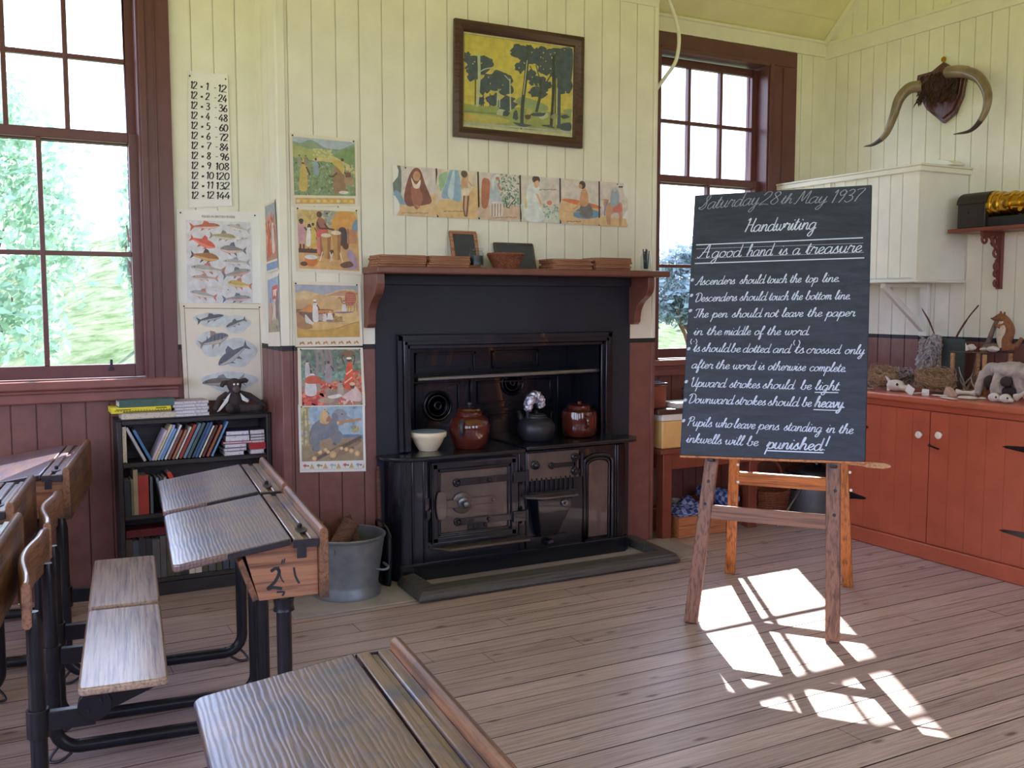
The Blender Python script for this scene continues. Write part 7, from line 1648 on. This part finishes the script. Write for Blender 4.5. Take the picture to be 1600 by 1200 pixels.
mb = MB(); mb.ball(tuple(hc+Vector((-.022,.014,.004))), .0035); mb.ball(tuple(hc+Vector((-.012,.05,-.006))), .004); mb.build('eye', M_black, s_)
# finds on the case lid
def lump(label, px, py, r, mat, seed, z, x, sq=.6, name='bone_fragment', cat='bone', group=None, yy=None):
    rn = random.Random(seed); p = at(px, py, x=x); t = thing(name, label, cat, (x, p.y if yy is None else yy, z), 0, group); mb = MB(); mb.ball((0,0,r*sq), r, r*1.3, r*sq, 14)
    mb.v = [(a*(1+rn.uniform(-.15,.15)), b*(1+rn.uniform(-.15,.15)), max(0, c*(1+rn.uniform(-.12,.12)))) for a, b, c in mb.v]; mb.build('fragment', mat, t); return t
lump('pale knobbly bone at the left corner of the glass case lid', 1517, 553, .022, M_bone, 1, ZG, 4.86, .8, group='finds on the glass case')
lump('small white bone in the middle of the glass case lid', 1537, 556, .02, M_bone, 2, ZG, 4.88, .5, group='finds on the glass case')
lump('rounded white bone beside the stoat on the glass case lid', 1551, 554, .026, M_bone, 3, ZG, 4.84, .6, group='finds on the glass case')
t = thing('horn_core', 'small pale upright horn at the corner of the glass case lid', 'horn', (4.83, at(1511,548,x=4.83).y, ZG)); mb = MB(); mb.tube(crom([(0,0,.001),(0,.004,.02),(0,.012,.045)],4), [.009,.0085,.008,.007,.006,.005,.004,.002,.001], 8); mb.build('core', M_bone, t)
t = thing('bark_slab', 'grey weathered bark slab under the stoat on the glass case lid', 'bark', (4.965, gy+.075, ZG)); mb = MB(); rn = random.Random(3); mb.ball((0,0,.02), .05, .07, .02, 14); mb.v = [(a*(1+rn.uniform(-.1,.1)), b*(1+rn.uniform(-.15,.15)), max(0,c)) for a, b, c in mb.v]; mb.build('slab', M_bark, t)
# big weathered cow skull
ck = thing('cattle_skull', 'large weathered grey cattle skull in front of the glass case', 'skull', (4.66, 3.25, Z0), R(-8))
mb = MB()
mb.ball((.06,.0,.15), .08, .13, .045, 18); mb.ball((.05,.12,.12), .05, .05, .07, 16); mb.tube([(.03,.14,.13),(.0,.15,.06),(-.02,.15,.012)], [.036,.026,.016], 12); mb.tube([(.03,.03,.13),(.0,.03,.06),(-.01,.02,.02)], [.045,.04,.035], 12)
mb.tube([(.05,-.1,.15),(.05,-.17,.125),(.05,-.22,.1)], [.045,.04,.03], 12); mb.tube([(.04,-.06,.12),(.03,-.09,.04)], [.03,.022], 12); mb.ball((.09,.02,.08), .05, .12, .07, 16)
displace(mb.build('cranium', M_bonegrey, ck, remesh=.0065), .045, .022)
for c, r in (((-.002,.085,.085),(.03,.032,.036)), ((-.012,-.03,.095),(.03,.03,.028)), ((.01,-.03,.04),(.03,.045,.03))): mb = MB(); mb.ball(c, *r, 16); mb.build('socket', M_socket, ck)
def longbone(label, a, b, r, mat, group='loose bones on the worktop', name='long_bone'):
    a, b = Vector(a), Vector(b); t = thing(name, label, 'bone', a, 0, group); d = b-a; mb = MB(); mb.tube([d*k for k in (-.06,.0,.1,.25,.75,.9,1,1.06)], [r*.7,r*1.5,r*1.25,r*.85,r*.85,r*1.25,r*1.5,r*.7], 12); mb.build('shaft', mat, t); return t
p = wt(1502, 619); longbone('short pale leg bone lying in front of the grass nest', (p.x, p.y+.03, Z0+.019), (p.x+.03, p.y-.06, Z0+.019), .0125, M_bone)
p = wt(1585, 625); longbone('grey-white bone slanting up against the right side of the cattle skull', (4.60, 3.135, Z0+.022), (4.61, 3.03, Z0+.085), .013, M_bone)
p = wt(1519, 623); t = thing('flat_shell', 'flat pale oval shell in front of the glass case', 'shell', (4.50, 3.335, Z0)); mb = MB(); mb.lathe([(0,.0),(.035,.0),(.048,.008),(.04,.014),(.015,.018),(0,.019)], (0,0,0), 24); mb.v = [(a*.8, b*1.2, c) for a, b, c in mb.v]; mb.build('valve', M_bone, t)
for k, (px, lab) in enumerate(((1553, 'left of two small round white skulls at the worktop front'), (1571, 'right of two small round white skulls at the worktop front'))):
    y = at(px, 628, x=4.5).y; t = thing('bird_skull', lab, 'skull', (4.50, y, Z0), R(60), 'small white skulls'); mb = MB(); mb.ball((0,0,.024), .026, .03, .0235, 16); mb.ball((-.02,-.018,.016), .012, .016, .012, 12); mb.build('cranium', M_bone, t, remesh=.003)
    mb = MB(); mb.ball((-.021,.002,.026), .006, .007, .007, 10); mb.build('eye_socket', M_socket, t)
t = thing('ribbed_shell', 'ribbed cream and orange scallop shell at the right end of the finds', 'shell', (4.52, 3.025, Z0), R(200)); mb = MB()
vs = [(0,0,.0)]; n = 26
for ring_i in (1,2,3):
    for k in range(n): a = -1.2+2.4*k/(n-1); r_ = .026*ring_i*(1+.03*math.cos(k*PI)); vs.append((r_*math.sin(a), r_*math.cos(a), .002+.045*math.sin(PI*ring_i/6)*(1)*(.8+.2*math.cos(a))+.003*math.cos(k*PI)))
fs = [(0,1+k,2+k) for k in range(n-1)]
for r_ in range(2): fs += [(1+r_*n+k, 1+(r_+1)*n+k, 2+(r_+1)*n+k, 2+r_*n+k) for k in range(n-1)]
mb.add(vs, fs); o = mb.build('valve', plain('scallop', srgb(206,176,146), .6, 0, .25, 40, .2), t); o.rotation_euler = (R(35),0,0); o.location = (0,0,.004); md = o.modifiers.new('S','SOLIDIFY'); md.thickness = .003
p = wt(1490, 617); t = thing('pale_stone', 'pinkish angular stone beside the mossy nest', 'stone', (4.535, 3.475, Z0)); mb = MB(); mb.prism([(-.03,0),(.035,0),(.02,.03),(-.012,.055)], -.02, .025, lambda a, b, e: (e, -a, b)); mb.build('stone', plain('pink_stone', srgb(196,164,150), .8, 0, .1, 20, .2), t, bev=.006, seg=3)
rn = random.Random(31)
for k, (px, py, lab, m_) in enumerate(((1362,608,'flat grey stick lying along the worktop under the straw nest',M_bark),(1468,620,'white flat bone splinter in front of the green card',M_bone),(1482,624,'long white rib bone along the worktop front edge',M_bone),(1462,612,'brown bark fragment behind the rib bone',M_bark),(1535,624,'small cream shell chip between the oval shell and the skulls',M_bone))):
    p = wt(px, py); L = (.07,.05,.07,.045,.02)[k]; t = thing('loose_find', lab, 'find', (p.x-(.03 if k == 0 else 0), p.y, Z0), rn.uniform(-.3,.3)); mb = MB(); mb.ball((0,0,.006), .014, L, .006, 12); mb.v = [(a*(1+rn.uniform(-.15,.15)), b, max(0,c)) for a, b, c in mb.v]; mb.build('piece', m_, t)
for k, (px, py, lab) in enumerate(((1480,590,'upright dark antler tine left of the glass case'),(1488,596,'forked grey antler leaning beside the glass case post'))):
    p = Vector((4.735+.012*k, 3.525-.06*k, Z0)); t = thing('antler', lab, 'antler', p); mb = MB()
    mb.tube(crom([(0,0,.004),(.01,-.01,.05),(.02,-.03,.09),(.02,-.05,.125)],5), [.009-.0005*j for j in range(16)], 8); mb.tube(crom([(.005,0,.03),(.0,.03,.06),(.0,.04,.1)],4), [.007-.0006*j for j in range(9)], 8); mb.build('tines', M_bonegrey if k else M_bark, t)

# ================================================================ ALCOVE TABLE BY THE RIGHT WINDOW
YT0 = 4.52; ZT_ = .535
tb = thing('side_table', 'red-brown painted wooden table in the alcove under the right window', 'table', (3.42, YT0, .0005))
mb = MB(); mb.box(-.03, .74, -.015, .41, ZT_-.025, ZT_); mb.build('table_top', M_tablep, tb, bev=.004)
mb = MB(); mb.box(.065, .66, .002, .022, ZT_-.12, ZT_-.026); mb.box(.002, .022, .066, .34, ZT_-.12, ZT_-.026); mb.build('apron', M_tablep, tb, bev=.002)
for x, y in ((0,0),(.66,0),(0,.34),(.66,.34)): MB().box(x, x+.065, y, y+.065, 0, ZT_-.0255).build('leg', M_tablep, tb, bev=.004)
mb = MB(); mb.box(.066, .659, .36, .38, .12, .15); mb.build('stretcher', M_tablep, tb, bev=.002)
zt2 = ZT_ + .0005
t = thing('cream_tin', 'battered cream painted storage tin on the alcove table', 'tin', (3.42, 4.535, zt2+.0005)); MB().box(0,.3,0,.18,0,.165).build('tin_body', M_creamtin, t, bev=.01, seg=3); MB().box(-.004,.304,-.004,.184,.166,.205).build('tin_lid', M_white, t, bev=.006, seg=3)
t = thing('wooden_tray', 'flat brown wooden tray resting on the cream tin', 'tray', (3.38, 4.52, zt2+.2065)); MB().box(0,.38,0,.22,0,.03).build('tray_base', M_darkwood, t, bev=.005)
t = thing('paper_stack', 'stack of white papers on the brown tray beside the blackboard edge', 'papers', (3.53, 4.53, zt2+.2375)); mb = MB()
for k in range(5): mb.obox((.1,.09,.006*k+.003), (.1,.004*(k%3-1),0), (-.004*(k%3-1),.08,0), (0,0,.0022))
mb.build('sheets', M_paper, t)
t = thing('red_box', 'upright red-brown wooden box on the tray against the chimney breast', 'box', (3.385, 4.60, zt2+.2375)); MB().box(0,.11,0,.1,0,.13).build('box_body', M_tablep, t, bev=.004); MB().box(-.006,.118,-.006,.106,.1305,.148).build('box_lid', M_darkwood, t, bev=.003)
t = thing('small_metal_rack', 'small shiny metal pen rack on the lid of the red-brown box', 'rack', (3.40, 4.62, zt2+.2375+.1486)); mb = MB(); mb.box(0,.08,0,.05,0,.004)
for k in range(5): mb.tube([(.008+.016*k,.01,.003),(.008+.016*k,.01,.014),(.008+.016*k,.04,.014),(.008+.016*k,.04,.003)], .0025, 6)
mb.build('rack_wires', M_steel, t)
t = thing('wire_basket', 'dark wire basket on the table behind the white papers', 'basket', (3.93, 4.74, zt2+.0005)); mb = MB()
for k in range(7): z = .02+.05*k; mb.tube([(-.13,-.1,z),(.13,-.1,z),(.13,.1,z),(-.13,.1,z)], .003, 5, closed=True)
for k in range(14): x = -.13+.02*k; mb.tube([(x,-.1,.32),(x,-.1,.002),(x,.1,.002),(x,.1,.32)], .0025, 5)
mb.build('wire_mesh', M_frame, t)
# under the table
t = thing('wooden_crate', 'shallow orange-brown wooden box on the floor under the alcove table', 'crate', (3.525, 4.50, .0012)); mb = MB(); W_, D_, H_ = .36, .3, .125
mb.box(0,W_,0,.012,0,H_); mb.box(0,W_,D_-.012,D_,0,H_); mb.box(0,.012,.0125,D_-.0125,0,H_); mb.box(W_-.012,W_,.0125,D_-.0125,0,H_); mb.box(.0125,W_-.0125,.0125,D_-.0125,.003,.012); mb.build('crate_sides', M_cardbox, t, bev=.003)
mb = MB(); mb.box(-.002, W_+.002, -.003, .0, .058, .066); mb.build('crate_band', M_pine, t)
def check_mat():
    m, nt, bs = newmat('blue_checked_cloth'); tc = nt.nodes.new('ShaderNodeTexCoord'); ck_ = nt.nodes.new('ShaderNodeTexChecker'); ck_.inputs['Scale'].default_value = 34
    ck_.inputs['Color1'].default_value = srgb(58,76,140); ck_.inputs['Color2'].default_value = srgb(150,166,206); link(nt, tc.outputs['Object'], ck_.inputs['Vector'])
    ck2 = nt.nodes.new('ShaderNodeTexChecker'); ck2.inputs['Scale'].default_value = 9; ck2.inputs['Color1'].default_value = (.45,.5,.7,1); ck2.inputs['Color2'].default_value = (1,1,1,1); link(nt, tc.outputs['Object'], ck2.inputs['Vector'])
    link(nt, mixc(nt, .8, ck_.outputs['Color'], ck2.outputs['Color'], 'MULTIPLY'), bs.inputs['Base Color']); bs.inputs['Roughness'].default_value = .85; return m
M_check = check_mat()
t = thing('checked_cloth', 'bundled blue and white checked cloth filling the wooden box', 'cloth', (3.705, 4.65, .0145)); mb = MB(); rn = random.Random(4); n = 16; vs = []
for j in range(n+1):
    for i in range(n+1):
        x, y = -.16+.32*i/n, -.125+.25*j/n; e = min(i, n-i, j, n-j)/n; z = .1 + .05*min(1, e*5) + .022*math.sin(x*34+y*11)*min(1,e*5) + .016*math.sin(y*46-x*13)*min(1,e*5) + .03*(x+.16); vs.append((x, y, z))
m_ = len(vs); vs += [(x, y, 0) for x, y, z in vs]; fs = [(j*(n+1)+i, j*(n+1)+i+1, (j+1)*(n+1)+i+1, (j+1)*(n+1)+i) for j in range(n) for i in range(n)]
edge = [i for i in range(n+1)] + [j*(n+1)+n for j in range(1,n+1)] + [n*(n+1)+i for i in range(n-1,-1,-1)] + [j*(n+1) for j in range(n-1,0,-1)]
fs += [(edge[k], edge[k-1], m_+edge[k-1], m_+edge[k]) for k in range(len(edge))]; mb.add(vs, fs); mb.build('cloth', M_check, t)
t = thing('rolled_cloth', 'rolled blue checked cloth lying across the back of the wooden box', 'cloth', (3.955, 4.72, .0012)); mb = MB(); mb.tube([(0,-.2,.19),(0,-.1,.19),(0,.1,.19)], [.05,.052,.05], 20)
mb.lathe([(.06,0),(.06,.138)], (0,-.04,0), 16)
mb.build('roll', M_check, t)
t = thing('white_jug', 'small white enamel jug in the shade under the alcove table', 'jug', (3.765, 4.842, .0012)); t.scale = (.72,.72,.9); mb = MB(); mb.lathe([(0,0),(.035,0),(.045,.05),(.05,.12),(.045,.14),(.05,.17),(.046,.17),(.04,.14),(.0,.13)], (0,0,0), 28); mb.build('jug_body', M_enamel, t); mb = MB(); mb.tube(crom([(-.048,0,.15),(-.09,0,.13),(-.085,0,.06),(-.055,0,.05)],5), .006, 8); mb.build('jug_handle', M_enamel, t)
t = thing('enamel_pot', 'large lidded grey enamel pot standing on the floor below the right window', 'pot', (4.75, 4.62, .0012)); mb = MB(); mb.lathe([(0,0),(.19,0),(.2,.02),(.2,.25),(.21,.26),(.21,.275),(.2,.28),(0,.28)], (0,0,0), 40); mb.build('pot_body', M_zinc, t); mb = MB(); mb.lathe([(.205,.2805),(.2,.295),(.12,.32),(.03,.33),(.03,.345),(.02,.36),(0,.362)], (0,0,0), 40); mb.build('pot_lid', M_iron, t)
mb = MB(); mb.box(-.222, -.2, -.03, .03, .18, .2); mb.tube(crom([(-.05,-.2,.2),(-.05,-.235,.215),(.05,-.235,.215),(.05,-.2,.2)],4), .008, 8); mb.build('pot_handle', M_iron, t)
t = thing('enamel_basin', 'white enamel basin balanced on the lid of the grey pot', 'basin', (4.74, 4.62, .364)); mb = MB(); mb.lathe([(0,0),(.1,0),(.105,.004),(.17,.07),(.185,.075),(.185,.08),(.165,.078),(.1,.012),(0,.01)], (0,0,0), 36); mb.build('basin_body', M_enamel, t)
t = thing('log_basket', 'brown wicker basket with a hoop handle on the floor behind the easel', 'basket', (4.34, 4.66, .0012)); mb = MB()
for i in range(14):
    tt = i/13; r_ = .12+.03*tt; z = .005+.19*tt; mb.tube([((r_+.004*math.cos(k*PI+i*PI))*math.cos(2*PI*k/44), (r_+.004*math.cos(k*PI+i*PI))*math.sin(2*PI*k/44), z) for k in range(44)], .007, 5, closed=True)
for k in range(22): a = 2*PI*k/22; mb.tube([(.12*math.cos(a), .12*math.sin(a), 0), (.152*math.cos(a), .152*math.sin(a), .205)], .005, 5)
mb.lathe([(0,.002),(.12,.002),(.12,.01),(0,.01)], (0,0,0), 24); mb.build('basket_weave', M_wicker, t)
mb = MB(); mb.tube(crom([(-.15,0,.19),(-.12,0,.33),(0,0,.39),(.12,0,.33),(.15,0,.19)],6), .01, 8); mb.build('basket_handle', M_wicker, t)
t = thing('fire_tongs', 'shiny steel tongs leaning in front of the wicker basket behind the easel', 'tongs', (4.27, 4.42, .0012)); mb = MB(); mb.tube([(-.03,.02,.006),(.0,.01,.06),(.22,.05,.24)], [.006,.008,.006], 8); mb.tube([(.0,.03,.006),(.02,.02,.06),(.22,.055,.235)], [.006,.008,.006], 8); mb.build('tong_arms', M_steel, t)
# ================================================================ CAMERA AND LIGHT
cam = bpy.data.cameras.new('camera'); co = bpy.data.objects.new('camera', cam); COL.objects.link(co)
cam.sensor_width = 36; cam.sensor_fit = 'HORIZONTAL'; cam.lens = 36*FX/1600; cam.clip_start = .05; cam.clip_end = 200
r_ = Vector((AX[0], AY[0], AZ[0])); u_ = -Vector((AX[1], AY[1], AZ[1])); b_ = -Vector((AX[2], AY[2], AZ[2]))
m = Matrix((r_, u_, b_)).transposed().to_4x4(); m.translation = EYEV; co.matrix_world = m
SC.camera = co
w = bpy.data.worlds.new('sky'); SC.world = w; w.use_nodes = True; nt = w.node_tree; bg = nt.nodes['Background']
tc = nt.nodes.new('ShaderNodeTexCoord'); sep = nt.nodes.new('ShaderNodeSeparateXYZ'); link(nt, tc.outputs['Generated'], sep.inputs[0])
mr = nt.nodes.new('ShaderNodeMapRange'); link(nt, sep.outputs['Z'], mr.inputs['Value']); mr.inputs['From Min'].default_value = -1; mr.inputs['From Max'].default_value = 1
link(nt, ramp(nt, mr.outputs['Result'], [(.0, (.62,.65,.18,1)), (.485, (.66,.69,.23,1)), (.505, (.86,.92,1.18,1)), (.62, (.80,.90,1.26,1)), (1, (.62,.76,1.3,1))]), bg.inputs['Color']); bg.inputs['Strength'].default_value = SKY
s = bpy.data.lights.new('sun', 'SUN'); s.energy = SUN; s.angle = R(.53); s.color = (1, .95, .88); so = bpy.data.objects.new('sun', s); COL.objects.link(so)
d = Vector((-.515, -.857, -math.tan(R(SUNEL)))).normalized(); so.rotation_euler = d.to_track_quat('-Z', 'Y').to_euler(); so.location = (8, 14, 9)
SC.view_settings.view_transform = 'Standard'; SC.view_settings.look = 'None'; SC.view_settings.gamma = 1; SC.view_settings.exposure = EXPO; SC.view_settings.use_curve_mapping = False
SC.cycles.max_bounces = 10; SC.cycles.diffuse_bounces = 6; SC.cycles.transparent_max_bounces = 40; SC.cycles.sample_clamp_indirect = 8
